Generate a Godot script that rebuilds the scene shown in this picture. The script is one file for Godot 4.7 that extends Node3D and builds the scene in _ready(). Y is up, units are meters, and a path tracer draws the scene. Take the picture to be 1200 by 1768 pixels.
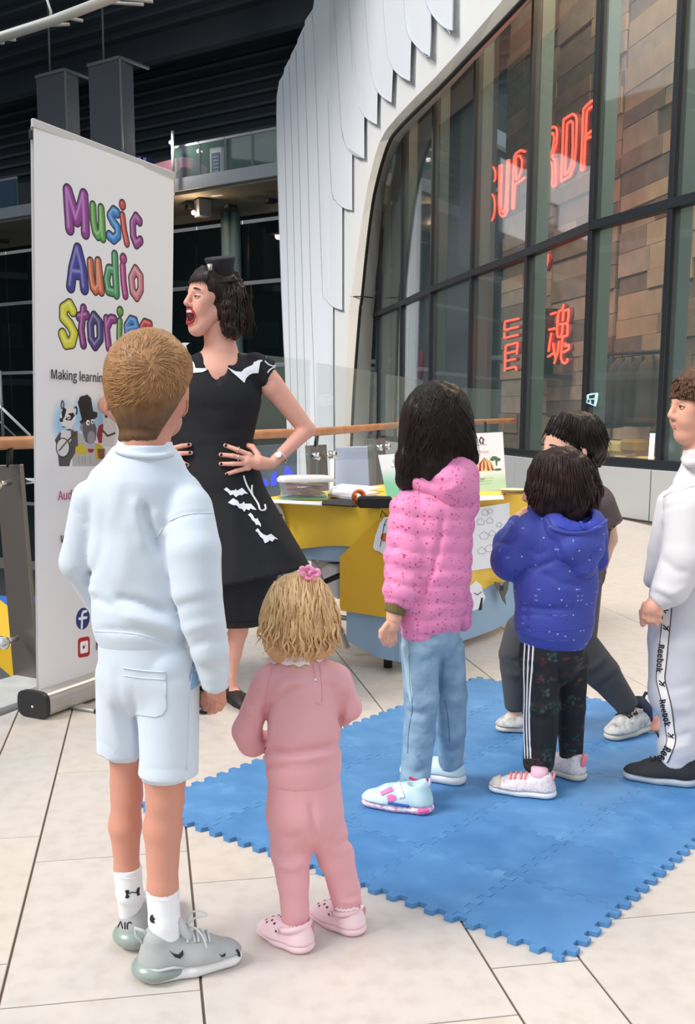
extends Node3D
# The picture's own lens: focal length and principal point in pixels of the 1200 x 1768 photograph, the eye 1.15 m above the floor.
const FO := 1760.0
const CX := 560.0
const CY := 980.0
const EYE := Vector3(0, 1.15, 0)
var pitch := atan((980.0 - 711.0) / 1760.0)
var M := {}
var used := {}
var rng := RandomNumberGenerator.new()

# ---------- places ----------
func ray(u: float, v: float) -> Vector3:   # direction seen at a pixel, scaled so that it goes 1 m away from the eye (towards -z)
	var x := (u - CX) / FO
	var y := -(v - CY) / FO
	var d := Vector3(x, y * cos(pitch) - sin(pitch), -y * sin(pitch) - cos(pitch))
	return d / -d.z

func at(u: float, v: float, z: float) -> Vector3:   # the point z metres in front of the eye
	return EYE + ray(u, v) * z

func gp(u: float, v: float, y := 0.0) -> Vector3:    # the point at height y
	var d := ray(u, v)
	return EYE + d * ((y - EYE.y) / d.y)

func px(p: Vector3) -> Vector2:
	var q := p - EYE
	var d := -q.z * cos(pitch) - q.y * sin(pitch)
	return Vector2(CX + FO * q.x / d, CY - FO * (q.y * cos(pitch) - q.z * sin(pitch)) / d)

func on_plan(u: float, v: float, plan: Array, off := 0.0) -> Vector3:   # where the ray meets an upright wall over the plan polyline (Vector2 x, z), moved off metres out of the wall
	var d := ray(u, v)
	var best := Vector3.ZERO
	var bt := 1e9
	for i in plan.size() - 1:
		var a: Vector2 = plan[i]
		var b: Vector2 = plan[i + 1]
		var n := Vector2(b.y - a.y, a.x - b.x).normalized()
		if n.dot(-a) < 0: n = -n
		a += n * off
		b += n * off
		var e := b - a
		var det := d.x * e.y - d.z * e.x
		if absf(det) < 1e-9: continue
		var t := (a.x * e.y - a.y * e.x) / det
		var s := (a.x * d.z - a.y * d.x) / det
		if t > 0 and t < bt and (s >= -0.03) and (s <= 1.03 or i == plan.size() - 2):
			bt = t
			best = EYE + d * t
	return best

# ---------- names and metas ----------
func numbered(called: String) -> String:
	used[called] = used.get(called, -1) + 1
	return called if used[called] == 0 else "%s_%03d" % [called, used[called]]

func tag(o: Node3D, label: String, category: String, group := "", kind := "") -> Node3D:
	if label: o.set_meta("label", label)
	if category: o.set_meta("category", category)
	if group: o.set_meta("group", group)
	if kind: o.set_meta("kind", kind)
	return o

func thing(called: String, label: String, category: String, where := Vector3.ZERO, group := "") -> Node3D:
	var o := Node3D.new()
	o.name = numbered(called)
	add_child(o)
	o.position = where
	return tag(o, label, category, group)

func put(called: String, mesh: Mesh, m: Material, parent: Node3D = null) -> MeshInstance3D:   # mesh is in world space; it is hung under its parent
	var o := MeshInstance3D.new()
	o.mesh = mesh
	o.material_override = m
	if parent == null:
		o.name = numbered(called)
		add_child(o)
	else:
		o.name = called
		parent.add_child(o, true)
		var w := Vector3.ZERO
		var p: Node = parent
		while p is Node3D and p != self:
			w += p.position
			p = p.get_parent()
		o.position = -w
	return o

# ---------- materials ----------
func mat(called: String, c: Color, rough := 0.7, metal := 0.0) -> StandardMaterial3D:
	var m := StandardMaterial3D.new()
	m.resource_name = called
	m.albedo_color = c
	m.roughness = rough
	m.metallic = metal
	M[called] = m
	return m

func rgb(r: float, g: float, b: float) -> Color:
	return Color(r / 255.0, g / 255.0, b / 255.0)

func noise_tex(sd: int, freq: float, octaves: int, ramp: Array, size := 256, normal := 0.0, kind := FastNoiseLite.TYPE_SIMPLEX_SMOOTH) -> NoiseTexture2D:
	var n := FastNoiseLite.new()
	n.seed = sd
	n.noise_type = kind
	n.frequency = freq
	n.fractal_octaves = octaves
	var t := NoiseTexture2D.new()
	t.width = size
	t.height = size
	t.seamless = true
	t.noise = n
	if normal > 0.0:
		t.as_normal_map = true
		t.bump_strength = normal
	elif ramp.size():
		var g := Gradient.new()
		g.offsets = PackedFloat32Array()
		g.colors = PackedColorArray()
		var k := 0
		for c in ramp:
			g.add_point(float(k) / (ramp.size() - 1), c)
			k += 1
		t.color_ramp = g
	return t

func tri(m: StandardMaterial3D, tex: Texture2D, scale: float, world := true) -> StandardMaterial3D:
	m.albedo_texture = tex
	m.uv1_triplanar = true
	m.uv1_world_triplanar = world
	m.uv1_scale = Vector3.ONE * scale
	return m

func bumpy(m: StandardMaterial3D, tex: Texture2D, strength: float, scale := 0.0) -> StandardMaterial3D:
	m.normal_enabled = true
	m.normal_texture = tex
	m.normal_scale = strength
	if scale > 0.0:
		m.uv1_triplanar = true
		m.uv1_world_triplanar = true
		m.uv1_scale = Vector3.ONE * scale
	return m

func glow(called: String, c: Color, e: float) -> StandardMaterial3D:
	var m := mat(called, c, 0.5)
	m.emission_enabled = true
	m.emission = c
	m.emission_energy_multiplier = e
	return m

func pane_mat(called: String, c: Color, a: float) -> StandardMaterial3D:
	var m := mat(called, Color(c.r, c.g, c.b, a), 0.03)
	m.transparency = BaseMaterial3D.TRANSPARENCY_ALPHA
	return m

# ---------- shapes ----------
func begin() -> SurfaceTool:
	var st := SurfaceTool.new()
	st.begin(Mesh.PRIMITIVE_TRIANGLES)
	return st

func done(st: SurfaceTool) -> ArrayMesh:
	st.generate_normals()
	return st.commit()

func t3(st: SurfaceTool, a: Vector3, b: Vector3, c: Vector3) -> void:   # counter-clockwise seen from outside
	st.add_vertex(a)
	st.add_vertex(c)
	st.add_vertex(b)

func q4(st: SurfaceTool, a: Vector3, b: Vector3, c: Vector3, d: Vector3) -> void:
	t3(st, a, b, c)
	t3(st, a, c, d)

func bev_box(st: SurfaceTool, at_: Vector3, size: Vector3, basis_ := Basis(), bev := 0.004) -> void:   # a box with chamfered edges, about its centre
	st.set_smooth_group(-1)
	var h := size / 2
	var b := minf(bev, minf(h.x, minf(h.y, h.z)) * 0.45)
	var f := func(x: float, y: float, z: float) -> Vector3: return at_ + basis_ * Vector3(x, y, z)
	for ax in 3:
		var i := (ax + 1) % 3
		var j := (ax + 2) % 3
		for s in [-1.0, 1.0]:
			var p: Array[Vector3] = []
			for c in [[-1, -1], [1, -1], [1, 1], [-1, 1]]:
				var q := Vector3.ZERO
				q[ax] = s * h[ax]
				q[i] = c[0] * (h[i] - b)
				q[j] = c[1] * (h[j] - b)
				p.append(at_ + basis_ * q)
			if s > 0: q4(st, p[0], p[1], p[2], p[3])
			else: q4(st, p[3], p[2], p[1], p[0])
			for s2 in [-1.0, 1.0]:   # the chamfer between the faces +-ax and +-i
				var e: Array[Vector3] = []
				for c in [[0, -1], [0, 1], [1, 1], [1, -1]]:
					var q := Vector3.ZERO
					q[ax] = s * (h[ax] - (b if c[0] == 1 else 0.0))
					q[i] = s2 * (h[i] - (0.0 if c[0] == 1 else b))
					q[j] = c[1] * (h[j] - b)
					e.append(at_ + basis_ * q)
				if s * s2 > 0: q4(st, e[3], e[2], e[1], e[0])
				else: q4(st, e[0], e[1], e[2], e[3])
	for sx in [-1.0, 1.0]:
		for sy in [-1.0, 1.0]:
			for sz in [-1.0, 1.0]:
				var a: Vector3 = f.call(sx * h.x, sy * (h.y - b), sz * (h.z - b))
				var c: Vector3 = f.call(sx * (h.x - b), sy * h.y, sz * (h.z - b))
				var d: Vector3 = f.call(sx * (h.x - b), sy * (h.y - b), sz * h.z)
				if sx * sy * sz > 0: t3(st, a, c, d)
				else: t3(st, a, d, c)

func box_mesh(at_: Vector3, size: Vector3, basis_ := Basis(), bev := 0.004) -> ArrayMesh:
	var st := begin()
	bev_box(st, at_, size, basis_, bev)
	return done(st)

func bar(st: SurfaceTool, a: Vector3, b: Vector3, w: float, h: float, up := Vector3.UP, bev := 0.004) -> void:   # a square bar from a to b
	var z := (b - a).normalized()
	var x := up.cross(z).normalized()
	var y := z.cross(x)
	bev_box(st, (a + b) / 2, Vector3(w, h, a.distance_to(b)), Basis(x, y, z), bev)

func bar_mesh(a: Vector3, b: Vector3, w: float, h: float, up := Vector3.UP, bev := 0.004) -> ArrayMesh:
	var st := begin()
	bar(st, a, b, w, h, up, bev)
	return done(st)

func smooth(pts: Array, n := 6) -> Array:   # a curve through the points
	var out := []
	for i in pts.size() - 1:
		var p0: Vector3 = pts[maxi(i - 1, 0)]
		var p1: Vector3 = pts[i]
		var p2: Vector3 = pts[i + 1]
		var p3: Vector3 = pts[mini(i + 2, pts.size() - 1)]
		for k in n:
			out.append(p1.cubic_interpolate(p2, p0, p3, float(k) / n))
	out.append(pts[-1])
	return out

func tube(st: SurfaceTool, pts: Array, r, n := 8, flat := 1.0, flat_dir := Vector3.ZERO) -> void:   # r: a number or one per point; round ends closed; flat squeezes it along flat_dir
	if pts.size() < 2: return
	st.set_smooth_group(1)
	var rings := []
	var x := Vector3.ZERO
	for i in pts.size():
		var a: Vector3 = pts[maxi(i - 1, 0)]
		var b: Vector3 = pts[mini(i + 1, pts.size() - 1)]
		var d := (b - a).normalized()
		if x == Vector3.ZERO:
			x = d.cross(Vector3.UP if absf(d.y) < 0.9 else Vector3.RIGHT).normalized()
		x = (x - d * x.dot(d)).normalized()
		var y := d.cross(x)
		var rr: float = r if r is float else r[i]
		var ring := []
		for k in n:
			var o := (x * cos(TAU * k / n) + y * sin(TAU * k / n)) * rr
			if flat != 1.0: o -= flat_dir * o.dot(flat_dir) * (1.0 - flat)
			ring.append(pts[i] + o)
		rings.append(ring)
	for i in rings.size() - 1:
		for k in n:
			var k2 := (k + 1) % n
			q4(st, rings[i][k], rings[i][k2], rings[i + 1][k2], rings[i + 1][k])
	for e in [0, rings.size() - 1]:
		for k in range(1, n - 1):
			if e == 0: t3(st, rings[0][0], rings[0][k + 1], rings[0][k])
			else: t3(st, rings[e][0], rings[e][k], rings[e][k + 1])

func tube_mesh(pts: Array, r, n := 8, flat := 1.0, flat_dir := Vector3.ZERO) -> ArrayMesh:
	var st := begin()
	tube(st, pts, r, n, flat, flat_dir)
	return done(st)

func lathe(st: SurfaceTool, base: Vector3, prof: Array, n := 24, basis_ := Basis(), sharp := false) -> void:   # prof: Vector2(radius, height), bottom to top
	st.set_smooth_group(-1 if sharp else 1)
	for i in prof.size() - 1:
		for k in n:
			var p: Array[Vector3] = []
			for c in [[0, 0], [0, 1], [1, 1], [1, 0]]:
				var q: Vector2 = prof[i + c[0]]
				var a: float = TAU * (k + c[1]) / n
				p.append(base + basis_ * Vector3(q.x * cos(a), q.y, -q.x * sin(a)))
			q4(st, p[0], p[1], p[2], p[3])

func slab(st: SurfaceTool, poly: PackedVector2Array, o: Vector3, x: Vector3, y: Vector3, thick: float, bev := 0.0) -> void:   # a plate whose outline is poly in the axes x, y about o; its face looks along x cross y
	st.set_smooth_group(-1)
	var n := x.cross(y).normalized()
	var p := poly
	if not Geometry2D.is_polygon_clockwise(p): pass
	else:
		p = poly.duplicate()
		p.reverse()
	var f := func(q: Vector2, d: float) -> Vector3: return o + x * q.x + y * q.y + n * d
	var top := p
	if bev > 0.0:
		var ins := Geometry2D.offset_polygon(p, -bev)
		if ins.size() == 1 and ins[0].size() == p.size():
			top = ins[0]
			if Geometry2D.is_polygon_clockwise(top): top.reverse()
			var best := 0
			for i in top.size():
				if top[i].distance_to(p[0]) < top[best].distance_to(p[0]): best = i
			var turned := PackedVector2Array()
			for i in top.size(): turned.append(top[(i + best) % top.size()])
			top = turned
	var ix := Geometry2D.triangulate_polygon(top)
	for i in range(0, ix.size(), 3):
		var a := top[ix[i]]
		var b := top[ix[i + 1]]
		var c := top[ix[i + 2]]
		if (b - a).cross(c - a) < 0:
			var w := b
			b = c
			c = w
		t3(st, f.call(a, thick), f.call(b, thick), f.call(c, thick))
	ix = Geometry2D.triangulate_polygon(p)
	for i in range(0, ix.size(), 3):
		var a := p[ix[i]]
		var b := p[ix[i + 1]]
		var c := p[ix[i + 2]]
		if (b - a).cross(c - a) < 0:
			var w := b
			b = c
			c = w
		t3(st, f.call(a, 0.0), f.call(c, 0.0), f.call(b, 0.0))
	var bb: float = bev if top != p else 0.0
	for i in p.size():
		var j := (i + 1) % p.size()
		q4(st, f.call(p[i], 0.0), f.call(p[j], 0.0), f.call(p[j], thick - bb), f.call(p[i], thick - bb))
		if bb > 0.0: q4(st, f.call(p[i], thick - bb), f.call(p[j], thick - bb), f.call(top[j], thick), f.call(top[i], thick))

func slab_mesh(poly: PackedVector2Array, o: Vector3, x: Vector3, y: Vector3, thick: float, bev := 0.0) -> ArrayMesh:
	var st := begin()
	slab(st, poly, o, x, y, thick, bev)
	return done(st)

func sheet3(st: SurfaceTool, pts: Array, back: Vector3) -> void:   # a plate through 3-D outline points (front face), pushed back by a vector
	st.set_smooth_group(-1)
	var c := Vector3.ZERO
	for p in pts: c += p / pts.size()
	var n := -back.normalized()
	var x := n.cross(Vector3.UP if absf(n.y) < 0.9 else Vector3.RIGHT).normalized()
	var y := n.cross(x)
	var flat := PackedVector2Array()
	for p in pts: flat.append(Vector2((p - c).dot(x), (p - c).dot(y)))
	var list := pts
	if Geometry2D.is_polygon_clockwise(flat) != (x.cross(y).dot(n) < 0):
		list = pts.duplicate()
		list.reverse()
		flat.reverse()
	var ix := Geometry2D.triangulate_polygon(flat)
	for i in range(0, ix.size(), 3):
		var a: Vector3 = list[ix[i]]
		var b: Vector3 = list[ix[i + 1]]
		var d: Vector3 = list[ix[i + 2]]
		if (b - a).cross(d - a).dot(n) < 0:
			var w := b
			b = d
			d = w
		t3(st, a, b, d)
		t3(st, a + back, d + back, b + back)
	for i in list.size():
		var j := (i + 1) % list.size()
		q4(st, list[i] + back, list[j] + back, list[j], list[i])

func words(txt: String, size: float, depth := 0.004, font := "Droid Sans", bold := false) -> ArrayMesh:
	var f := SystemFont.new()
	f.font_names = PackedStringArray([font])
	if bold: f.font_weight = 700
	var t := TextMesh.new()
	t.text = txt
	t.font = f
	t.font_size = 64
	t.pixel_size = size / 64.0
	t.depth = depth
	t.horizontal_alignment = HORIZONTAL_ALIGNMENT_LEFT
	t.curve_step = 2.0
	var am := ArrayMesh.new()
	am.add_surface_from_arrays(Mesh.PRIMITIVE_TRIANGLES, t.get_mesh_arrays())
	return am

func place(o: Node3D, where: Vector3, b: Basis) -> Node3D:   # for meshes with axes of their own, under a thing that is not turned
	o.transform = Transform3D(b, where - (o.get_parent() as Node3D).global_position)
	return o

func _ready() -> void:
	rng.seed = 11
	camera_and_light()
	materials()
	floor_and_kerb()
	shop_front()
	far_hall()
	rail()
	mats()
	banner()
	table()
	people()

func camera_and_light() -> void:
	var cam := Camera3D.new()
	cam.name = "camera"
	cam.position = EYE
	cam.rotation.x = -pitch
	cam.projection = Camera3D.PROJECTION_FRUSTUM
	cam.near = 0.05
	cam.far = 200.0
	cam.size = cam.near * 1768.0 / FO
	cam.frustum_offset = Vector2((600.0 - CX) / FO, (CY - 884.0) / FO) * cam.near
	add_child(cam)
	cam.current = true
	var sky := ProceduralSkyMaterial.new()
	sky.sky_top_color = Color(0.90, 0.95, 1.0)
	sky.sky_horizon_color = Color(0.98, 0.98, 0.98)
	sky.sky_curve = 0.2
	sky.ground_bottom_color = Color(0.35, 0.34, 0.33)
	sky.ground_horizon_color = Color(0.6, 0.6, 0.6)
	sky.sun_angle_max = 5.0
	var e := Environment.new()
	e.background_mode = Environment.BG_SKY
	e.sky = Sky.new()
	e.sky.sky_material = sky
	e.background_energy_multiplier = 1.0
	e.tonemap_mode = Environment.TONE_MAPPER_LINEAR
	e.tonemap_exposure = 1.12
	e.sdfgi_enabled = true
	e.ssao_enabled = true
	e.ssil_enabled = true
	var we := WorldEnvironment.new()
	we.name = "environment"
	we.environment = e
	add_child(we)
	var sun := DirectionalLight3D.new()   # daylight from the open side on the left, softened by cloud
	sun.name = "daylight"
	sun.light_color = Color(1.0, 0.98, 0.96)
	sun.light_energy = 0.85
	sun.light_angular_distance = 24.0
	sun.shadow_enabled = true
	sun.sky_mode = DirectionalLight3D.SKY_MODE_LIGHT_ONLY
	add_child(sun)
	sun.look_at_from_position(Vector3(-7, 7.5, 2.6), Vector3.ZERO)

func materials() -> void:
	tri(mat("stone", Color(1, 1, 1), 0.38), noise_tex(3, 0.02, 5, [rgb(196, 185, 175), rgb(206, 196, 187), rgb(209, 200, 192)], 512), 1.3)
	tri(mat("stone_warm", Color(1, 1, 1), 0.38), noise_tex(4, 0.02, 5, [rgb(198, 185, 171), rgb(208, 196, 183), rgb(211, 201, 189)], 512), 1.2)
	tri(mat("stone_cool", Color(1, 1, 1), 0.38), noise_tex(5, 0.02, 5, [rgb(194, 184, 174), rgb(203, 193, 184), rgb(207, 198, 190)], 512), 1.4)
	mat("grout", rgb(104, 88, 74), 0.9)
	tri(mat("kerb_stone", Color(1, 1, 1), 0.6), noise_tex(6, 0.02, 4, [rgb(178, 178, 176), rgb(200, 200, 198)], 256), 1.2)
	mat("steel", rgb(150, 146, 140), 0.32, 0.9)
	mat("brushed_steel", rgb(128, 120, 114), 0.42, 0.75)
	mat("chrome", rgb(225, 225, 225), 0.12, 1.0)
	var w := mat("handrail_wood", Color(1, 1, 1), 0.45)
	tri(w, noise_tex(7, 0.02, 4, [rgb(166, 108, 70), rgb(190, 132, 92), rgb(204, 150, 110)], 256), 1.5)
	mat("white_panel", rgb(240, 243, 247), 0.5)
	mat("white_clad", rgb(243, 242, 239), 0.5)
	mat("fin_edge_shade", rgb(176, 180, 192), 0.5)
	mat("reveal", rgb(238, 229, 214), 0.55)
	mat("reveal_dark", rgb(38, 36, 34), 0.6)
	mat("frame_dark", rgb(44, 48, 52), 0.4, 0.3)
	pane_mat("shop_glass", rgb(120, 140, 140), 0.10)
	pane_mat("clear_glass", rgb(170, 195, 190), 0.10).metallic_specular = 0.25
	pane_mat("far_glass", rgb(120, 160, 150), 0.22)
	pane_mat("dark_glass", rgb(24, 36, 38), 0.6)
	mat("glass_fin", rgb(94, 118, 122), 0.25)
	mat("plinth", rgb(176, 176, 174), 0.5)
	mat("black_matte", rgb(22, 22, 24), 0.6)
	mat("black_gloss", rgb(20, 20, 22), 0.3)
	mat("hall_dark", rgb(64, 77, 86), 0.7)
	mat("hall_slat", rgb(96, 108, 117), 0.6)
	mat("hall_grey", rgb(96, 101, 108), 0.7)
	mat("hall_trim", rgb(120, 124, 126), 0.5)
	mat("slab_edge", rgb(176, 184, 190), 0.6)
	mat("soffit", rgb(134, 130, 116), 0.7)
	mat("column_paint", rgb(120, 150, 154), 0.5)
	mat("white_plain", rgb(236, 236, 234), 0.5)
	mat("paper", rgb(238, 238, 242), 0.8)
	mat("pink_board", rgb(246, 176, 208), 0.6)
	mat("blue_board", rgb(52, 62, 150), 0.6)
	mat("pipe_grey", rgb(176, 176, 170), 0.45)
	mat("yellow_paint", rgb(222, 176, 40), 0.5)
	mat("blue_paint", rgb(44, 96, 176), 0.5)
	mat("lower_floor", rgb(120, 122, 122), 0.5)

func floor_and_kerb() -> void:
	# stone tiles in strips 0.2, 0.4 and 0.6 m wide, each strip with joints of its own
	var fl := Node3D.new()
	fl.name = "floor"
	add_child(fl)
	tag(fl, "pale stone floor of long tiles with thin dark joints", "", "", "structure")
	var base := PackedVector2Array([Vector2(-2.2, -0.2), Vector2(4.2, -0.2), Vector2(4.2, -9.0), Vector2(3.62, -10.3), Vector2(2.6, -12.9), Vector2(0.85, -9.2), Vector2(0.1, -6.7), Vector2(-0.85, -4.62), Vector2(-1.45, -3.3), Vector2(-1.9, -2.0)])
	put("bedding", _bed(base), M.grout, fl)
	var a := deg_to_rad(9.8)
	var cx := Vector2(cos(a), -sin(a))
	var tx := Vector2(-sin(a), -cos(a))
	var edges := [-2.11, -1.51, -1.31, -0.715, -0.52, -0.315, 0.08, 0.68, 0.88, 1.457, 1.857, 2.055, 2.65, 3.05, 3.65, 3.85, 4.45, 5.05]
	var first := [1.2, 1.5, 1.0, 1.43, 1.418, 1.25, 1.06, 1.227, 1.38, 1.1, 1.33, 1.22, 1.4, 1.05, 1.3, 1.15, 1.45]
	var L := 0.665
	var joint := 0.0028
	for i in edges.size() - 1:
		var s0: float = edges[i] + joint
		var s1: float = edges[i + 1] - joint
		var t: float = first[i] - L * 2.0
		var k := 0
		while t < 13.6:
			var step := L
			if i == 3 and k == 4: step = L / 2
			if i == 5 and k == 9: step = L / 2
			var q := PackedVector2Array()
			for c in [[s0, t + joint * 0.7], [s1, t + joint * 0.7], [s1, t + step - joint * 0.7], [s0, t + step - joint * 0.7]]:
				q.append(cx * c[0] + tx * c[1])
			t += step
			k += 1
			var hit := Geometry2D.intersect_polygons(q, base)
			if hit.size() == 0: continue
			var seen := false
			for p in hit[0]:
				if p.y > -1.4: continue
				var v := px(Vector3(p.x, 0, p.y))
				if v.x > -700 and v.x < 2100 and v.y < 2200: seen = true
			if not seen: continue
			var st := begin()
			_plate(st, hit[0], -0.014, 0.0, 0.0012)
			put("floor_tile", done(st), [M.stone, M.stone_warm, M.stone, M.stone_cool][rng.randi() % 4], fl)
	# the raised kerb under the railing
	var front := [Vector2(-1.75, -2.4), Vector2(-1.25, -3.8), Vector2(-0.62, -4.95), Vector2(0.22, -6.65), Vector2(0.98, -9.1), Vector2(2.45, -12.3)]
	var st := begin()
	for i in front.size() - 1:
		var p: Vector2 = front[i]
		var q: Vector2 = front[i + 1]
		var n := Vector2(q.y - p.y, p.x - q.x).normalized()
		if n.dot(p) < 0: n = -n
		var n2 := n * (-0.32 if n.x > 0 else 0.32)
		_plate(st, PackedVector2Array([p, q, q + n2, p + n2]), -0.3, 0.022, 0.002)
	tag(put("trim_1", done(st), M.kerb_stone), "low pale stone kerb under the glass railing", "", "", "structure")

func _bed(poly: PackedVector2Array) -> ArrayMesh:
	var st := begin()
	_plate(st, poly, -0.3, -0.004, 0.0)
	return done(st)

func _plate(st: SurfaceTool, poly: PackedVector2Array, y0: float, y1: float, bev: float) -> void:   # a horizontal plate; poly is (x, z)
	var p := PackedVector2Array()
	for q in poly: p.append(Vector2(q.x, -q.y))
	slab(st, p, Vector3(0, y0, 0), Vector3.RIGHT, Vector3.FORWARD, y1 - y0, bev)

# ---------- the shop front: a glass wall behind an arch in a white building of overlapping fins ----------
var GLASS: Array = [Vector2(4.75, -7.6), Vector2(4.1, -9.3), Vector2(3.5, -10.7), Vector2(3.02, -11.95), Vector2(2.68, -13.9), Vector2(2.24, -15.95), Vector2(1.84, -18.0), Vector2(1.5, -20.3), Vector2(1.14, -22.4), Vector2(0.7, -24.6)]
var SKIN: Array = [Vector2(4.35, -7.6), Vector2(3.72, -9.2), Vector2(3.12, -10.6), Vector2(2.65, -11.85), Vector2(2.3, -13.75), Vector2(1.86, -15.8), Vector2(1.46, -17.85), Vector2(1.1, -20.1), Vector2(0.72, -22.2), Vector2(0.1, -24.0), Vector2(-1.6, -26.8)]

func inward(a: Vector2, b: Vector2) -> Vector2:
	var n := Vector2(b.y - a.y, a.x - b.x).normalized()
	return n if n.dot(a) > 0 else -n

func v3(p: Vector2, y: float) -> Vector3:
	return Vector3(p.x, y, p.y)

func upright(st: SurfaceTool, a: Vector2, b: Vector2, y0: float, y1: float, thick: float, off := 0.0) -> void:   # a wall piece from a to b, its face off metres inside the line, thick metres deep
	st.set_smooth_group(-1)
	var n := inward(a, b)
	var mid := (a + b) / 2 + n * (off + thick / 2)
	var d := (b - a)
	var z := Vector3(n.x, 0, n.y)
	var x := Vector3.UP.cross(z)
	bev_box(st, Vector3(mid.x, (y0 + y1) / 2, mid.y), Vector3(d.length(), y1 - y0, thick), Basis(x, Vector3.UP, z), 0.003)

func skin_sheet(poly: Array, plan: Array, off: float, thick: float, step := 24.0) -> ArrayMesh:   # a plate bent along the plan, its outline given as seen in the photograph
	var st := begin()
	var p := PackedVector2Array()
	for q in poly: p.append(Vector2(q[0], q[1]))
	var lo := 1e9
	var hi := -1e9
	for q in p:
		lo = minf(lo, q.x)
		hi = maxf(hi, q.x)
	var u := floorf(lo / step) * step
	while u < hi:
		var strip := PackedVector2Array([Vector2(u, -3000), Vector2(u + step, -3000), Vector2(u + step, 3000), Vector2(u, 3000)])
		for piece in Geometry2D.intersect_polygons(p, strip):
			if piece.size() < 3: continue
			var pts := []
			for q in piece: pts.append(on_plan(q.x, q.y, plan, off))
			var away: Vector3 = pts[0] - EYE
			away.y = 0
			sheet3(st, pts, away.normalized() * thick)
		u += step
	return done(st)

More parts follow.
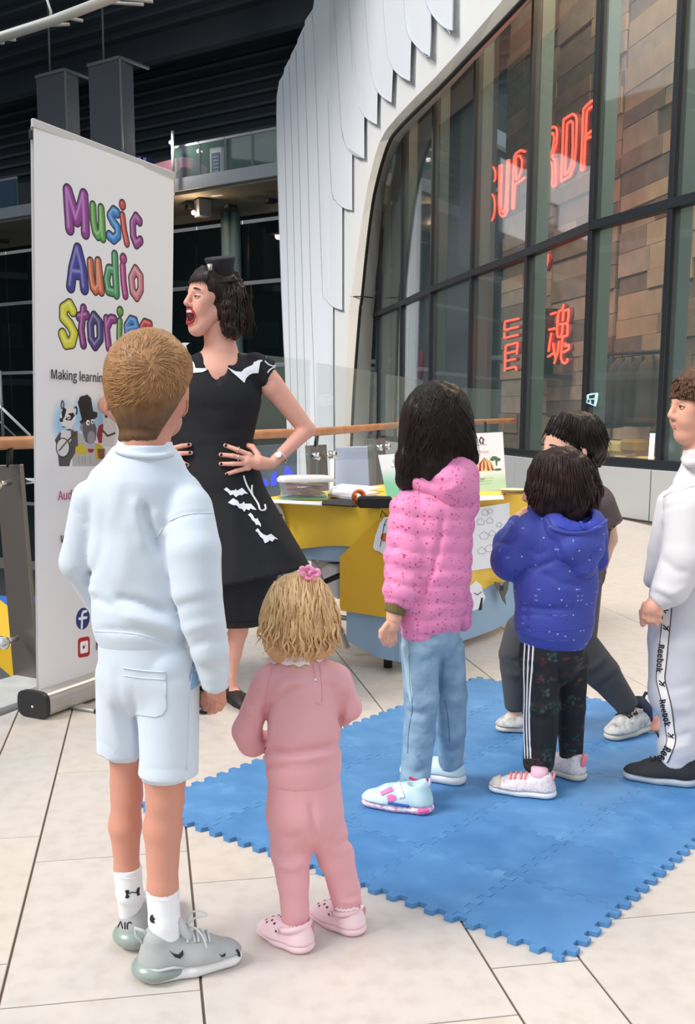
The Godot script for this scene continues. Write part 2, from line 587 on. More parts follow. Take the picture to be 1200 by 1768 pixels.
func shop_front() -> void:
	# the glass wall
	var gw := Node3D.new()
	gw.name = "window_1"
	add_child(gw)
	tag(gw, "tall dark framed glass wall of the shop behind the white arch", "", "", "structure")
	for i in range(1, GLASS.size()):
		var p: Vector2 = GLASS[i]
		var q: Vector2 = GLASS[i - 1]
		var n := inward(p, q)
		if i < GLASS.size() - 1:
			var st := begin()
			bev_box(st, v3(p + n * 0.03, 4.9), Vector3(0.075, 8.6, 0.12), Basis(Vector3.UP, atan2(n.x, n.y)), 0.004)
			put("mullion", done(st), M.frame_dark, gw)
			st = begin()
			bar(st, v3(p + n * 0.1, 4.9), v3(p + n * 0.27, 4.9), 0.03, 8.6, Vector3.UP, 0.003)
			put("glass_fin", done(st), M.glass_fin, gw)
		for y in [0.6, 3.22]:
			var st := begin()
			upright(st, p, q, y - 0.05, y + 0.05, 0.13, -0.04)
			put("transom", done(st), M.frame_dark, gw)
			st = begin()
			upright(st, p, q, y + 0.05, 3.17 if y < 1 else 9.2, 0.012, 0.02)
			put("pane", done(st), M.shop_glass, gw)
	# the base below it
	var pl := Node3D.new()
	pl.name = "baseboard_right"
	add_child(pl)
	tag(pl, "grey metal plinth panels under the shop window", "", "", "structure")
	for i in range(1, GLASS.size()):
		var a: Vector2 = GLASS[i]
		var b: Vector2 = GLASS[i - 1]
		var n := inward(a, b) * -0.1
		var d := (b - a).normalized() * 0.006
		var st := begin()
		upright(st, a + n + d, b + n - d, 0.015 if i < 5 else -3.0, 0.55, 0.3)
		put("plinth_panel", done(st), M.plinth, pl)
	# the white building
	var w := Node3D.new()
	w.name = "wall_right"
	add_child(w)
	tag(w, "white building front of overlapping rounded fins around the arch", "", "", "structure")
	var outer := [[590, 1000], [592, 860], [594, 760], [597, 660], [602, 543], [607, 506], [615, 450], [625, 380], [635, 320], [647, 271], [655, 246], [666, 225], [687, 200], [717, 168], [750, 135], [800, 80], [858, 12], [900, -40], [980, -150]]
	var mid := [[600, 1000], [603, 860], [608, 760], [613, 660], [622, 543], [626, 514], [634, 434], [644, 355], [654, 307], [665, 268], [676, 240], [690, 222], [712, 199], [740, 172], [775, 137], [825, 84], [884, 22], [930, -30], [1010, -140]]
	var inner := [[632, 1000], [634, 860], [636, 760], [639, 660], [645, 543], [648, 505], [653, 440], [659, 370], [666, 318], [678, 275], [690, 246], [702, 228], [722, 207], [748, 181], [782, 146], [832, 92], [892, 28], [938, -24], [1018, -134]]
	var clad := []
	for q in outer: clad.append(q)
	clad.append_array([[700, -150], [560, -150], [540, 20], [510, 90], [490, 140], [484, 240], [490, 520], [496, 660], [500, 1000]])
	put("cladding", skin_sheet(clad, SKIN, 0.0, 0.12), M.white_clad, w)
	for k in 2:
		var st := begin()
		st.set_smooth_group(-1)
		var A: Array = outer if k == 0 else mid
		var B: Array = mid if k == 0 else inner
		var prev := []
		for i in outer.size():
			var pa: Vector3 = on_plan(A[i][0], A[i][1], SKIN, 0.02 if k == 0 else -0.07)
			var pb: Vector3 = on_plan(B[i][0] - (3 if k == 0 else 0), B[i][1], SKIN if k == 0 else GLASS, -0.07 if k == 0 else 0.02)
			if prev.size():
				q4(st, prev[1], pb, pa, prev[0])
			prev = [pa, pb]
		put("arch_reveal", done(st), M.reveal, w)
	var gap := []
	for i in mid.size(): gap.append(on_plan(mid[i][0] - 1, mid[i][1], SKIN, -0.06))
	put("shadow_gap", tube_mesh(smooth(gap, 3), 0.035, 6), M.reveal_dark, w)
	# joints across the reveal
	for q in [[612, 478, 634, 478], [606, 512, 645, 514]]:
		put("reveal_joint", tube_mesh([on_plan(q[0], q[1], SKIN, 0.0), on_plan((q[0] + q[2]) / 2.0, q[1], SKIN, -0.05), on_plan(q[2], q[3], GLASS, 0.1)], 0.012, 5), M.reveal_dark, w)
	var fins := [   # left edge downwards, round foot, right corner, right edge upwards; from the far left to the near right
		[[478, 165], [478, 253], [486, 506], [492, 640], [500, 900], [520, 900], [513, 640], [504, 253], [499, 118], [488, 130], [482, 140]],
		[[488, 138], [493, 289], [501, 640], [508, 900], [530, 900], [526, 640], [517, 289], [511, 90], [499, 103], [491, 118]],
		[[499, 112], [504, 253], [513, 640], [520, 900], [545, 900], [541, 640], [530, 217], [524, 62], [511, 78], [502, 95]],
		[[511, 86], [517, 289], [526, 640], [533, 900], [560, 900], [553, 640], [540, 200], [539, 30], [524, 47], [514, 68]],
		[[524, 55], [530, 217], [537, 506], [541, 615], [549, 900], [577, 900], [575, 640], [575, 530], [560, 200], [552, -40], [541, 14], [527, 35]],
		[[539, 22], [544, 108], [551, 326], [557, 503], [561, 514], [569, 525], [580, 532], [591, 535], [591, 350], [580, 100], [570, -60], [552, -60], [542, 4]],
		[[552, -60], [556, 0], [564, 108], [569, 253], [573, 333], [579, 346], [589, 356], [598, 361], [608, 363], [608, 255], [600, 60], [596, -60]],
		[[573, -60], [577, 0], [582, 90], [589, 217], [595, 246], [602, 259], [611, 268], [620, 272], [629, 274], [629, 195], [624, 40], [620, -60]],
		[[598, -60], [602, 0], [607, 90], [612, 150], [618, 178], [625, 195], [636, 207], [651, 215], [652, 150], [648, 20], [644, -60]],
		[[626, -60], [630, 0], [635, 70], [640, 120], [645, 142], [650, 155], [661, 168], [676, 177], [679, 110], [676, -20], [674, -60]],
		[[657, -60], [661, 0], [665, 55], [670, 95], [675, 110], [680, 120], [692, 132], [708, 140], [710, 70], [709, -60]],
		[[693, -60], [697, 0], [702, 50], [708, 65], [715, 75], [727, 88], [743, 98], [744, 20], [743, -60]],
		[[731, -60], [735, 0], [742, 18], [750, 30], [760, 42], [772, 50], [782, 53], [782, -60]]]
	var off := 0.012
	for f in fins:
		put("cladding_fin", skin_sheet(f, SKIN, off, 0.008, 30.0), M.white_panel, w)
		var rim := []
		for q in f.slice(0, 8 if f.size() > 8 else f.size()): rim.append(on_plan(q[0], q[1], SKIN, off + 0.004))
		if fins.find(f) < 4: rim = rim.slice(0, 4)
		elif fins.find(f) == 4: rim = rim.slice(0, 5)
		put("fin_edge_shade", tube_mesh(smooth(rim, 2), 0.009, 5), M.fin_edge_shade, w)  # grey tube along the fin edge, in place of its shadow line
		off += 0.008
	shop_inside()
	neon()

func neon() -> void:
	var red := glow("neon_red", Color(1.0, 0.30, 0.20), 3.0)
	mat("neon_backing", rgb(110, 20, 18), 0.5)
	var words_ := {"shop_sign": [840.0, 150.0, 5.714, [
		[[66, 790], [78, 815], [88, 850], [86, 905], [74, 932]], [[58, 1060], [74, 1090], [82, 1150], [80, 1220], [68, 1285], [52, 1320]],
		[[128, 770], [125, 900], [122, 1150], [130, 1250], [152, 1280], [182, 1268], [204, 1215], [213, 1000], [223, 715]], [[150, 765], [146, 900], [140, 1150], [148, 1222], [165, 1238], [184, 1196], [194, 1000], [206, 720]],
		[[253, 1200], [262, 900], [272, 695], [288, 658], [335, 625], [378, 640]], [[253, 1200], [268, 1200], [275, 1080], [283, 968], [300, 948], [340, 925], [375, 895]], [[290, 915], [292, 692], [330, 680], [350, 725], [346, 820], [320, 888], [292, 915]],
		[[628, 412], [660, 393], [690, 410], [697, 470], [690, 560], [665, 640], [650, 700], [676, 722], [683, 850], [680, 968], [656, 985], [645, 960], [650, 850], [645, 765], [625, 735]], [[630, 470], [655, 455], [668, 500], [655, 600], [625, 700]],
		[[735, 932], [746, 700], [760, 330], [792, 300], [850, 268], [880, 288], [891, 340], [882, 600], [862, 780], [822, 880], [735, 932]], [[770, 870], [781, 700], [796, 370], [830, 335], [850, 360], [851, 600], [840, 740], [812, 828], [770, 870]],
		[[930, 820], [941, 600], [956, 230], [977, 195], [1030, 145], [1090, 120]], [[930, 820], [960, 815], [970, 600], [990, 250], [1010, 215], [1050, 192], [1082, 205]], [[975, 482], [1040, 432], [1080, 395]], [[975, 520], [1000, 500], [1040, 490], [1070, 525]]]],
		"character_sign": [850.0, 440.0, 7.5, [
		[[340, 825], [166, 865], [155, 962], [180, 970], [335, 930]], [[155, 1010], [160, 1075], [330, 1035]],
		[[160, 1510], [175, 1182], [325, 1140], [315, 1285]], [[185, 1275], [295, 1250]], [[185, 1372], [295, 1350]], [[180, 1475], [295, 1450], [312, 1490]],
		[[725, -10], [715, 85], [685, 200]],
		[[755, 770], [822, 748]], [[735, 970], [812, 953]], [[765, 1010], [748, 1110], [728, 1255]], [[720, 1320], [790, 1274]], [[790, 1142], [798, 1240], [816, 1325]], [[864, 1118], [850, 1250], [800, 1408]],
		[[922, 648], [905, 710], [862, 730], [850, 800], [838, 1020], [850, 1062], [890, 1060], [905, 1000], [912, 892], [870, 900]], [[912, 862], [922, 730], [987, 705], [986, 800], [970, 880], [930, 892]],
		[[977, 900], [970, 1040], [920, 1060], [905, 1100], [888, 1330], [905, 1390], [940, 1406], [970, 1380], [972, 1340]], [[945, 1135], [938, 1185], [985, 1165], [992, 1220], [920, 1262]]]]}
	for k in words_:
		var d: Array = words_[k]
		var t := thing(k, "red neon shop name in double outlined capitals behind the glass" if k == "shop_sign" else "red neon characters below the shop name behind the glass", "sign", on_plan(940, 300 if k == "shop_sign" else 560, GLASS, -0.62))
		var n := 0
		for stroke in d[3]:
			var pts := []
			for q in stroke: pts.append(on_plan(d[0] + q[0] / d[2], d[1] + q[1] / d[2], GLASS, -0.56))
			var line := []   # straight runs with small bends
			for j in pts.size() - 1:
				line.append(pts[j])
				line.append((pts[j] as Vector3).lerp(pts[j + 1], 0.5))
			line.append(pts[-1])
			put("neon_tube", tube_mesh(smooth(line, 2), 0.0155, 6), red, t)
			var back := []
			for p in pts: back.append(p + Vector3(0.05, 0, -0.015))
			put("tube_backing", tube_mesh(back, 0.032, 6), M.neon_backing, t)  # dark red backing tube, the neon halo put into its colour
			n += 1
		var l := OmniLight3D.new()
		l.name = "neon_lamp"
		l.light_color = Color(1, 0.25, 0.18)
		l.light_energy = 0.5
		l.light_size = 0.3
		l.omni_range = 20
		l.omni_attenuation = 2.0
		l.shadow_enabled = true
		add_child(l)
		l.position = on_plan(940, 290 if k == "shop_sign" else 570, GLASS, -0.35)

func shop_inside() -> void:
	for k in 4:
		tri(mat("plank_%d" % k, Color(1, 1, 1), 0.7), noise_tex(20 + k, 0.015, 4, [[rgb(122, 104, 84), rgb(150, 130, 106)], [rgb(150, 132, 110), rgb(176, 156, 130)], [rgb(104, 90, 74), rgb(132, 114, 94)], [rgb(164, 138, 104), rgb(186, 160, 126)]][k], 256), 0.7)
	mat("shop_dark", rgb(58, 60, 62), 0.8)
	mat("shop_floor_paint", rgb(120, 104, 84), 0.5)
	# planked back wall 1.7 m behind the glass
	var w := Node3D.new()
	w.name = "wall_shop"
	add_child(w)
	tag(w, "shop back wall of uneven brown planks behind the glass", "", "", "structure")
	for i in range(1, 7):
		var a: Vector2 = GLASS[i]
		var b: Vector2 = GLASS[i - 1]
		var n := inward(a, b)
		var y := 0.5
		while y < 8.6:
			var h := rng.randf_range(0.2, 0.34)
			var s := 0.0
			while s < 1.0:
				var e := minf(1.0, s + rng.randf_range(0.35, 0.7))
				var st := begin()
				upright(st, a.lerp(b, s + 0.002), a.lerp(b, e - 0.002), y, y + h - 0.008, 0.06 + rng.randf() * 0.05, 1.25 + rng.randf() * 0.06)
				put("plank", done(st), M["plank_%d" % (rng.randi() % 4)], w)
				s = e
			y += h
		var st2 := begin()
		upright(st2, a, b, -0.2, 9.2, 0.2, 1.42)
		put("backing", done(st2), M.shop_dark, w)
	for i in range(7, GLASS.size()):
		var a: Vector2 = GLASS[i]
		var b: Vector2 = GLASS[i - 1]
		var st := begin()
		upright(st, a, b, -3.2, 9.2, 0.2, 0.9)
		put("dark_partition", done(st), M.hall_grey, w)
	var st3 := begin()
	for i in range(1, GLASS.size()):
		upright(st3, GLASS[i], GLASS[i - 1], 0.35, 0.5, 2.0, 0.0)
	tag(put("floor_shop", done(st3), M.shop_floor_paint), "raised display floor inside the shop window", "", "", "structure")
	st3 = begin()
	for i in range(1, GLASS.size()):
		upright(st3, GLASS[i], GLASS[i - 1], 9.2, 9.5, 2.2, 0.0)
	tag(put("ceiling_shop", done(st3), M.shop_dark), "dark ceiling over the shop window display", "", "", "structure")
	# ceiling lamps out of view, placed to light the shop display
	var warm := glow("unseen_lamp_glow", Color(1.0, 0.9, 0.74), 2.0)
	for k in 3:
		var a: Vector2 = GLASS[k + 1]
		var b: Vector2 = GLASS[k]
		var n := inward(a, b)
		var c := (a + b) / 2 + n * 0.9
		var t := thing("unseen_ceiling_lamp", ["unseen warm ceiling lamp lighting the nearest bay of the shop", "unseen warm ceiling lamp lighting the second bay of the shop", "unseen warm ceiling lamp lighting the third bay of the shop"][k], "lamp", v3(c, 9.1), "unseen ceiling lamps inside the shop")
		put("diffuser", box_mesh(v3(c, 9.08), Vector3(0.2, 0.05, 1.2)), warm, t)
		var l := AreaLight3D.new()
		l.name = "unseen_shop_light"
		l.area_size = Vector2(0.6, 1.2)
		l.light_color = Color(1, 0.88, 0.7)
		l.light_energy = 26.0
		l.area_range = 30
		l.area_attenuation = 2.0
		l.shadow_enabled = true
		add_child(l)
		l.position = v3(c, 9.0)
		l.rotation = Vector3(-PI / 2, 0, 0)
	# upright light strips by the window frame
	var strip := glow("strip_white", Color(1, 0.98, 0.94), 2.2)
	for q in [[1126, 748, 802, "white light strip beside the window frame below the coats"], [1191, 766, 782, "white light strip beside the neck of the boy in white"]]:
		var top := on_plan(q[0] + 1, q[1], GLASS, -0.25)
		var foot := on_plan(q[0] - 3, q[2], GLASS, -0.25)
		var t := thing("light_strip", q[3], "lamp", foot)
		put("tube", tube_mesh([foot, top], 0.028, 8), strip, t)
		put("cap", tube_mesh([top, top + Vector3(0, 0.04, 0)], 0.032, 8), M.black_matte, t)
		put("cap", tube_mesh([foot - Vector3(0, 0.04, 0), foot], 0.032, 8), M.black_matte, t)
	# the rail of dark coats and the yellow clothes below it
	var rl := thing("clothes_rail", "thin dark clothes rail inside the shop window above the coats", "clothes rail", on_plan(1095, 812, GLASS, -0.8))
	var p0 := on_plan(1050, 612, GLASS, -0.8)
	var p1 := on_plan(1142, 606, GLASS, -0.8)
	put("rail", tube_mesh([p0, p1], 0.02, 8), M.black_matte, rl)
	for p in [p0, p1]: put("post", tube_mesh([Vector3(p.x, 0.5, p.z), p], 0.016, 6), M.black_matte, rl)
	var coat_mats := [mat("coat_navy", rgb(36, 36, 46), 0.9), mat("coat_brown", rgb(66, 54, 48), 0.9), mat("coat_grey", rgb(60, 52, 50), 0.9), mat("coat_brown_dark", rgb(54, 44, 40), 0.9)]
	var hows := ["navy coat at the left end of the shop clothes rail", "brown coat hanging second on the shop clothes rail", "grey brown coat hanging third on the shop clothes rail", "dark brown coat hanging fourth on the shop clothes rail", "brown coat at the right end of the shop clothes rail"]
	for k in 5:
		var c: Vector3 = p0.lerp(p1, 0.1 + 0.19 * k)
		var drop: float = 0.86 + 0.07 * [0.6, -0.3, 0.2, 0.0, -0.5][k]
		var t := thing("coat", hows[k], "coat", c - Vector3(0, drop, 0), "coats on the shop rail")
		var along := (p1 - p0).normalized()
		var st := begin()
		var pts := []
		var rad := []
		for j in 9:
			pts.append(c - Vector3(0, 0.05 + (drop - 0.05) * j / 8.0, 0) + along * 0.008 * sin(j * 1.7 + k))
			rad.append([0.05, 0.16, 0.2, 0.2, 0.205, 0.2, 0.21, 0.215, 0.21][j])
		tube(st, pts, rad, 14, 0.34, along)
		put("cloth", done(st), coat_mats[[0, 1, 2, 3, 1][k]], t)
		put("hanger", tube_mesh(smooth([c + Vector3(0, 0.03, 0), c + Vector3(0, 0.0, 0), c - Vector3(0, 0.06, 0)], 3), 0.006, 5), M.black_matte, t)
	var ym := [mat("knit_yellow", rgb(196, 164, 70), 0.9), mat("knit_straw", rgb(206, 186, 120), 0.9), mat("knit_ochre", rgb(168, 132, 54), 0.9)]
	for k in 6:
		var c := on_plan([1062, 1082, 1102, 1118, 1072, 1096][k], [800, 798, 799, 800, 772, 770][k], GLASS, -0.75)
		var st := begin()
		bev_box(st, c, Vector3(0.24, 0.16, 0.3), Basis(Vector3.UP, 0.35), 0.05)
		tag(put("folded_jumper", done(st), ym[k % 3]), ["straw yellow folded jumper at the left of the lower shop pile", "yellow folded jumper second in the lower shop pile", "ochre folded jumper third in the lower shop pile", "yellow folded jumper at the right end of the lower pile", "pale folded jumper on the upper left of the shop pile", "ochre folded jumper on the upper right of the shop pile"][k], "jumper", "folded jumpers under the coats")
	put("display_step", box_mesh(on_plan(1090, 806, GLASS, -0.75) + Vector3(0, -0.09, 0), Vector3(0.5, 0.08, 1.0), Basis(Vector3.UP, 0.35)), M.shop_floor_paint)
	tag(get_node("display_step"), "low brown step under the folded yellow jumpers", "step")
	# dark shelf unit, red hanging banner, sticker on the glass
	var sh := thing("shelf_unit", "dark narrow shelf unit between the glass fins below the neon", "shelf", on_plan(940, 650, GLASS, -1.0))
	for q in [[538, 0.05], [570, 0.04], [612, 0.04], [650, 0.05]]:
		put("shelf", box_mesh(on_plan(950, q[0], GLASS, -1.0), Vector3(0.5, q[1], 0.4), Basis(Vector3.UP, 0.3)), M.black_matte, sh)
	put("back_panel", box_mesh(on_plan(950, 594, GLASS, -1.25), Vector3(0.5, 1.0, 0.03), Basis(Vector3.UP, 0.3)), M.black_matte, sh)
	mat("red_cloth", rgb(150, 40, 66), 0.8)
	var rb := begin()
	tube(rb, [on_plan(729, 606, GLASS, -0.5), on_plan(729, 622, GLASS, -0.5), on_plan(727, 645, GLASS, -0.5), on_plan(726, 658, GLASS, -0.5)], [0.09, 0.12, 0.12, 0.07], 10, 0.4, Vector3(1, 0, 0))
	tag(put("hanging_lantern", done(rb), M.red_cloth), "dark red hanging lantern inside the far end of the window", "lantern")
	mat("sticker_cyan", rgb(196, 232, 236), 0.6)
	mat("sticker_ink", rgb(24, 60, 66), 0.6)
	var stk := thing("window_sticker", "pale blue sticker with dark block marks on the shop glass", "sticker", on_plan(1019, 690, GLASS, 0.0))
	var o := []
	for q in [[1008, 684], [1020, 679], [1033, 678], [1032, 690], [1029, 702], [1018, 698], [1008, 694]]: o.append(on_plan(q[0], q[1], GLASS, 0.012))
	var ss := begin()
	sheet3(ss, o, Vector3(0, 0, -0.006))
	put("sheet", done(ss), M.sticker_cyan, stk)
	for poly in [[[1017, 683], [1027, 681], [1026, 687], [1017, 688]], [[1015, 690], [1018, 690], [1017, 695], [1014, 694]], [[1020, 690], [1026, 690], [1025, 698], [1021, 697]], [[1009, 688], [1013, 687], [1013, 690], [1009, 691]]]:
		o = []
		for q in poly: o.append(on_plan(q[0], q[1], GLASS, 0.016))
		ss = begin()
		sheet3(ss, o, Vector3(0, 0, -0.003))
		put("mark", done(ss), M.sticker_ink, stk)

# ---------- the dark hall across the void ----------
var BACK: Array = [Vector2(4.0, -25.66), Vector2(-0.99, -29.0), Vector2(-11.45, -36.0), Vector2(-21.0, -42.4)]

func far_hall() -> void:
	var a: Vector2 = BACK[0]
	var b: Vector2 = BACK[3]
	var w := Node3D.new()
	w.name = "wall_back"
	add_child(w)
	tag(w, "dark glazed hall front with pale crossbars across the void", "", "", "structure")
	var st := begin()
	upright(st, a, b, 7.55, 7.9, 3.2)
	put("balcony_edge", done(st), M.slab_edge, w)
	st = begin()
	upright(st, a, b, 7.46, 7.56, 3.0, 0.12)
	put("soffit", done(st), M.soffit, w)
	st = begin()
	upright(st, a, b, 7.2, 7.5, 0.3, 2.55)
	put("soffit_edge", done(st), M.soffit, w)
	st = begin()
	upright(st, a, b, -5.0, 7.4, 0.3, 4.6)
	put("inner_wall", done(st), M.hall_dark, w)
	for y in [-2.4, 2.55, 5.1]:
		st = begin()
		upright(st, a, b, y, y + 0.12, 0.1, 2.6)
		put("crossbar", done(st), M.slab_edge, w)
	for k in 16:
		var p: Vector2 = a.lerp(b, k / 16.0 + 0.01)
		var q: Vector2 = a.lerp(b, (k + 1) / 16.0 + 0.009)
		for y in [[-2.28, 2.55], [2.67, 5.1], [5.22, 7.3]]:
			st = begin()
			upright(st, p, q, y[0], y[1], 0.02, 2.65)
			put("pane", done(st), M.dark_glass, w)
	# pale shop fronts seen dimly behind the dark glass
	for q in [[300, 560, 440, 585], [440, 556, 478, 600], [2, 560, 36, 600], [300, 590, 330, 632]]:
		st = begin()
		var p0 := on_plan(q[0], q[1], BACK, -4.2)
		var p1 := on_plan(q[2], q[3], BACK, -4.2)
		upright(st, Vector2(p0.x, p0.z), Vector2(p1.x, p1.z), minf(p0.y, p1.y), maxf(p0.y, p1.y), 0.1)
		put("inner_panel", done(st), M.column_paint, w)
	# the wall above the balcony with its long slats, and the ribbed dark ceiling
	st = begin()
	upright(st, a, b, 7.9, 13.6, 0.3, 6.0)
	put("upper_wall", done(st), M.hall_dark, w)
	st = begin()
	upright(st, a, b, 7.9, 10.15, 0.15, 5.0)
	put("parapet", done(st), M.hall_grey, w)
	for k in 9:
		st = begin()
		upright(st, a, b, 10.3 + 0.4 * k, 10.4 + 0.4 * k, 0.12, 5.8)
		put("slat", done(st), M.hall_slat, w)
	var c := Node3D.new()
	c.name = "ceiling"
	add_child(c)
	tag(c, "dark ribbed hall ceiling sloping over the balcony", "", "", "structure")
	st = begin()
	upright(st, a, b, 13.5, 13.9, 16.0, -9.0)
	put("ceiling_sheet", done(st), M.hall_dark, c)
	st = begin()
	upright(st, a, b, 12.7, 13.5, 0.4, 3.2)
	put("ceiling_beam", done(st), M.hall_slat, c)
	for k in 11:
		st = begin()
		upright(st, a, b, 13.36, 13.5, 0.16, 2.4 - 0.85 * k)
		put("slat", done(st), M.hall_slat, c)
	# unseen hall side out of view, placed to darken what the shop glass mirrors
	var lw := Node3D.new()
	lw.name = "unseen_wall_left"
	add_child(lw)
	tag(lw, "unseen dark hall side left of view, placed to darken the shop glass reflections", "", "", "structure")
	put("inner_wall", box_mesh(Vector3(-24.3, 4.2, -21.0), Vector3(0.4, 18.6, 50.0)), M.hall_dark, lw)
	for y in [0.0, 2.6, 7.7]: put("crossbar", box_mesh(Vector3(-24.0, y, -21.0), Vector3(0.2, 0.3, 50.0)), M.slab_edge, lw)
	for k in 9: put("pillar", box_mesh(Vector3(-24.0, 4.2, 2.0 - 5.6 * k), Vector3(0.3, 18.4, 0.3)), M.hall_slat, lw)
	# two hanging dark panels
	for q in [[62, 112, 132, 122, "dark grey hanging panel nearer the left edge of the hall"], [152, 207, 112, 101, "dark grey hanging panel right of its twin above the banner"]]:
		var p0 := on_plan(q[0], q[2], BACK, 2.2)
		var p1 := on_plan(q[1], q[3], BACK, 2.2)
		var A := Vector2(p0.x, p0.z)
		var B := Vector2(p1.x, p1.z)
		var top := (p0.y + p1.y) / 2
		var t := thing("hanging_board", q[4], "panel", v3((A + B) / 2, top - 5.2), "hanging panels in the dark hall")
		st = begin()
		upright(st, A, B, top - 5.2, top, 0.5)
		put("board", done(st), M.hall_grey, t)
		put("trim", bar_mesh(v3(A, top), v3(B, top), 0.09, 0.09), M.hall_trim, t)
		put("trim", bar_mesh(v3(B, top - 5.2), v3(B, top), 0.05, 0.05, Vector3.RIGHT), M.hall_trim, t)
		var away := v3(inward(A, B) * 0.9, 0.1)
		put("bracket", tube_mesh([v3(B, top), v3(B, top) + Vector3(0.7, -0.12, -0.5)], 0.05, 6), M.hall_trim, t)
		put("hanger", tube_mesh([v3((A + B) / 2, top), v3((A + B) / 2, 13.5)], 0.03, 5), M.hall_trim, t)
	# balcony railing
	var r := thing("balcony_railing", "far green glass balcony railing along the pale balcony edge", "railing", v3(BACK[1], 7.9))
	var ends := [[300, 482], [-40, 31]]
	for e in ends:
		var n := 4 if e[0] > 0 else 2
		for k in n:
			var p0 := on_plan(lerpf(e[0], e[1], k / float(n)), 330, BACK, -0.15)
			var p1 := on_plan(lerpf(e[0], e[1], (k + 0.98) / float(n)), 330, BACK, -0.15)
			st = begin()
			upright(st, Vector2(p0.x, p0.z), Vector2(p1.x, p1.z), 7.92, 8.78, 0.02)
			put("pane", done(st), M.far_glass, r)
			put("post", box_mesh(Vector3(p0.x, 8.35, p0.z), Vector3(0.06, 0.95, 0.06)), M.hall_trim, r)
			put("handrail", bar_mesh(Vector3(p0.x, 8.82, p0.z), Vector3(p1.x, 8.82, p1.z), 0.07, 0.07), M.slab_edge, r)
	# things on the balcony
	var bt := thing("totem_sign", "tall white and blue totem sign behind the far balcony railing", "sign", on_plan(375, 332, BACK, -0.8))
	var c0 := on_plan(375, 297, BACK, -0.8)
	var turn := Basis(Vector3.UP, -0.5)
	put("frame", box_mesh(c0, Vector3(0.40, 1.35, 0.16), turn, 0.01), M.white_plain, bt)
	put("face", box_mesh(c0 + Vector3(-0.03, -0.06, 0.09), Vector3(0.28, 1.15, 0.04), turn, 0.01), M.blue_board, bt)
	mat("pale_ink", rgb(190, 200, 225), 0.6)
	for k in 5:
		put("text_line", box_mesh(c0 + Vector3(-0.03, 0.4 - 0.1 * k, 0.12), Vector3(0.18, 0.035, 0.012), turn, 0.002), M.pale_ink, bt)
	var kb := thing("kiosk", "pink kiosk with a dark notch behind the far balcony railing", "kiosk", on_plan(300, 338, BACK, -0.9))
	var o := []
	for q in [[255, 300], [262, 284], [312, 271], [334, 275], [332, 293], [316, 286], [304, 298], [304, 340], [255, 352]]: o.append(on_plan(q[0], q[1], BACK, -0.7))
	st = begin()
	sheet3(st, o, Vector3(0.3, 0, -1.0))
	put("body", done(st), M.pink_board, kb)
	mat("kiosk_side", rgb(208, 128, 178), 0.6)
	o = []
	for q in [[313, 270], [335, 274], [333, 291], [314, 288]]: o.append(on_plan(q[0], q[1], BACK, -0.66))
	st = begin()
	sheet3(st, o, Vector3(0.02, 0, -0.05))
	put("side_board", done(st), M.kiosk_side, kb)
	var bs := thing("blue_sign", "long blue shop sign on the far balcony above the banner", "sign", on_plan(240, 276, BACK, -1.6))
	o = []
	for q in [[208, 262], [262, 273], [262, 290], [208, 290]]: o.append(on_plan(q[0], q[1], BACK, -1.6))
	st = begin()
	sheet3(st, o, Vector3(0, 0, -0.2))
	put("board", done(st), M.blue_board, bs)
	for k in 5:
		var p := on_plan(214 + k * 9, 267 + k * 1.8, BACK, -1.5)
		put("letter_block", box_mesh(p + Vector3(0, -0.04, 0.05), Vector3(0.1, 0.12, 0.03), turn, 0.01), M.pale_ink, bs)
	st = begin()
	var bp0 := on_plan(4, 335, BACK, -1.5)
	bev_box(st, bp0, Vector3(1.2, 0.9, 0.2), turn, 0.02)
	tag(put("blue_board", done(st), M.blue_board), "dark blue board behind the balcony at the far left edge", "board")
	st = begin()
	tube(st, [on_plan(299, 337, BACK, 0.3), on_plan(298, 226, BACK, 0.3)], 0.045, 8)
	tag(put("pole", done(st), M.pipe_grey), "thin pale pole standing on the far balcony edge", "pole")
	st = begin()
	tube(st, [on_plan(398, 369, BACK, -2.45), on_plan(405, 700, BACK, -2.45)], 0.31, 16)
	tag(put("column", done(st), M.column_paint), "round pale blue column below the far balcony", "column", "", "structure")
	var bl := thing("added_balcony_lamp", "small added fill lamp on the pale balcony pole, lighting the pink kiosk", "lamp", on_plan(295, 246, BACK, 0.34))  # added lamp, put here to brighten the pink kiosk
	st = begin()
	lathe(st, bl.position, [Vector2(0.0, -0.06), Vector2(0.04, -0.04), Vector2(0.06, 0.0), Vector2(0.04, 0.04), Vector2(0.0, 0.06)], 10)
	put("bulb", done(st), glow("added_lamp_glow", Color(1, 0.95, 0.9), 2.0), bl)
	put("clip", tube_mesh([bl.position, on_plan(299, 246, BACK, 0.3)], 0.02, 6), M.hall_trim, bl)
	var bo := OmniLight3D.new()
	bo.name = "added_balcony_light"
	bo.light_color = Color(1, 0.95, 0.92)
	bo.light_energy = 1.6
	bo.light_size = 0.06
	bo.omni_range = 30
	bo.omni_attenuation = 2.0
	bo.shadow_enabled = true
	bo.position = bl.position + Vector3(-0.12, 0, 0.2)
	add_child(bo)
	# lamps under the balcony
	var lamp := glow("lamp_spot_glow", Color(1, 0.85, 0.72), 3.0)
	var fx := thing("flood_lamp", "dark box flood lamp with a lit bulb under the far balcony", "lamp", on_plan(348, 362, BACK, -0.9))
	put("housing", box_mesh(on_plan(350, 360, BACK, -0.9), Vector3(0.42, 0.5, 0.4), Basis(Vector3.UP, 0.5), 0.02), M.hall_grey, fx)
	put("shade", box_mesh(on_plan(330, 358, BACK, -0.9), Vector3(0.3, 0.16, 0.3), Basis(Vector3.UP, 0.5), 0.02), M.black_matte, fx)
	st = begin()
	var lp := on_plan(334, 367, BACK, -0.6)
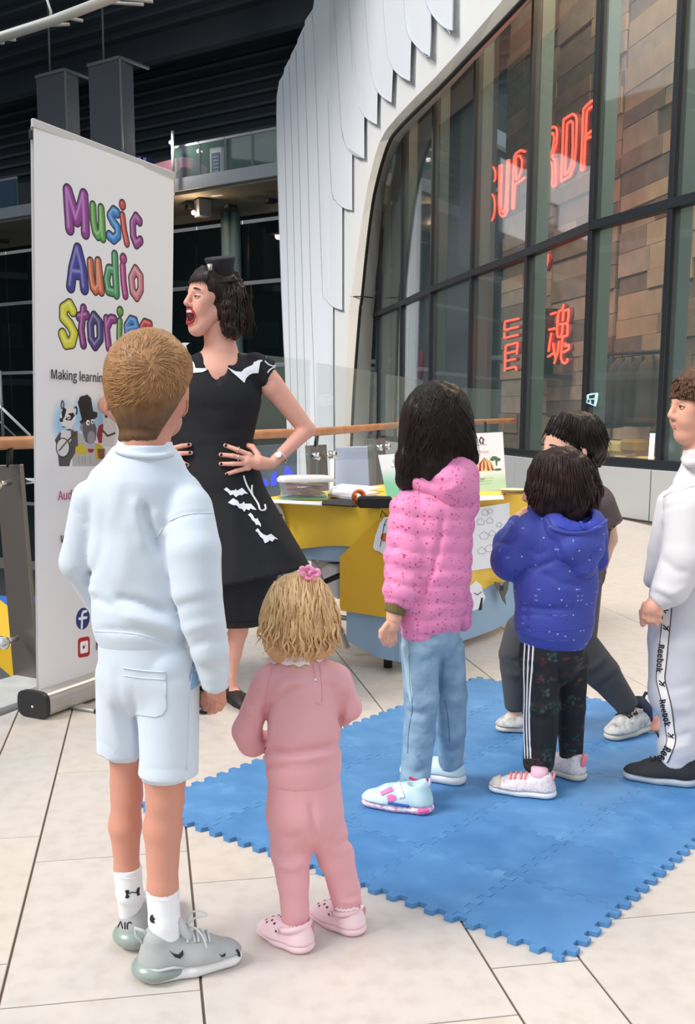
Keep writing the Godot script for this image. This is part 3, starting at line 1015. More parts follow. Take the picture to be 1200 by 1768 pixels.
	lathe(st, lp, [Vector2(0.0, -0.07), Vector2(0.05, -0.05), Vector2(0.07, 0.0), Vector2(0.05, 0.05), Vector2(0.0, 0.07)], 10)
	put("bulb", done(st), lamp, fx)
	for q in [[398, 357, "recessed square lamp right of the flood lamp under the balcony"], [468, 347, "recessed square lamp next to the white building under the balcony"], [8, 416, "recessed lamp under the balcony at the far left edge"]]:
		var t := thing("recessed_lamp", q[2], "lamp", on_plan(q[0], q[1], BACK, -1.2))
		put("housing", box_mesh(on_plan(q[0], q[1], BACK, -1.2), Vector3(0.3, 0.1, 0.3), Basis(Vector3.UP, 0.5), 0.01), M.black_matte, t)
	var s2 := OmniLight3D.new()
	s2.name = "flood_lamp_light"
	s2.position = lp + Vector3(0, -0.12, 0.1)
	s2.light_color = Color(1, 0.85, 0.7)
	s2.light_energy = 1.2
	s2.light_size = 0.1
	s2.omni_range = 30
	s2.omni_attenuation = 2.0
	s2.shadow_enabled = true
	add_child(s2)
	# the pale pipe with side arms at the top left
	var pt := thing("pipe_truss", "pale overhead pipe with short side arms at the top left", "pipe", at(90, 37, 13.0))
	put("main_pipe", tube_mesh([at(-60, 84, 13.0), at(90, 36, 13.0), at(210, -10, 13.0)], 0.058, 12), M.pipe_grey, pt)
	for q in [[55, 45, 120, 42, 13.3], [100, 28, 143, 36, 13.6], [0, 66, 27, 69, 13.3], [-8, 73, 7, 74, 13.6], [180, 4, 248, 8, 13.3], [210, -2, 264, 3, 13.6]]:
		put("side_arm", tube_mesh([at(q[0], q[1], q[4]), at(q[2], q[3], q[4])], 0.02, 8), M.pipe_grey, pt)
	put("hanger", tube_mesh([at(80, -4, 13.0), at(88, 20, 13.0), at(87, 32, 13.0)], 0.016, 6), M.pipe_grey, pt)
	# the lower storey in the void
	st = begin()
	_plate(st, PackedVector2Array([Vector2(-30, -2), Vector2(-1.6, -2), Vector2(-0.9, -5.6), Vector2(0.9, -10.5), Vector2(2.0, -14), Vector2(0.2, -26), Vector2(-1, -36), Vector2(-30, -46)]), -5.2, -5.0, 0.0)
	tag(put("floor_lower", done(st), M.lower_floor), "grey floor of the storey below the void", "", "", "structure")
	var es := thing("escalator", "far escalator with a yellow side and blue skirt below the railing", "escalator", at(-10, 1130, 7.0))
	st = begin()
	bar(st, at(-60, 1042, 7.0), at(60, 1142, 6.6), 0.3, 0.20)
	put("yellow_side", done(st), M.yellow_paint, es)
	st = begin()
	sheet3(st, [at(-60, 1045, 7.6), at(60, 1045, 7.6), at(60, 1110, 7.6), at(-60, 1110, 7.6)], Vector3(0, 0, -0.4))
	put("blue_skirt", done(st), M.blue_paint, es)
	var hr := thing("stair_rail", "thin white slanted stair rail seen beyond the railing post", "handrail", at(20, 720, 22.0))
	put("rail", tube_mesh([at(-30, 672, 22.0), at(52, 752, 22.0)], 0.03, 6), M.white_plain, hr)
	put("rail", tube_mesh([at(-30, 700, 22.0), at(42, 768, 22.0)], 0.02, 6), M.hall_trim, hr)
	put("post", tube_mesh([at(0, 640, 22.0), at(6, 760, 22.0)], 0.03, 6), M.hall_trim, hr)
	# lit shop sign on the lower fascia, white panel and lamp by the table
	st = begin()
	sheet3(st, [at(425, 772, 15.0), at(512, 766, 15.0), at(512, 1425, 15.0), at(425, 1425, 15.0)], Vector3(0, 0, -0.3))
	mat("fascia_navy", rgb(70, 82, 100), 0.6)
	var ls := thing("lower_sign", "blue lit shop sign on a dark board under the woman's elbow", "sign", at(470, 1425, 15.0))
	put("board", done(st), M.fascia_navy, ls)
	var blue := glow("blue_sign_glow", Color(0.08, 0.14, 1.0), 1.1)
	for poly in [[[438, 800], [450, 799], [450, 812], [438, 814]], [[444, 830], [452, 826], [462, 829], [464, 838], [456, 839], [446, 837]], [[469, 818], [477, 815], [477, 838], [468, 839]], [[491, 810], [496, 803], [508, 820], [492, 824]]]:
		o = []
		for q in poly: o.append(at(q[0], q[1], 14.97))
		st = begin()
		sheet3(st, o, Vector3(0, 0, -0.02))
		put("letter_stroke", done(st), blue, ls)
	mat("lilac_white", rgb(190, 196, 222), 0.5)
	st = begin()
	sheet3(st, [at(579, 774, 12.5), at(638, 772, 12.5), at(637, 1570, 12.5), at(579, 1570, 12.5)], Vector3(0.1, 0, -0.6))
	tag(put("white_panel", done(st), M.lilac_white), "pale lilac panel standing behind the railing posts", "panel")
	st = begin()
	tube(st, [at(574, 785, 12.4), at(573, 850, 12.4)], 0.02, 8)
	tag(put("light_tube", done(st), M.strip_white), "upright white light tube beside the pale lilac panel", "lamp")

# ---------- the glass railing with its wooden handrail ----------
func rail() -> void:
	var t := thing("railing", "glass railing with a round wooden handrail and flat steel posts", "railing", Vector3(-1.3, 0.02, -4.3))
	var line := smooth([Vector3(-2.5, 1.02, -2.3), Vector3(-1.9, 1.02, -3.3), Vector3(-1.32, 1.02, -4.32), Vector3(-0.82, 1.02, -5.2), Vector3(-0.31, 1.02, -6.14), Vector3(0.0, 1.02, -6.95), Vector3(0.36, 1.025, -8.2), Vector3(0.74, 1.03, -9.6), Vector3(1.3, 1.035, -10.9), Vector3(2.2, 1.05, -11.95)], 6)
	put("handrail", tube_mesh(line, 0.028, 14), M.handrail_wood, t)
	var posts := [Vector3(-1.30, 0, -4.29), Vector3(-0.03, 0, -6.88), Vector3(0.46, 0, -8.55), Vector3(0.98, 0, -10.35)]
	for i in posts.size():
		var p: Vector3 = posts[i]
		var d: Vector3 = (posts[mini(i + 1, posts.size() - 1)] - posts[maxi(i - 1, 0)]).normalized()
		if i == 0: d = Vector3(0.5, 0, -0.87)
		var out := Vector3.UP.cross(d).normalized()   # towards the walkway
		if out.dot(EYE - p) < 0: out = -out
		var wide := 0.15
		var st := begin()
		bar(st, p + out * 0.02 + Vector3(0, 0.02, 0), p - out * 0.03 + Vector3(0, 0.93, 0), wide, 0.022, d, 0.003)
		put("post", done(st), M.brushed_steel, t)
		put("bracket", tube_mesh([p + Vector3(0, 0.92, 0) - out * 0.03, p + Vector3(0, 1.0, 0) - out * 0.02], 0.014, 8), M.black_matte, t)
		for y in [0.86, 0.2]:
			for s in [-1.0, 1.0]:
				var q: Vector3 = p + Vector3(0, y, 0) + d * (0.045 * s)
				var e: Vector3 = q + d * (0.10 * s) + out * 0.03
				put("glass_clamp", tube_mesh([q + out * 0.015, q + d * (0.05 * s) + out * 0.03, e], [0.014, 0.011, 0.014], 10), M.chrome, t)
				var st2 := begin()
				lathe(st2, e - out * 0.02, [Vector2(0.0, 0.0), Vector2(0.027, 0.0), Vector2(0.027, 0.045), Vector2(0.02, 0.05), Vector2(0.0, 0.05)], 14, Basis(Quaternion(Vector3.UP, out)))
				put("clamp_disc", done(st2), M.chrome, t)
	# panes, taller than the handrail further along
	var panes := [[Vector2(-2.4, -2.45), Vector2(-1.42, -4.1), 1.0], [Vector2(-1.2, -4.55), Vector2(-0.62, -5.6), 0.98], [Vector2(-0.6, -5.65), Vector2(-0.12, -6.72), 1.48], [Vector2(-0.07, -6.85), Vector2(0.40, -8.45), 1.47], [Vector2(0.5, -8.7), Vector2(0.94, -10.2), 1.46], [Vector2(1.0, -10.4), Vector2(2.05, -11.9), 1.4]]
	for q in panes:
		var st := begin()
		upright(st, q[0], q[1], 0.06, q[2], 0.014, -0.03)
		put("glass_pane", done(st), M.clear_glass, t)

# ---------- foam mats ----------
func wavy(a: Vector2, b: Vector2, flip := 1.0) -> Array:   # the toothed line between two corners of a mat, corner b left out
	var out := [a]
	var d := b - a
	var n := Vector2(-d.y, d.x).normalized() * (0.0105 * flip)
	for k in 5:
		var s := (k + 0.5) / 5.0
		for q in [[-0.46, -1.0], [-0.05, -1.0], [0.02, 1.0], [0.45, 1.0]]:
			var t: float = s + q[0] / 5.0
			out.append(a + d * t + n * q[1])
	return out

func mats() -> void:
	var blues := []
	for k in 3:
		var m := mat("foam_%d" % k, Color(1, 1, 1), 0.55)
		tri(m, noise_tex(40 + k, 0.010, 5, [[rgb(69, 123, 175), rgb(75, 130, 181), rgb(81, 136, 187), rgb(97, 149, 195)], [rgb(66, 119, 172), rgb(72, 127, 179), rgb(78, 133, 185), rgb(93, 146, 193)], [rgb(71, 126, 178), rgb(78, 133, 184), rgb(84, 139, 190), rgb(103, 154, 199)]][k], 512), 1.1)
		blues.append(m)
	var N := Vector2(0.509, -2.007)
	var A := Vector2(-0.780, -0.625)
	var B := Vector2(0.638, -0.770)
	var m := 0.270
	var ord := ["first", "second", "third", "fourth", "fifth", "sixth", "seventh"]
	for j in 7:
		for i in 5:
			var c := N + A * m * (i + 0.5) + B * m * (j + 0.5)
			var v := px(v3(c, 0.0))
			if v.x > 1330 or v.y > 1950: continue
			var g := func(x: int, y: int) -> Vector2: return N + A * m * x + B * m * y
			var p := []
			p.append_array(wavy(g.call(i, j), g.call(i + 1, j)))
			p.append_array(wavy(g.call(i + 1, j), g.call(i + 1, j + 1)))
			var back := wavy(g.call(i, j + 1), g.call(i + 1, j + 1))
			back.append(g.call(i + 1, j + 1))
			back.reverse()
			p.append_array(back.slice(0, -1))
			back = wavy(g.call(i, j), g.call(i, j + 1))
			back.append(g.call(i, j + 1))
			back.reverse()
			p.append_array(back.slice(0, -1))
			var poly := PackedVector2Array()
			for q in p: poly.append(c + (q - c) * 0.9955)
			var st := begin()
			_plate(st, poly, 0.0005, 0.0115 + 0.0008 * rng.randf(), 0.0008)
			var o := put("foam_mat", done(st), blues[rng.randi() % 3])
			tag(o, "blue foam puzzle mat, %s row from the left front edge, %s from its near end" % [ord[j], ord[i]], "foam mat", "interlocking blue foam mats")

# ---------- a painter for flat print ----------
class Print:
	var im: Image
	var w: int
	var h: int
	func _init(ww: int, hh: int, c: Color) -> void:
		w = ww
		h = hh
		im = Image.create(w, h, false, Image.FORMAT_RGB8)
		im.fill(c)
	func blend(x: int, y: int, c: Color, a: float) -> void:
		if x < 0 or y < 0 or x >= w or y >= h: return
		im.set_pixel(x, y, im.get_pixel(x, y).lerp(c, a))
	func seg(p: Vector2, a: Vector2, b: Vector2) -> float:
		var ab := b - a
		var t := clampf((p - a).dot(ab) / maxf(ab.length_squared(), 1e-6), 0, 1)
		return p.distance_to(a + ab * t)
	func strokes(lines: Array, r: float, c: Color, rim: Color, rim_w: float, bubble := 0.0) -> void:
		var lo := Vector2(1e9, 1e9)
		var hi := -lo
		for l in lines:
			for q in l:
				lo = lo.min(q)
				hi = hi.max(q)
		var e := r + rim_w + 2
		for y in range(int(lo.y - e), int(hi.y + e) + 1):
			for x in range(int(lo.x - e), int(hi.x + e) + 1):
				var p := Vector2(x, y)
				var d := 1e9
				for l in lines:
					if l.size() == 1: d = minf(d, p.distance_to(l[0]) - r * 0.25)
					for i in l.size() - 1: d = minf(d, seg(p, l[i], l[i + 1]))
				if d > r + rim_w + 1: continue
				if rim_w > 0: blend(x, y, rim, clampf(r + rim_w - d + 0.5, 0, 1))
				var cc := c
				if bubble > 0:
					var d2 := 1e9
					var ps := p + Vector2(r, r) * 0.35
					for l in lines:
						if l.size() == 1: d2 = minf(d2, ps.distance_to(l[0]))
						for i in l.size() - 1: d2 = minf(d2, seg(ps, l[i], l[i + 1]))
					cc = c.lerp(Color(1, 1, 1), bubble * clampf(1.0 - d2 / (r * 0.55), 0, 1)).lerp(c.darkened(0.45), clampf(d / r - 0.55, 0, 1) * 1.2)
				blend(x, y, cc, clampf(r - d + 0.5, 0, 1))
	func oval(c: Vector2, rx: float, ry: float, col: Color, soft := 0.0) -> void:
		for y in range(int(c.y - ry - 1), int(c.y + ry) + 2):
			for x in range(int(c.x - rx - 1), int(c.x + rx) + 2):
				var d := Vector2((x - c.x) / rx, (y - c.y) / ry).length()
				var a := clampf((1.0 - d) * minf(rx, ry) + 0.5, 0, 1) if soft == 0.0 else clampf((1.0 - d) / soft, 0, 1)
				blend(x, y, col, a * col.a)
	func poly(pts: PackedVector2Array, col: Color) -> void:
		var lo := Vector2(1e9, 1e9)
		var hi := -lo
		for q in pts:
			lo = lo.min(q)
			hi = hi.max(q)
		for y in range(int(lo.y), int(hi.y) + 2):
			for x in range(int(lo.x), int(hi.x) + 2):
				var n := 0
				for o in [Vector2(0.25, 0.25), Vector2(0.75, 0.25), Vector2(0.25, 0.75), Vector2(0.75, 0.75)]:
					if Geometry2D.is_point_in_polygon(Vector2(x, y) + o, pts): n += 1
				if n: blend(x, y, col, n / 4.0)
	func tex() -> ImageTexture:
		return ImageTexture.create_from_image(im)

# ---------- the pull-up banner ----------
func banner() -> void:
	var TL := at(31, 213, 3.77)
	var TR := at(293, 304, 4.50)
	var BL := at(67, 1213, 3.77)
	var BR := at(279, 1142, 4.50)
	var ex := (TR - TL + BR - BL).normalized()
	var ey := (TL - BL + TR - BR).normalized()
	ey = (ey - ex * ey.dot(ex)).normalized()
	var nn := ex.cross(ey).normalized()
	var wid := 0.5 * ((TR - TL).dot(ex) + (BR - BL).dot(ex))
	var hei := (TL - BL).dot(ey)
	var o := BL
	var W := 620
	var Hh := int(W * hei / wid)
	var pr := Print.new(W, Hh, rgb(240, 238, 237))
	var P := func(u: float, v: float) -> Vector2:   # photograph -> print
		var r := ray(u, v)
		var t := (o - EYE).dot(nn) / r.dot(nn)
		var q := EYE + r * t - o
		return Vector2(q.dot(ex) / wid * W, (1.0 - q.dot(ey) / hei) * Hh)
	var Z := func(list: Array, s: float, x0: float, y0: float) -> Array:
		var out := []
		for l in list:
			var li := []
			for q in l: li.append(P.call(x0 + q[0] / s, y0 + q[1] / s))
			out.append(li)
		return out
	var letters := [
		[150, 58, 150, 25, [[[375, 515], [382, 640], [392, 778]], [[378, 518], [412, 630], [440, 722]], [[440, 722], [465, 630], [486, 548]], [[486, 548], [494, 680], [498, 808]]]],
		[92, 164, 70, 19, [[[548, 622], [552, 720], [566, 800], [585, 828], [606, 800], [604, 640]], [[604, 640], [612, 745], [618, 842]]]],
		[58, 132, 204, 20, [[[716, 672], [692, 654], [667, 690], [686, 730], [718, 772], [722, 826], [692, 852], [662, 826]]]],
		[204, 72, 68, 17, [[[752, 690], [765, 790], [784, 878]], [[752, 614]]]],
		[152, 60, 140, 20, [[[872, 728], [848, 698], [824, 742], [828, 830], [850, 886], [878, 862]]]],
		[62, 62, 152, 25, [[[446, 922], [414, 1050], [400, 1178]], [[446, 922], [478, 1050], [494, 1192]], [[418, 1084], [482, 1090]]]],
		[212, 106, 66, 19, [[[532, 1008], [538, 1100], [552, 1180], [570, 1206], [590, 1180], [584, 1006]], [[586, 1006], [598, 1110], [610, 1212]]]],
		[72, 152, 92, 20, [[[700, 962], [706, 1100], [714, 1232]], [[692, 1064], [660, 1058], [645, 1130], [658, 1206], [694, 1216]]]],
		[182, 60, 130, 18, [[[756, 1040], [762, 1140], [776, 1238]], [[760, 986]]]],
		[206, 118, 130, 20, [[[845, 1060], [816, 1120], [826, 1210], [856, 1250], [882, 1200], [880, 1110], [845, 1060]]]],
		[222, 216, 48, 23, [[[416, 1346], [392, 1302], [352, 1330], [352, 1390], [396, 1440], [426, 1500], [410, 1566], [372, 1572], [346, 1506]]]],
		[142, 58, 132, 18, [[[488, 1330], [474, 1480], [490, 1578]], [[458, 1386], [510, 1376]]]],
		[72, 60, 124, 20, [[[560, 1382], [536, 1440], [542, 1540], [570, 1588], [604, 1540], [600, 1430], [560, 1382]]]],
		[150, 58, 140, 18, [[[645, 1402], [652, 1500], [664, 1598]], [[650, 1462], [676, 1400], [700, 1404]]]],
		[100, 160, 64, 17, [[[738, 1420], [736, 1500], [738, 1580]], [[740, 1350]]]],
		[58, 130, 204, 18, [[[790, 1474], [858, 1462], [846, 1416], [814, 1406], [786, 1450], [792, 1520], [830, 1560]]]],
		[204, 62, 60, 18, [[[950, 1440], [912, 1426], [892, 1460], [918, 1496], [944, 1530], [930, 1570], [890, 1560]]]]]
	var unit: float = (P.call(200.0, 500.0) as Vector2).distance_to(P.call(200.0, 510.0)) / 10.0
	for l in letters:
		pr.strokes(Z.call(l[4], 4.0, 20.0, 200.0), l[3] / 4.0 * unit * 1.5, rgb(l[0], l[1], l[2]), rgb(34, 26, 40), 1.9 * unit, 0.45)
	# the cartoon animal band
	var E4 := func(x: float, y: float) -> Vector2: return P.call(20.0 + x / 4.0, 600.0 + y / 4.0)
	var ov := func(x: float, y: float, rx: float, ry: float, c: Color) -> void: pr.oval(E4.call(x, y), rx / 4.0 * unit * 1.35, ry / 4.0 * unit, c)
	var pg := func(list: Array, c: Color) -> void:
		var pp := PackedVector2Array()
		for q in list: pp.append(E4.call(q[0], q[1]))
		pr.poly(pp, c)
	var ln := func(list: Array, r: float, c: Color) -> void: pr.strokes(Z.call([list], 4.0, 20.0, 600.0), r / 4.0 * unit, c, c, 0.0)
	var ink := rgb(36, 32, 34)
	for q in [[360, 520, 110, 170], [500, 480, 120, 180], [640, 500, 130, 200]]: pr.oval(E4.call(q[0], q[1]), q[2] / 4.0 * unit * 1.2, q[3] / 4.0 * unit, Color(0.55, 0.78, 0.92, 0.8), 0.6)
	pg.call([[420, 560], [650, 700], [640, 820], [420, 820]], rgb(190, 188, 186))
	pg.call([[330, 590], [300, 640], [318, 690], [330, 820], [400, 820], [410, 780], [460, 690], [455, 590], [400, 560]], rgb(88, 84, 86))   # badger
	pg.call([[345, 570], [335, 660], [380, 680], [412, 640], [408, 575]], rgb(226, 224, 222))
	ov.call(350, 395, 13, 30, ink); ov.call(350, 395, 7, 20, rgb(190, 180, 180)); ov.call(440, 435, 15, 30, ink); ov.call(438, 435, 8, 20, rgb(200, 190, 190))
	pg.call([[360, 410], [400, 390], [440, 430], [442, 500], [410, 560], [370, 560], [335, 520], [335, 470]], rgb(232, 230, 228))
	pg.call([[360, 410], [345, 450], [352, 500], [366, 480], [378, 430]], ink); pg.call([[395, 455], [425, 450], [435, 470], [410, 505], [370, 500]], ink)
	ov.call(394, 480, 12, 16, Color.WHITE); ov.call(393, 482, 5, 8, ink); ov.call(343, 500, 12, 14, ink); ln.call([[350, 545], [372, 550]], 2.5, ink)
	ov.call(355, 690, 50, 66, ink); ov.call(355, 690, 44, 60, rgb(228, 226, 222)); ln.call([[330, 710], [380, 650]], 7, rgb(120, 116, 116)); ln.call([[390, 640], [450, 580]], 6, rgb(92, 60, 44))
	pg.call([[455, 380], [470, 340], [520, 325], [545, 350], [560, 440], [590, 450], [588, 480], [560, 500], [480, 530], [468, 510], [484, 500]], ink)   # ape in a top hat
	ov.call(484, 550, 14, 26, rgb(150, 140, 146)); pg.call([[490, 520], [560, 490], [585, 560], [580, 640], [545, 670], [510, 650], [490, 590]], rgb(98, 94, 100)); ov.call(548, 620, 30, 46, rgb(158, 150, 160))
	ov.call(525, 518, 14, 20, Color.WHITE); ov.call(556, 510, 12, 18, Color.WHITE); ov.call(528, 520, 5, 8, ink); ov.call(558, 512, 5, 8, ink)
	pg.call([[440, 690], [480, 660], [520, 700], [510, 740], [440, 735]], rgb(214, 190, 48)); pg.call([[590, 660], [630, 680], [620, 740], [580, 780], [575, 690]], rgb(206, 182, 46)); pg.call([[525, 700], [570, 700], [560, 725], [530, 725]], rgb(170, 40, 40))
	pg.call([[600, 540], [640, 520], [625, 600], [640, 660], [600, 660], [585, 600]], rgb(150, 36, 50)); pg.call([[630, 450], [690, 440], [720, 560], [700, 690], [620, 680], [630, 560]], rgb(222, 218, 216))
	ln.call([[625, 570], [660, 610], [710, 590]], 7, rgb(70, 46, 36)); pg.call([[590, 700], [640, 700], [640, 770], [600, 770]], rgb(140, 80, 50)); ov.call(650, 470, 12, 16, ink)
	for x in [462, 486, 505, 540]: ln.call([[x, 750], [x + 4, 800]], 2.0, rgb(120, 116, 116))
	# the two round-cornered badges
	pr.oval(P.call(143.0, 1068.0), 20 * unit * 0.62 * 1.45, 19.5 * unit, rgb(44, 58, 122))
	pr.strokes(Z.call([[[1, -12], [-1, -8], [-2, 16]], [[-6, 0], [6, -2]], [[1, -12], [6, -13]]], 1.0, 143.0, 1068.0), 2.6 * unit, Color.WHITE, Color.WHITE, 0.0)
	pr.strokes(Z.call([[[-6, -10], [6, -12], [6, 10], [-6, 12], [-6, -10], [0, 0], [6, 10]]], 1.0, 144.5, 1117.0), 6.5 * unit, rgb(186, 40, 44), Color.WHITE, 1.0)
	pr.strokes(Z.call([[[-4, -6], [5, -8], [5, 6], [-4, 8], [-4, -6], [0, 0], [5, 6]]], 1.0, 144.5, 1117.0), 3.6 * unit, Color.WHITE, Color.WHITE, 0.0)
	pg.call([[492, 2056], [492, 2084], [508, 2068]], rgb(60, 30, 34))
	var sheet_m := mat("banner_print", Color(1, 1, 1), 0.55)
	sheet_m.albedo_texture = pr.tex()
	sheet_m.texture_repeat = false
	var t := thing("banner_stand", "tall white pull-up banner with bubble lettering and a silver base", "banner", Vector3(BL.x, 0, BL.z))
	var st := begin()
	st.set_smooth_group(1)
	var nx := 8
	var ny := 24
	var bulge := func(i: float, j: float) -> Vector3:
		return o + ex * wid * i + ey * hei * j + nn * (0.006 * sin(PI * i) * (0.4 + 0.6 * j) - 0.004 * sin(j * 5.0))
	for j in ny:
		for i in nx:
			var c := [[i, j], [i + 1, j], [i + 1, j + 1], [i, j + 1]]
			for k in [0, 2, 1, 0, 3, 2]:
				st.set_uv(Vector2(c[k][0] / float(nx), 1.0 - c[k][1] / float(ny)))
				st.add_vertex(bulge.call(c[k][0] / float(nx), c[k][1] / float(ny)))
	put("printed_sheet", done(st), sheet_m, t)
	st = begin()
	st.set_smooth_group(-1)
	for k in [[0.0, 1.0]]:
		q4(st, o - nn * 0.011 + ex * wid, o - nn * 0.011, o - nn * 0.011 + ey * hei, o - nn * 0.011 + ex * wid + ey * hei)
	put("sheet_back", done(st), M.white_plain, t)
	mat("alu", rgb(196, 192, 188), 0.35, 0.6)
	var top := o + ey * hei
	put("top_rail", bar_mesh(top - ex * 0.004 + ey * 0.008, top + ex * (wid + 0.004) + ey * 0.008, 0.016, 0.032, ey, 0.006), M.alu, t)
	put("top_clip", box_mesh(top + ex * 0.0 - ey * 0.03 - nn * 0.01, Vector3(0.012, 0.03, 0.012), Basis(), 0.002), M.black_matte, t)
	# base: a rounded cassette with black end caps and a swivel foot
	var fx := Vector3(ex.x, 0, ex.z).normalized()
	var fz := fx.cross(Vector3.UP)
	var c0 := Vector3(BL.x, 0, BL.z) - fx * 0.015
	var prof := PackedVector2Array()
	for k in 28:
		var an := TAU * k / 28
		prof.append(Vector2(signf(cos(an)) * pow(absf(cos(an)), 0.5) * 0.069 - 0.002, 0.049 + signf(sin(an)) * pow(absf(sin(an)), 0.55) * 0.049))
	var cap_m := mat("cap_black", rgb(34, 34, 36), 0.5)
	put("cassette", slab_mesh(prof, c0 + Vector3(0, 0.004, 0), fz, Vector3.UP, -(wid + 0.03)), M.alu, t) if fz.cross(Vector3.UP).dot(fx) < 0 else put("cassette", slab_mesh(prof, c0 + Vector3(0, 0.004, 0), fz, Vector3.UP, wid + 0.03), M.alu, t)
	var sg := -1.0 if fz.cross(Vector3.UP).dot(fx) < 0 else 1.0
	var big := PackedVector2Array()
	for q in prof: big.append((q - Vector2(0, 0.05)) * 1.06 + Vector2(0, 0.05))
	put("end_cap", slab_mesh(big, c0 + Vector3(0, 0.004, 0) - fx * 0.02, fz, Vector3.UP, 0.02 * sg, 0.002), cap_m, t)
	put("end_cap", slab_mesh(big, c0 + Vector3(0, 0.004, 0) + fx * (wid + 0.03), fz, Vector3.UP, 0.02 * sg, 0.002), cap_m, t)
	st = begin()
	lathe(st, c0 - fx * 0.02 + Vector3(0, 0.045, 0), [Vector2(0.006, 0.0), Vector2(0.005, 0.003), Vector2(0.0, 0.004)], 10, Basis(Quaternion(Vector3.UP, -fx)))
	put("screw", done(st), M.chrome, t)
	put("foot", bar_mesh(gp(128, 1222) + Vector3(0, 0.008, 0), gp(182, 1231) + Vector3(0, 0.008, 0), 0.05, 0.012, Vector3.UP, 0.003), M.alu, t)
	put("foot_cap", bar_mesh(gp(168, 1229) + Vector3(0, 0.009, 0), gp(190, 1232) + Vector3(0, 0.009, 0), 0.054, 0.016, Vector3.UP, 0.003), M.black_matte, t)
	put("mast", tube_mesh([o + ex * wid * 0.5 - nn * 0.04 + ey * -0.03, o + ex * wid * 0.5 - nn * 0.02 + ey * hei], 0.009, 8), M.alu, t)
	var ink_m := mat("print_black", rgb(30, 28, 32), 0.6)
	var pink_m := mat("print_pink", rgb(172, 36, 110), 0.6)
	for q in [["Making learning", 85, 646, 0.0480, ink_m], ["Audiobooks", 98, 856, 0.0475, pink_m], ["www.", 102, 929, 0.052, ink_m], ["N", 163, 1116, 0.045, ink_m]]:
		var r := ray(q[1], q[2])
		var p := EYE + r * ((o - EYE).dot(nn) / r.dot(nn)) + nn * 0.007
		var mi := MeshInstance3D.new()
		mi.name = "lettering"
		mi.mesh = words(q[0], q[3] * 1.0, 0.001, "Droid Sans", false)
		mi.material_override = q[4]
		t.add_child(mi, true)
		place(mi, p, Basis(ex * 0.92, ey, nn))

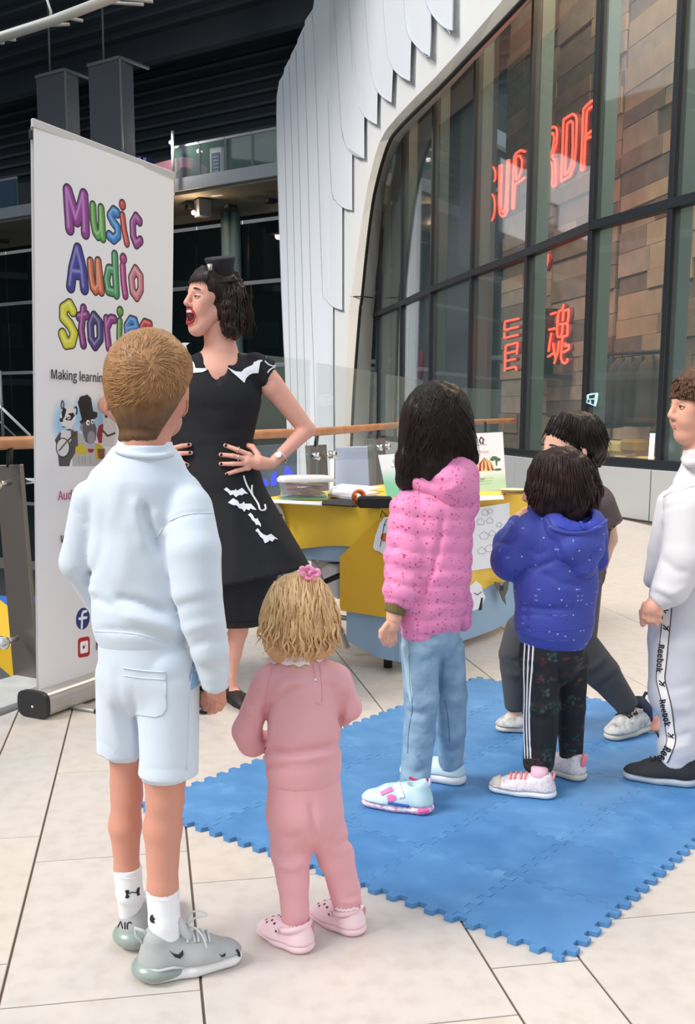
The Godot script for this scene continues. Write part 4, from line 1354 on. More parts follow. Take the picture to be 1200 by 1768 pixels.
# ---------- the table and what lies on it ----------
func table() -> void:
	var C := Vector3(0.33, 0, -4.37)
	var L := Vector3(-0.813, 0, -0.582)
	var R := Vector3(0.575, 0, -0.818)
	var out_l := -R      # the left face looks back along R
	var out_r := -L
	mat("yellow_cloth", rgb(244, 200, 56), 0.42)
	mat("mustard_paper", rgb(226, 174, 42), 0.6)
	mat("pale_blue_cloth", rgb(150, 176, 200), 0.75)
	mat("table_grey", rgb(196, 198, 200), 0.5)
	var ll := 0.86
	var rl := 1.36
	var T := func(s: float, r: float, y: float) -> Vector3: return C + L * s + R * r + Vector3(0, y, 0)
	var t := thing("folding_table", "folding table with grey legs under a yellow cloth", "table", C + (L * ll + R * rl) / 2)
	put("tabletop", slab_mesh(PackedVector2Array([Vector2(0.015, 0.015), Vector2(ll - 0.015, 0.015), Vector2(ll - 0.015, rl - 0.015), Vector2(0.015, rl - 0.015)]), C + Vector3(0, 0.692, 0), L, R, 0.032 * (1.0 if L.cross(R).y > 0 else -1.0)) if L.cross(R).y > 0 else slab_mesh(PackedVector2Array([Vector2(0.015, 0.015), Vector2(rl - 0.015, 0.015), Vector2(rl - 0.015, ll - 0.015), Vector2(0.015, ll - 0.015)]), C + Vector3(0, 0.692, 0), R, L, 0.032), M.table_grey, t)
	for q in [[0.12, 0.1], [ll - 0.12, 0.1], [0.12, rl - 0.14], [ll - 0.12, rl - 0.14]]:
		put("leg", tube_mesh([T.call(q[0], q[1], 0.04), T.call(q[0], q[1], 0.69)], 0.017, 10), M.steel, t)
		put("foot_cap", tube_mesh([T.call(q[0], q[1], 0.0), T.call(q[0], q[1], 0.06)], 0.021, 10), M.black_matte, t)
	put("brace", tube_mesh([T.call(ll - 0.12, 0.1, 0.24), T.call(0.12, 0.1, 0.52)], 0.013, 8), M.black_matte, t)
	put("brace", tube_mesh([T.call(0.12, 0.1, 0.2), T.call(ll - 0.12, 0.1, 0.2)], 0.012, 8), M.steel, t)
	# yellow cloth over the top with short falls, longer on the right
	var st := begin()
	st.set_smooth_group(1)
	var fall := func(edge: Array, drop_at: Callable, outw: Vector3, wave: float) -> void:
		var n := 40
		var m := 8
		var g := []
		for i in n + 1:
			var row := []
			var k := i / float(n)
			var base: Vector3 = (edge[0] as Vector3).lerp(edge[1], k)
			var dr: float = drop_at.call(k)
			for j in m + 1:
				var f := j / float(m)
				row.append(base - Vector3(0, dr * f, 0) + outw * (0.016 + wave * 1.7 * f * (sin(k * 19.0) * 0.6 + sin(k * 43.0 + 1.0) * 0.4 + sin(k * 9.0 + f * 5.0))))
			g.append(row)
		for i in n:
			for j in m: q4(st, g[i][j], g[i][j + 1], g[i + 1][j + 1], g[i + 1][j])
	fall.call([T.call(ll, 0, 0.734), T.call(0, 0, 0.734)], func(k: float) -> float: return 0.2 + 0.02 * sin(k * 7.0), out_l, 0.006)
	fall.call([T.call(0, 0, 0.734), T.call(0, rl, 0.734)], func(k: float) -> float: return 0.47 + 0.02 * sin(k * 6.0), out_r, 0.008)
	fall.call([T.call(ll, rl, 0.734), T.call(ll, 0, 0.734)], func(k: float) -> float: return 0.2, -out_r, 0.006)
	fall.call([T.call(0, rl, 0.734), T.call(ll, rl, 0.734)], func(k: float) -> float: return 0.2, -out_l, 0.006)
	st.set_smooth_group(2)
	q4(st, T.call(-0.006, -0.006, 0.735), T.call(-0.006, rl + 0.006, 0.735), T.call(ll + 0.006, rl + 0.006, 0.735), T.call(ll + 0.006, -0.006, 0.735))
	tag(put("tablecloth", done(st), M.yellow_cloth), "shiny yellow cloth spread over the folding table", "tablecloth")
	# creases on the front fall are ridges of their own
	# pale blue cloth hanging lower
	st = begin()
	st.set_smooth_group(1)
	var hang := func(s0: Vector3, s1: Vector3, outw: Vector3, y1: float, b0: float, b1: float, belly: float) -> void:
		var g := []
		for i in 31:
			var k := i / 30.0
			var row := []
			var b := lerpf(b0, b1, k) - belly * sin(PI * k)
			for j in 9:
				var f := j / 8.0
				row.append(s0.lerp(s1, k) + Vector3(0, lerpf(y1, b, f), 0) + outw * (-0.006 + 0.006 * f * sin(k * 11.0 + 0.5)))
			g.append(row)
		for i in 30:
			for j in 8: q4(st, g[i][j], g[i][j + 1], g[i + 1][j + 1], g[i + 1][j])
	hang.call(T.call(0.285, 0, 0), T.call(0, 0, 0), out_l, 0.6, 0.125, 0.06, 0.02)
	hang.call(T.call(0, 0, 0), T.call(0, rl, 0), out_r, 0.6, 0.06, 0.05, 0.015)
	hang.call(T.call(ll, 0, 0), T.call(0.285, 0, 0), out_l, 0.6, 0.478, 0.478, 0.0)
	tag(put("cloth_skirt", done(st), M.pale_blue_cloth), "pale blue cloth hanging almost to the floor under the yellow cloth", "cloth")
	# mustard sheet on the corner, folded at its upper edge
	st = begin()
	var a := PackedVector2Array([Vector2(0.0, -0.015), Vector2(0.07, -0.03), Vector2(0.305, -0.235), Vector2(0.305, -0.46), Vector2(0.30, -0.48), Vector2(0.0, -0.485)])
	var fl := PackedVector2Array()
	for q in a: fl.append(Vector2(q.x, q.y))
	var pts := []
	for q in fl: pts.append(T.call(q.x, 0, 0.742 + q.y) + out_l * 0.022)
	sheet3(st, pts, -out_l * 0.002)
	tag(put("mustard_sheet", done(st), M.mustard_paper), "mustard paper sheet hung on the near corner of the table", "paper")
	# drawing sheet on the right face
	var onr := func(u: float, v: float, off: float) -> Vector3:
		var rr := ray(u, v)
		var p0: Vector3 = C + out_r * off
		return EYE + rr * ((p0 - EYE).dot(out_r) / rr.dot(out_r))
	var onl := func(u: float, v: float, off: float) -> Vector3:
		var rr := ray(u, v)
		var p0: Vector3 = C + out_l * off
		return EYE + rr * ((p0 - EYE).dot(out_l) / rr.dot(out_l))
	var flat := func(called: String, list: Array, f: Callable, off: float, m: Material, parent: Node3D, outw: Vector3, th := 0.0015) -> MeshInstance3D:
		var s := begin()
		var q := []
		for e in list: q.append(f.call(e[0], e[1], off))
		sheet3(s, q, -outw * th)
		return put(called, done(s), m, parent)
	mat("pencil_grey", rgb(176, 178, 186), 0.9)
	mat("black_paper", rgb(36, 34, 36), 0.8)
	mat("pumpkin", rgb(204, 110, 48), 0.7)
	var pp := thing("drawing_sheet", "white sheet with faint pencil drawings taped to the table front", "paper", onr.call(850, 985, 0.03))
	flat.call("sheet", [[800, 880], [880, 868], [880, 975], [800, 988]], onr, 0.034, M.paper, pp, out_r)
	for q in [[838, 884, 6], [846, 882, 5], [830, 900, 7], [846, 898, 6], [836, 924, 8], [850, 920, 6], [832, 950, 7], [846, 946, 8], [860, 942, 6], [862, 905, 5]]:
		var ring := []
		for k in 9: ring.append(onr.call(q[0] + q[2] * cos(k * TAU / 8), q[1] + q[2] * 0.8 * sin(k * TAU / 8) + (2 if k % 2 else 0), 0.0355))
		put("pencil_line", tube_mesh(ring, 0.0011, 4), M.pencil_grey, pp)
	var g1 := thing("paper_ghost", "white paper ghost holding an orange pumpkin beside the pink jacket", "decoration", onl.call(655, 960, 0.03), "paper ghosts on the table")
	flat.call("body", [[663, 893], [672, 892], [682, 898], [692, 920], [690, 950], [684, 948], [678, 956], [670, 950], [662, 958], [655, 952], [647, 950], [644, 945], [648, 925], [655, 905]], onl, 0.03, M.paper, g1, out_l, 0.003)
	flat.call("pumpkin", [[659, 922], [666, 920], [671, 926], [669, 934], [661, 935], [657, 929]], onl, 0.033, M.pumpkin, g1, out_l, 0.003)
	put("string", tube_mesh([onl.call(668, 896, 0.035), onl.call(663, 906, 0.035), onl.call(660, 925, 0.035), onl.call(656, 944, 0.035)], 0.0016, 5), M.black_paper, g1)
	put("ear", tube_mesh([onl.call(657, 893, 0.034), onl.call(660, 882, 0.034), onl.call(668, 892, 0.034)], 0.0022, 5), M.black_paper, g1)
	for q in [[664, 906], [670, 905]]: put("eye", box_mesh(onl.call(q[0], q[1], 0.033), Vector3.ONE * 0.006, Basis(), 0.002), M.black_paper, g1)
	var g2 := thing("paper_ghost", "small white paper ghost with a black tail low on the right of the pink jacket", "decoration", onr.call(832, 1058, 0.03), "paper ghosts on the table")
	flat.call("body", [[812, 1012], [822, 1003], [831, 1010], [834, 1022], [838, 1030], [833, 1044], [824, 1052], [812, 1056]], onr, 0.036, M.paper, g2, out_r, 0.003)
	flat.call("tail", [[832, 1032], [834, 1032], [832, 1053], [827, 1054]], onr, 0.039, M.black_paper, g2, out_r, 0.003)
	put("mouth", tube_mesh([onr.call(819, 1024, 0.039), onr.call(825, 1027, 0.039), onr.call(832, 1022, 0.039)], 0.0016, 5), M.black_paper, g2)
	var bt := thing("paper_bat", "dark grey paper bat low on the table front", "decoration", onr.call(868, 1050, 0.03))
	mat("bat_grey", rgb(96, 92, 84), 0.8)
	flat.call("wings", [[854, 1004], [862, 1006], [866, 1012], [872, 1004], [879, 1002], [877, 1018], [872, 1030], [874, 1044], [868, 1036], [862, 1020], [858, 1016]], onr, 0.036, M.bat_grey, bt, out_r, 0.003)
	flat.call("head", [[864, 1012], [869, 1011], [870, 1019], [865, 1020]], onr, 0.039, M.black_paper, bt, out_r, 0.003)
	# on the table
	var top := 0.7365
	var on := func(u: float, v: float, h := 0.0) -> Vector3: return gp(u, v, top + h)
	var lay := func(called: String, label: String, cat: String, list: Array, m: Material, y: float, th: float, group := "") -> void:
		var poly := PackedVector2Array()
		for q in list:
			var p: Vector3 = gp(q[0], q[1], top)
			poly.append(Vector2(p.x, p.z))
		var s := begin()
		_plate(s, poly, top + y, top + y + th, 0.0004)
		tag(put(called, done(s), m), label, cat, group)
	mat("folder_black", rgb(30, 30, 32), 0.5)
	mat("folder_green", rgb(120, 168, 140), 0.5)
	mat("print_sheet", rgb(206, 204, 208), 0.8)
	lay.call("paper_sheet", "white sheet at the left end of the table under the tub", "paper", [[462, 862], [560, 868], [556, 873], [462, 868]], M.paper, 0.0, 0.002, "")
	lay.call("folder", "black folder lying at the table edge left of the speaker", "folder", [[556, 868], [616, 858], [650, 868], [605, 876], [556, 873]], M.folder_black, 0.002, 0.006)
	lay.call("folder", "green folder under the clear plastic tub", "folder", [[480, 858], [560, 852], [566, 864], [488, 864]], M.folder_green, 0.002, 0.006)
	lay.call("paper_stack", "stack of printed colouring sheets behind the orange tape", "paper", [[566, 860], [612, 866], [655, 856], [600, 848], [572, 850]], M.print_sheet, 0.008, 0.012)
	lay.call("paper_sheet", "white sheet lying on top behind the colouring sheets", "paper", [[574, 848], [640, 853], [660, 848], [590, 842]], M.paper, 0.02, 0.002)
	lay.call("paper_sheet", "cream sheet on the right part of the table before the boards", "paper", [[800, 866], [870, 862], [868, 855], [800, 858]], M.paper, 0.0, 0.002)
	# clear tub of pencils
	mat("frosted", rgb(222, 218, 214), 0.4)
	pane_mat("tub_plastic", rgb(225, 225, 225), 0.16)
	var tc: Vector3 = on.call(528, 861)
	var tb := thing("plastic_tub", "clear plastic tub with a frosted lid full of coloured pencils", "tub", tc)
	var ax := Vector3(1, 0, -0.12).normalized()
	var az := ax.cross(Vector3.UP)
	st = begin()
	st.set_smooth_group(1)
	var rr2 := func(y: float, sx: float, sz: float) -> Array:
		var ring := []
		for k in 32:
			var an := TAU * k / 32
			var cx := signf(cos(an)) * pow(absf(cos(an)), 0.45) * sx
			var cz := signf(sin(an)) * pow(absf(sin(an)), 0.45) * sz
			ring.append(tc + ax * cx - az * cz + Vector3(0, y, 0))
		return ring
	var skin := func(to: SurfaceTool, rings: Array) -> void:
		for i in rings.size() - 1:
			for k in 32:
				var k2 := (k + 1) % 32
				q4(to, rings[i][k], rings[i][k2], rings[i + 1][k2], rings[i + 1][k])
	skin.call(st, [rr2.call(0.002, 0.10, 0.06), rr2.call(0.005, 0.118, 0.075), rr2.call(0.05, 0.128, 0.082), rr2.call(0.085, 0.134, 0.086)])
	put("body", done(st), M.tub_plastic, tb)
	st = begin()
	st.set_smooth_group(1)
	skin.call(st, [rr2.call(0.084, 0.137, 0.089), rr2.call(0.094, 0.138, 0.09), rr2.call(0.108, 0.125, 0.078), rr2.call(0.112, 0.09, 0.05), rr2.call(0.113, 0.0, 0.0)])
	put("lid", done(st), M.frosted, tb)
	var cols := [["pink", rgb(214, 130, 170)], ["purple", rgb(140, 110, 160)], ["mauve", rgb(170, 120, 150)], ["peach", rgb(222, 176, 130)], ["rose", rgb(200, 110, 130)], ["lilac", rgb(176, 150, 190)], ["plum", rgb(110, 60, 100)], ["coral", rgb(230, 120, 100)], ["violet", rgb(110, 80, 170)], ["salmon", rgb(236, 160, 140)], ["magenta", rgb(200, 50, 130)], ["cream", rgb(240, 224, 180)]]
	for k in 12:
		var c: Array = cols[k]
		if not M.has("pencil_" + c[0]): mat("pencil_" + c[0], c[1], 0.5)
		var an := rng.randf_range(-0.35, 0.35)
		var d := (ax * cos(an) + az * sin(an) + Vector3(0, rng.randf_range(-0.12, 0.12), 0)).normalized()
		var p := tc + Vector3(0, 0.012 + 0.0055 * k, 0) + ax * rng.randf_range(-0.02, 0.02) + az * rng.randf_range(-0.035, 0.04)
		var pn := thing("pencil", "%s coloured pencil in the clear tub" % c[0], "pencil", p - d * 0.085, "coloured pencils in the tub")
		put("shaft", tube_mesh([p - d * 0.085, p + d * 0.07], 0.0042, 6), M["pencil_" + c[0]], pn)
		put("tip", tube_mesh([p + d * 0.07, p + d * 0.084], [0.004, 0.0006], 6), M.knit_straw, pn)
	# orange tape roll, black speaker
	mat("tape_orange", rgb(222, 116, 50), 0.5)
	var tp: Vector3 = on.call(624, 871)
	st = begin()
	lathe(st, tp + Vector3(-0.012, 0.037, 0), [Vector2(0.018, -0.014), Vector2(0.03, -0.014), Vector2(0.031, 0.0), Vector2(0.03, 0.014), Vector2(0.018, 0.014), Vector2(0.018, -0.014)], 22, Basis.from_euler(Vector3(1.25, 0.3, 0)))
	var td := thing("tape_dispenser", "orange tape dispenser behind the black speaker", "tape dispenser", tp)
	put("roll", done(st), M.tape_orange, td)
	put("cutter", bar_mesh(tp + Vector3(-0.028, 0.02, 0.015), tp + Vector3(-0.028, 0.05, 0.03), 0.02, 0.012, Vector3.RIGHT), M.tape_orange, td)
	put("base", box_mesh(tp + Vector3(0, 0.004, 0), Vector3(0.07, 0.008, 0.045), Basis(), 0.003), M.tape_orange, td)
	var sp: Vector3 = on.call(648, 879)
	var sk := thing("speaker", "small black oblong speaker near the table corner", "speaker", sp)
	var sb := Basis(Vector3.UP, -0.1)
	put("case", box_mesh(sp + Vector3(0, 0.028, -0.03), Vector3(0.152, 0.05, 0.055), sb, 0.012), M.black_matte, sk)
	put("grille", box_mesh(sp + Vector3(0, 0.028, -0.002) , Vector3(0.132, 0.036, 0.006), sb, 0.003), M.black_gloss, sk)
	# two boards in stands
	var bm := Print.new(200, 290, rgb(236, 230, 228))
	for y in range(190, 290):
		var g := clampf((y - 190) / 50.0, 0, 1)
		for x in 200: bm.im.set_pixel(x, y, rgb(236, 230, 228).lerp(rgb(186, 214, 176), g))
	bm.strokes([[Vector2(108, 20), Vector2(100, 34), Vector2(104, 50), Vector2(116, 52)], [Vector2(108, 22), Vector2(118, 32), Vector2(114, 46)]], 3.0, rgb(70, 40, 44), Color.BLACK, 0.0)
	bm.strokes([[Vector2(90, 60), Vector2(128, 58)]], 1.2, rgb(110, 90, 94), Color.BLACK, 0.0)
	bm.poly(PackedVector2Array([Vector2(86, 190), Vector2(90, 155), Vector2(118, 120), Vector2(150, 152), Vector2(156, 190)]), rgb(224, 190, 130))
	for k in 4: bm.poly(PackedVector2Array([Vector2(92 + k * 18, 190), Vector2(96 + k * 15, 152), Vector2(118, 122), Vector2(104 + k * 13, 152), Vector2(101 + k * 18, 190)]), rgb(150, 50, 34))
	bm.poly(PackedVector2Array([Vector2(112, 190), Vector2(120, 165), Vector2(128, 190)]), rgb(232, 190, 90))
	for q in [[158, 128, 14, 10], [172, 136, 12, 9], [150, 134, 10, 8], [166, 148, 4, 20], [170, 186, 16, 6]]: bm.oval(Vector2(q[0], q[1]), q[2], q[3], rgb(70, 110, 70))
	for q in [[70, 150, 12, 30], [60, 175, 14, 16]]: bm.oval(Vector2(q[0], q[1]), q[2], q[3], rgb(120, 70, 50))
	for k in 3: bm.strokes([[Vector2(80 + k * 4, 226 + k * 14), Vector2(150 - k * 6, 225 + k * 14)]], 1.0, rgb(130, 150, 130), Color.BLACK, 0.0)
	var bmat := mat("circus_print", Color.WHITE, 0.35)
	bmat.albedo_texture = bm.tex()
	bmat.texture_repeat = false
	var gm := Print.new(120, 200, rgb(234, 230, 226))
	for y in range(70, 200):
		for x in 120: gm.im.set_pixel(x, y, rgb(234, 230, 226).lerp(rgb(140, 204, 160), clampf((y - 70) / 70.0, 0, 1)))
	gm.strokes([[Vector2(62, 26), Vector2(58, 40), Vector2(66, 42)], [Vector2(46, 62), Vector2(80, 60)]], 1.6, rgb(130, 124, 128), Color.BLACK, 0.0)
	gm.strokes([[Vector2(70, 150), Vector2(90, 130)], [Vector2(60, 170), Vector2(84, 165)], [Vector2(74, 182), Vector2(82, 178), Vector2(82, 190), Vector2(72, 190), Vector2(74, 182)]], 2.5, rgb(52, 132, 92), Color.BLACK, 0.0)
	var gmat := mat("green_print", Color.WHITE, 0.35)
	gmat.albedo_texture = gm.tex()
	gmat.texture_repeat = false
	var board := func(called: String, label: String, q: Array, z0: float, z1: float, m: Material) -> Node3D:
		var c := [at(q[0][0], q[0][1], z0), at(q[1][0], q[1][1], z0), at(q[2][0], q[2][1], z1), at(q[3][0], q[3][1], z1)]   # BL BR TR TL
		var nn: Vector3 = (c[1] - c[0]).cross(c[3] - c[0]).normalized()
		var b := thing(called, label, "sign", (c[0] + c[1]) / 2)
		var s := begin()
		s.set_smooth_group(-1)
		var uv := [Vector2(0, 1), Vector2(1, 1), Vector2(1, 0), Vector2(0, 0)]
		for k in [0, 2, 1, 0, 3, 2]:
			s.set_uv(uv[k])
			s.add_vertex(c[k] + nn * 0.002)
		put("print", done(s), m, b)
		s = begin()
		sheet3(s, c, -nn * 0.003)
		put("backing", done(s), M.paper, b)
		put("foot", bar_mesh(c[0] + Vector3(0, 0.004, 0), c[1] + Vector3(0, 0.004, 0), 0.05, 0.006, Vector3.UP, 0.002), M.tub_plastic, b)
		return b
	var b1 = board.call("table_sign", "small white sign with a striped circus tent standing on the table", [[790, 851], [874, 846], [868, 746], [786, 750]], 5.42, 5.5, bmat)
	put("clip", bar_mesh(at(838, 746, 5.5), at(838, 728, 5.52), 0.014, 0.012, Vector3.RIGHT), M.black_matte, b1)
	for q in [["Join the Circus", 812, 780, 0.022, rgb(150, 96, 100)], ["Activity Sheets", 826, 827, 0.014, rgb(112, 130, 110)]]:
		var mi := MeshInstance3D.new()
		mi.name = "lettering"
		mi.mesh = words(q[0], q[3], 0.001)
		mi.material_override = mat("sign_ink_%d" % int(q[2]), q[4], 0.7)
		b1.add_child(mi, true)
		place(mi, at(q[1], q[2], 5.44) + Vector3(-0.04, 0, 0.02), Basis(Vector3.UP, 0.2))
	board.call("table_sign", "green and white sign leaning back half behind the girl's dark hair", [[668, 858], [715, 858], [700, 783], [653, 786]], 4.72, 4.86, gmat)
	# wooden plates at the far end
	mat("plate_wood", rgb(190, 150, 90), 0.6)
	mat("plate_rim", rgb(226, 214, 170), 0.6)
	for k in 3:
		st = begin()
		lathe(st, on.call(888, 853) + Vector3(0, 0.001 + 0.008 * k, 0), [Vector2(0.0, 0.0), Vector2(0.05, 0.0), Vector2(0.072, 0.007), Vector2(0.07, 0.009), Vector2(0.05, 0.003), Vector2(0.0, 0.003)], 26)
		tag(put("plate", done(st), M.plate_wood if k < 2 else M.plate_rim), ["brown wooden plate at the bottom of the plate stack on the table", "brown wooden plate in the middle of the plate stack on the table", "pale plate on top of the plate stack on the table"][k], "plate", "stacked plates on the table")
	# white folding chair behind the table end
	mat("chair_white", rgb(226, 222, 216), 0.45)
	var ch := thing("folding_chair", "white folding chair half hidden behind the woman's skirt", "chair", at(520, 1110, 4.95))
	st = begin()
	sheet3(st, [at(468, 905, 4.7), at(468, 866, 4.7), at(478, 868, 4.7), at(487, 880, 4.7), at(492, 896, 4.7), at(492, 930, 4.7)], Vector3(0.0, 0, -0.03))
	put("backrest", done(st), M.chair_white, ch)
	put("bolt", tube_mesh([at(485, 890, 4.68), at(485, 890, 4.66)], 0.008, 8), M.black_matte, ch)
	put("seat", bar_mesh(at(500, 960, 4.9), at(588, 962, 5.3), 0.34, 0.03), M.chair_white, ch)
	put("leg", tube_mesh([at(538, 960, 4.7), at(560, 1015, 4.72), at(600, 1118, 4.75)], 0.013, 8), M.chair_white, ch)
	put("leg", tube_mesh([at(566, 968, 5.0), at(520, 1008, 5.0), at(470, 1078, 5.0)], 0.013, 8), M.chair_white, ch)
	put("leg", tube_mesh([at(590, 975, 5.1), at(560, 1060, 5.15)], 0.012, 8), M.chair_white, ch)
	put("stretcher", tube_mesh([at(420, 1131, 4.9), at(476, 1130, 4.9)], 0.010, 8), M.chair_white, ch)
	put("stretcher", tube_mesh([at(420, 1144, 4.8), at(456, 1143, 4.8)], 0.010, 8), M.steel, ch)
	# white parcel under the table
	tag(put("storage_box", box_mesh(at(590, 1000, 5.0), Vector3(0.14, 0.16, 0.2), Basis(Vector3.UP, 0.4), 0.008), M.paper), "white box under the table beside the mustard sheet", "box")

# ---------- bodies and clothes: joined tapered bones, meshed as surface nets ----------
class Sdf:
	var lo := Vector3.ZERO
	var h := 0.006
	var nx := 0
	var ny := 0
	var nz := 0
	var f := PackedFloat32Array()
	func _init(bones: Array, cell: float, margin := 0.012) -> void:
		h = cell
		var a := Vector3(1e9, 1e9, 1e9)
		var b := -a
		for q in bones:
			if q.op != 0: continue
			var r: float = maxf(q.ra, q.rb) * maxf(1.0, 1.0 / q.sf) + margin + h * 2
			a = a.min(q.a - Vector3.ONE * r).min(q.b - Vector3.ONE * r)
			b = b.max(q.a + Vector3.ONE * r).max(q.b + Vector3.ONE * r)
		lo = a
		nx = int((b.x - a.x) / h) + 2
		ny = int((b.y - a.y) / h) + 2
		nz = int((b.z - a.z) / h) + 2
		f.resize(nx * ny * nz)
		f.fill(1.0)
		for q in bones: add(q)
	func add(q: Dictionary) -> void:
		var a: Vector3 = q.a
		var b: Vector3 = q.b
		var ra: float = q.ra
		var rb: float = q.rb
		var k: float = maxf(q.k, 0.0004)
		var sq: Vector3 = q.sq
		var sf1: float = q.sf - 1.0
		var op: int = q.op
		var flat: int = q.flat
		var r: float = maxf(ra, rb) * maxf(1.0, 1.0 / q.sf) + k + 2.5 * h
		var p0 := (a.min(b) - Vector3.ONE * r - lo) / h
		var p1 := (a.max(b) + Vector3.ONE * r - lo) / h
		var x0 := maxi(0, int(p0.x))
		var x1 := mini(nx - 1, int(p1.x) + 1)
		var y0 := maxi(0, int(p0.y))
		var y1 := mini(ny - 1, int(p1.y) + 1)
		var z0 := maxi(0, int(p0.z))
		var z1 := mini(nz - 1, int(p1.z) + 1)
		var ab := b - a
		var len := ab.length()
		var inv := 1.0 / maxf(ab.length_squared(), 1e-9)
		var dr := rb - ra
		var k4 := 0.25 / k
		for z in range(z0, z1 + 1):
			for y in range(y0, y1 + 1):
				var i := (z * ny + y) * nx + x0
				var p := lo + Vector3(x0, y, z) * h - a
				for x in range(x0, x1 + 1):
					var t := p.dot(ab) * inv
					var tc := clampf(t, 0.0, 1.0)
					var d: float
					if flat and ((t < 0.0 and flat & 1) or (t > 1.0 and flat & 2)):
						var w := p - ab * t
						if sf1 != 0.0: w += sq * (w.dot(sq) * sf1)
						d = maxf(w.length() - (ra + dr * tc), (-t if t < 0.0 else t - 1.0) * len)
					else:
						var w := p - ab * tc
						if sf1 != 0.0: w += sq * (w.dot(sq) * sf1)
						d = w.length() - (ra + dr * tc)
					var g := f[i]
					if op == 0:
						var e := k - absf(g - d)
						f[i] = minf(g, d) - (e * e * k4 if e > 0.0 else 0.0)
					elif op == 1:
						var e := k - absf(g + d)
						f[i] = maxf(g, -d) + (e * e * k4 if e > 0.0 else 0.0)
					i += 1
					p.x += h
	func cut(o: Vector3, n: Vector3) -> void:   # takes away what lies on the side n points to
		var i := 0
		for z in nz:
			for y in ny:
				var d := (lo + Vector3(0, y, z) * h - o).dot(n)
				for x in nx:
					if d > f[i]: f[i] = d
					d += n.x * h
					i += 1
	func minus(other: Sdf, gap: float) -> void:   # keeps clear of another body
		var i := 0
		for z in nz:
			for y in ny:
				for x in nx:
					if absf(f[i]) < h * 3.0:
						var d := gap - other.val(lo + Vector3(x, y, z) * h)
						if d > f[i]: f[i] = d
					i += 1
	func over(body: Sdf, gap: float, reach: float) -> void:   # grows where another body would show through
		var i := 0
		for z in nz:
			for y in ny:
				for x in nx:
					var g := f[i]
					if g < reach and g > -h * 4.0:
						var d := body.val(lo + Vector3(x, y, z) * h) - gap
						if d < g: f[i] = d
					i += 1
	func bend(disp: Callable, reach := 3.0) -> void:   # swells (+) or sinks (-) the surface
		var m := h * reach
		var i := 0
		for z in nz:
			for y in ny:
				for x in nx:
					if absf(f[i]) < m: f[i] -= disp.call(lo + Vector3(x, y, z) * h)
					i += 1
	func val(p: Vector3) -> float:
		var q := (p - lo) / h
		var x := int(q.x)
		var y := int(q.y)
		var z := int(q.z)
		if q.x < 0 or q.y < 0 or q.z < 0 or x >= nx - 1 or y >= ny - 1 or z >= nz - 1: return 1.0
		q -= Vector3(x, y, z)
		var i := (z * ny + y) * nx + x
		var j := i + nx
		var k := i + nx * ny
		var l := k + nx
		return lerpf(lerpf(lerpf(f[i], f[i + 1], q.x), lerpf(f[j], f[j + 1], q.x), q.y), lerpf(lerpf(f[k], f[k + 1], q.x), lerpf(f[l], f[l + 1], q.x), q.y), q.z)
	func grad(p: Vector3) -> Vector3:
		var e := h * 0.8
		return Vector3(val(p + Vector3(e, 0, 0)) - val(p - Vector3(e, 0, 0)), val(p + Vector3(0, e, 0)) - val(p - Vector3(0, e, 0)), val(p + Vector3(0, 0, e)) - val(p - Vector3(0, 0, e))).normalized()
	func hit(o: Vector3, d: Vector3, t0: float, t1: float) -> Vector3:   # first point of the surface along a ray; Vector3.INF if none
		var s := h * 0.7 / d.length()
		var t := t0
		while t < t1:
			if val(o + d * t) < 0.0:
				var a := t - s
				var b := t
				for k in 8:
					var m := (a + b) / 2
					if val(o + d * m) < 0.0: b = m
					else: a = m
				return o + d * b
			t += s
		return Vector3.INF
	func arrays(into: Array = [], tint = null) -> Array:   # positions, normals, colours, indices
		var P := PackedVector3Array() if into.is_empty() else into[0] as PackedVector3Array
		var C := PackedColorArray() if into.is_empty() else into[2] as PackedColorArray
		var I := PackedInt32Array() if into.is_empty() else into[3] as PackedInt32Array
		var first := P.size()
		var id := PackedInt32Array()
		id.resize(f.size())
		id.fill(-1)
		var sx := nx * ny
		var ox := [0, 1, 0, 1, 0, 1, 0, 1]
		var oy := [0, 0, 1, 1, 0, 0, 1, 1]
		var oz := [0, 0, 0, 0, 1, 1, 1, 1]
		var E := [0, 1, 2, 3, 4, 5, 6, 7, 0, 2, 1, 3, 4, 6, 5, 7, 0, 4, 1, 5, 2, 6, 3, 7]
		for z in nz - 1:
			for y in ny - 1:
				var i := (z * ny + y) * nx
				for x in nx - 1:
					var v0 := f[i]
					if v0 > h * 4.0:
						i += 1
						continue
					var s := v0 < 0.0
					if s != (f[i + 1] < 0.0) or s != (f[i + nx] < 0.0) or s != (f[i + nx + 1] < 0.0) or s != (f[i + sx] < 0.0) or s != (f[i + sx + 1] < 0.0) or s != (f[i + sx + nx] < 0.0) or s != (f[i + sx + nx + 1] < 0.0):
						var v := [v0, f[i + 1], f[i + nx], f[i + nx + 1], f[i + sx], f[i + sx + 1], f[i + sx + nx], f[i + sx + nx + 1]]
						var sum := Vector3.ZERO
						var n := 0
						for e in 12:
							var a: int = E[e * 2]
							var b: int = E[e * 2 + 1]
							var va: float = v[a]
							var vb: float = v[b]
							if (va < 0.0) != (vb < 0.0):
								var t := va / (va - vb)
								sum += Vector3(ox[a] + (ox[b] - ox[a]) * t, oy[a] + (oy[b] - oy[a]) * t, oz[a] + (oz[b] - oz[a]) * t)
								n += 1
						id[i] = P.size()
						P.append(lo + (Vector3(x, y, z) + sum / n) * h)
					i += 1
		var N := PackedVector3Array()
		N.resize(P.size())
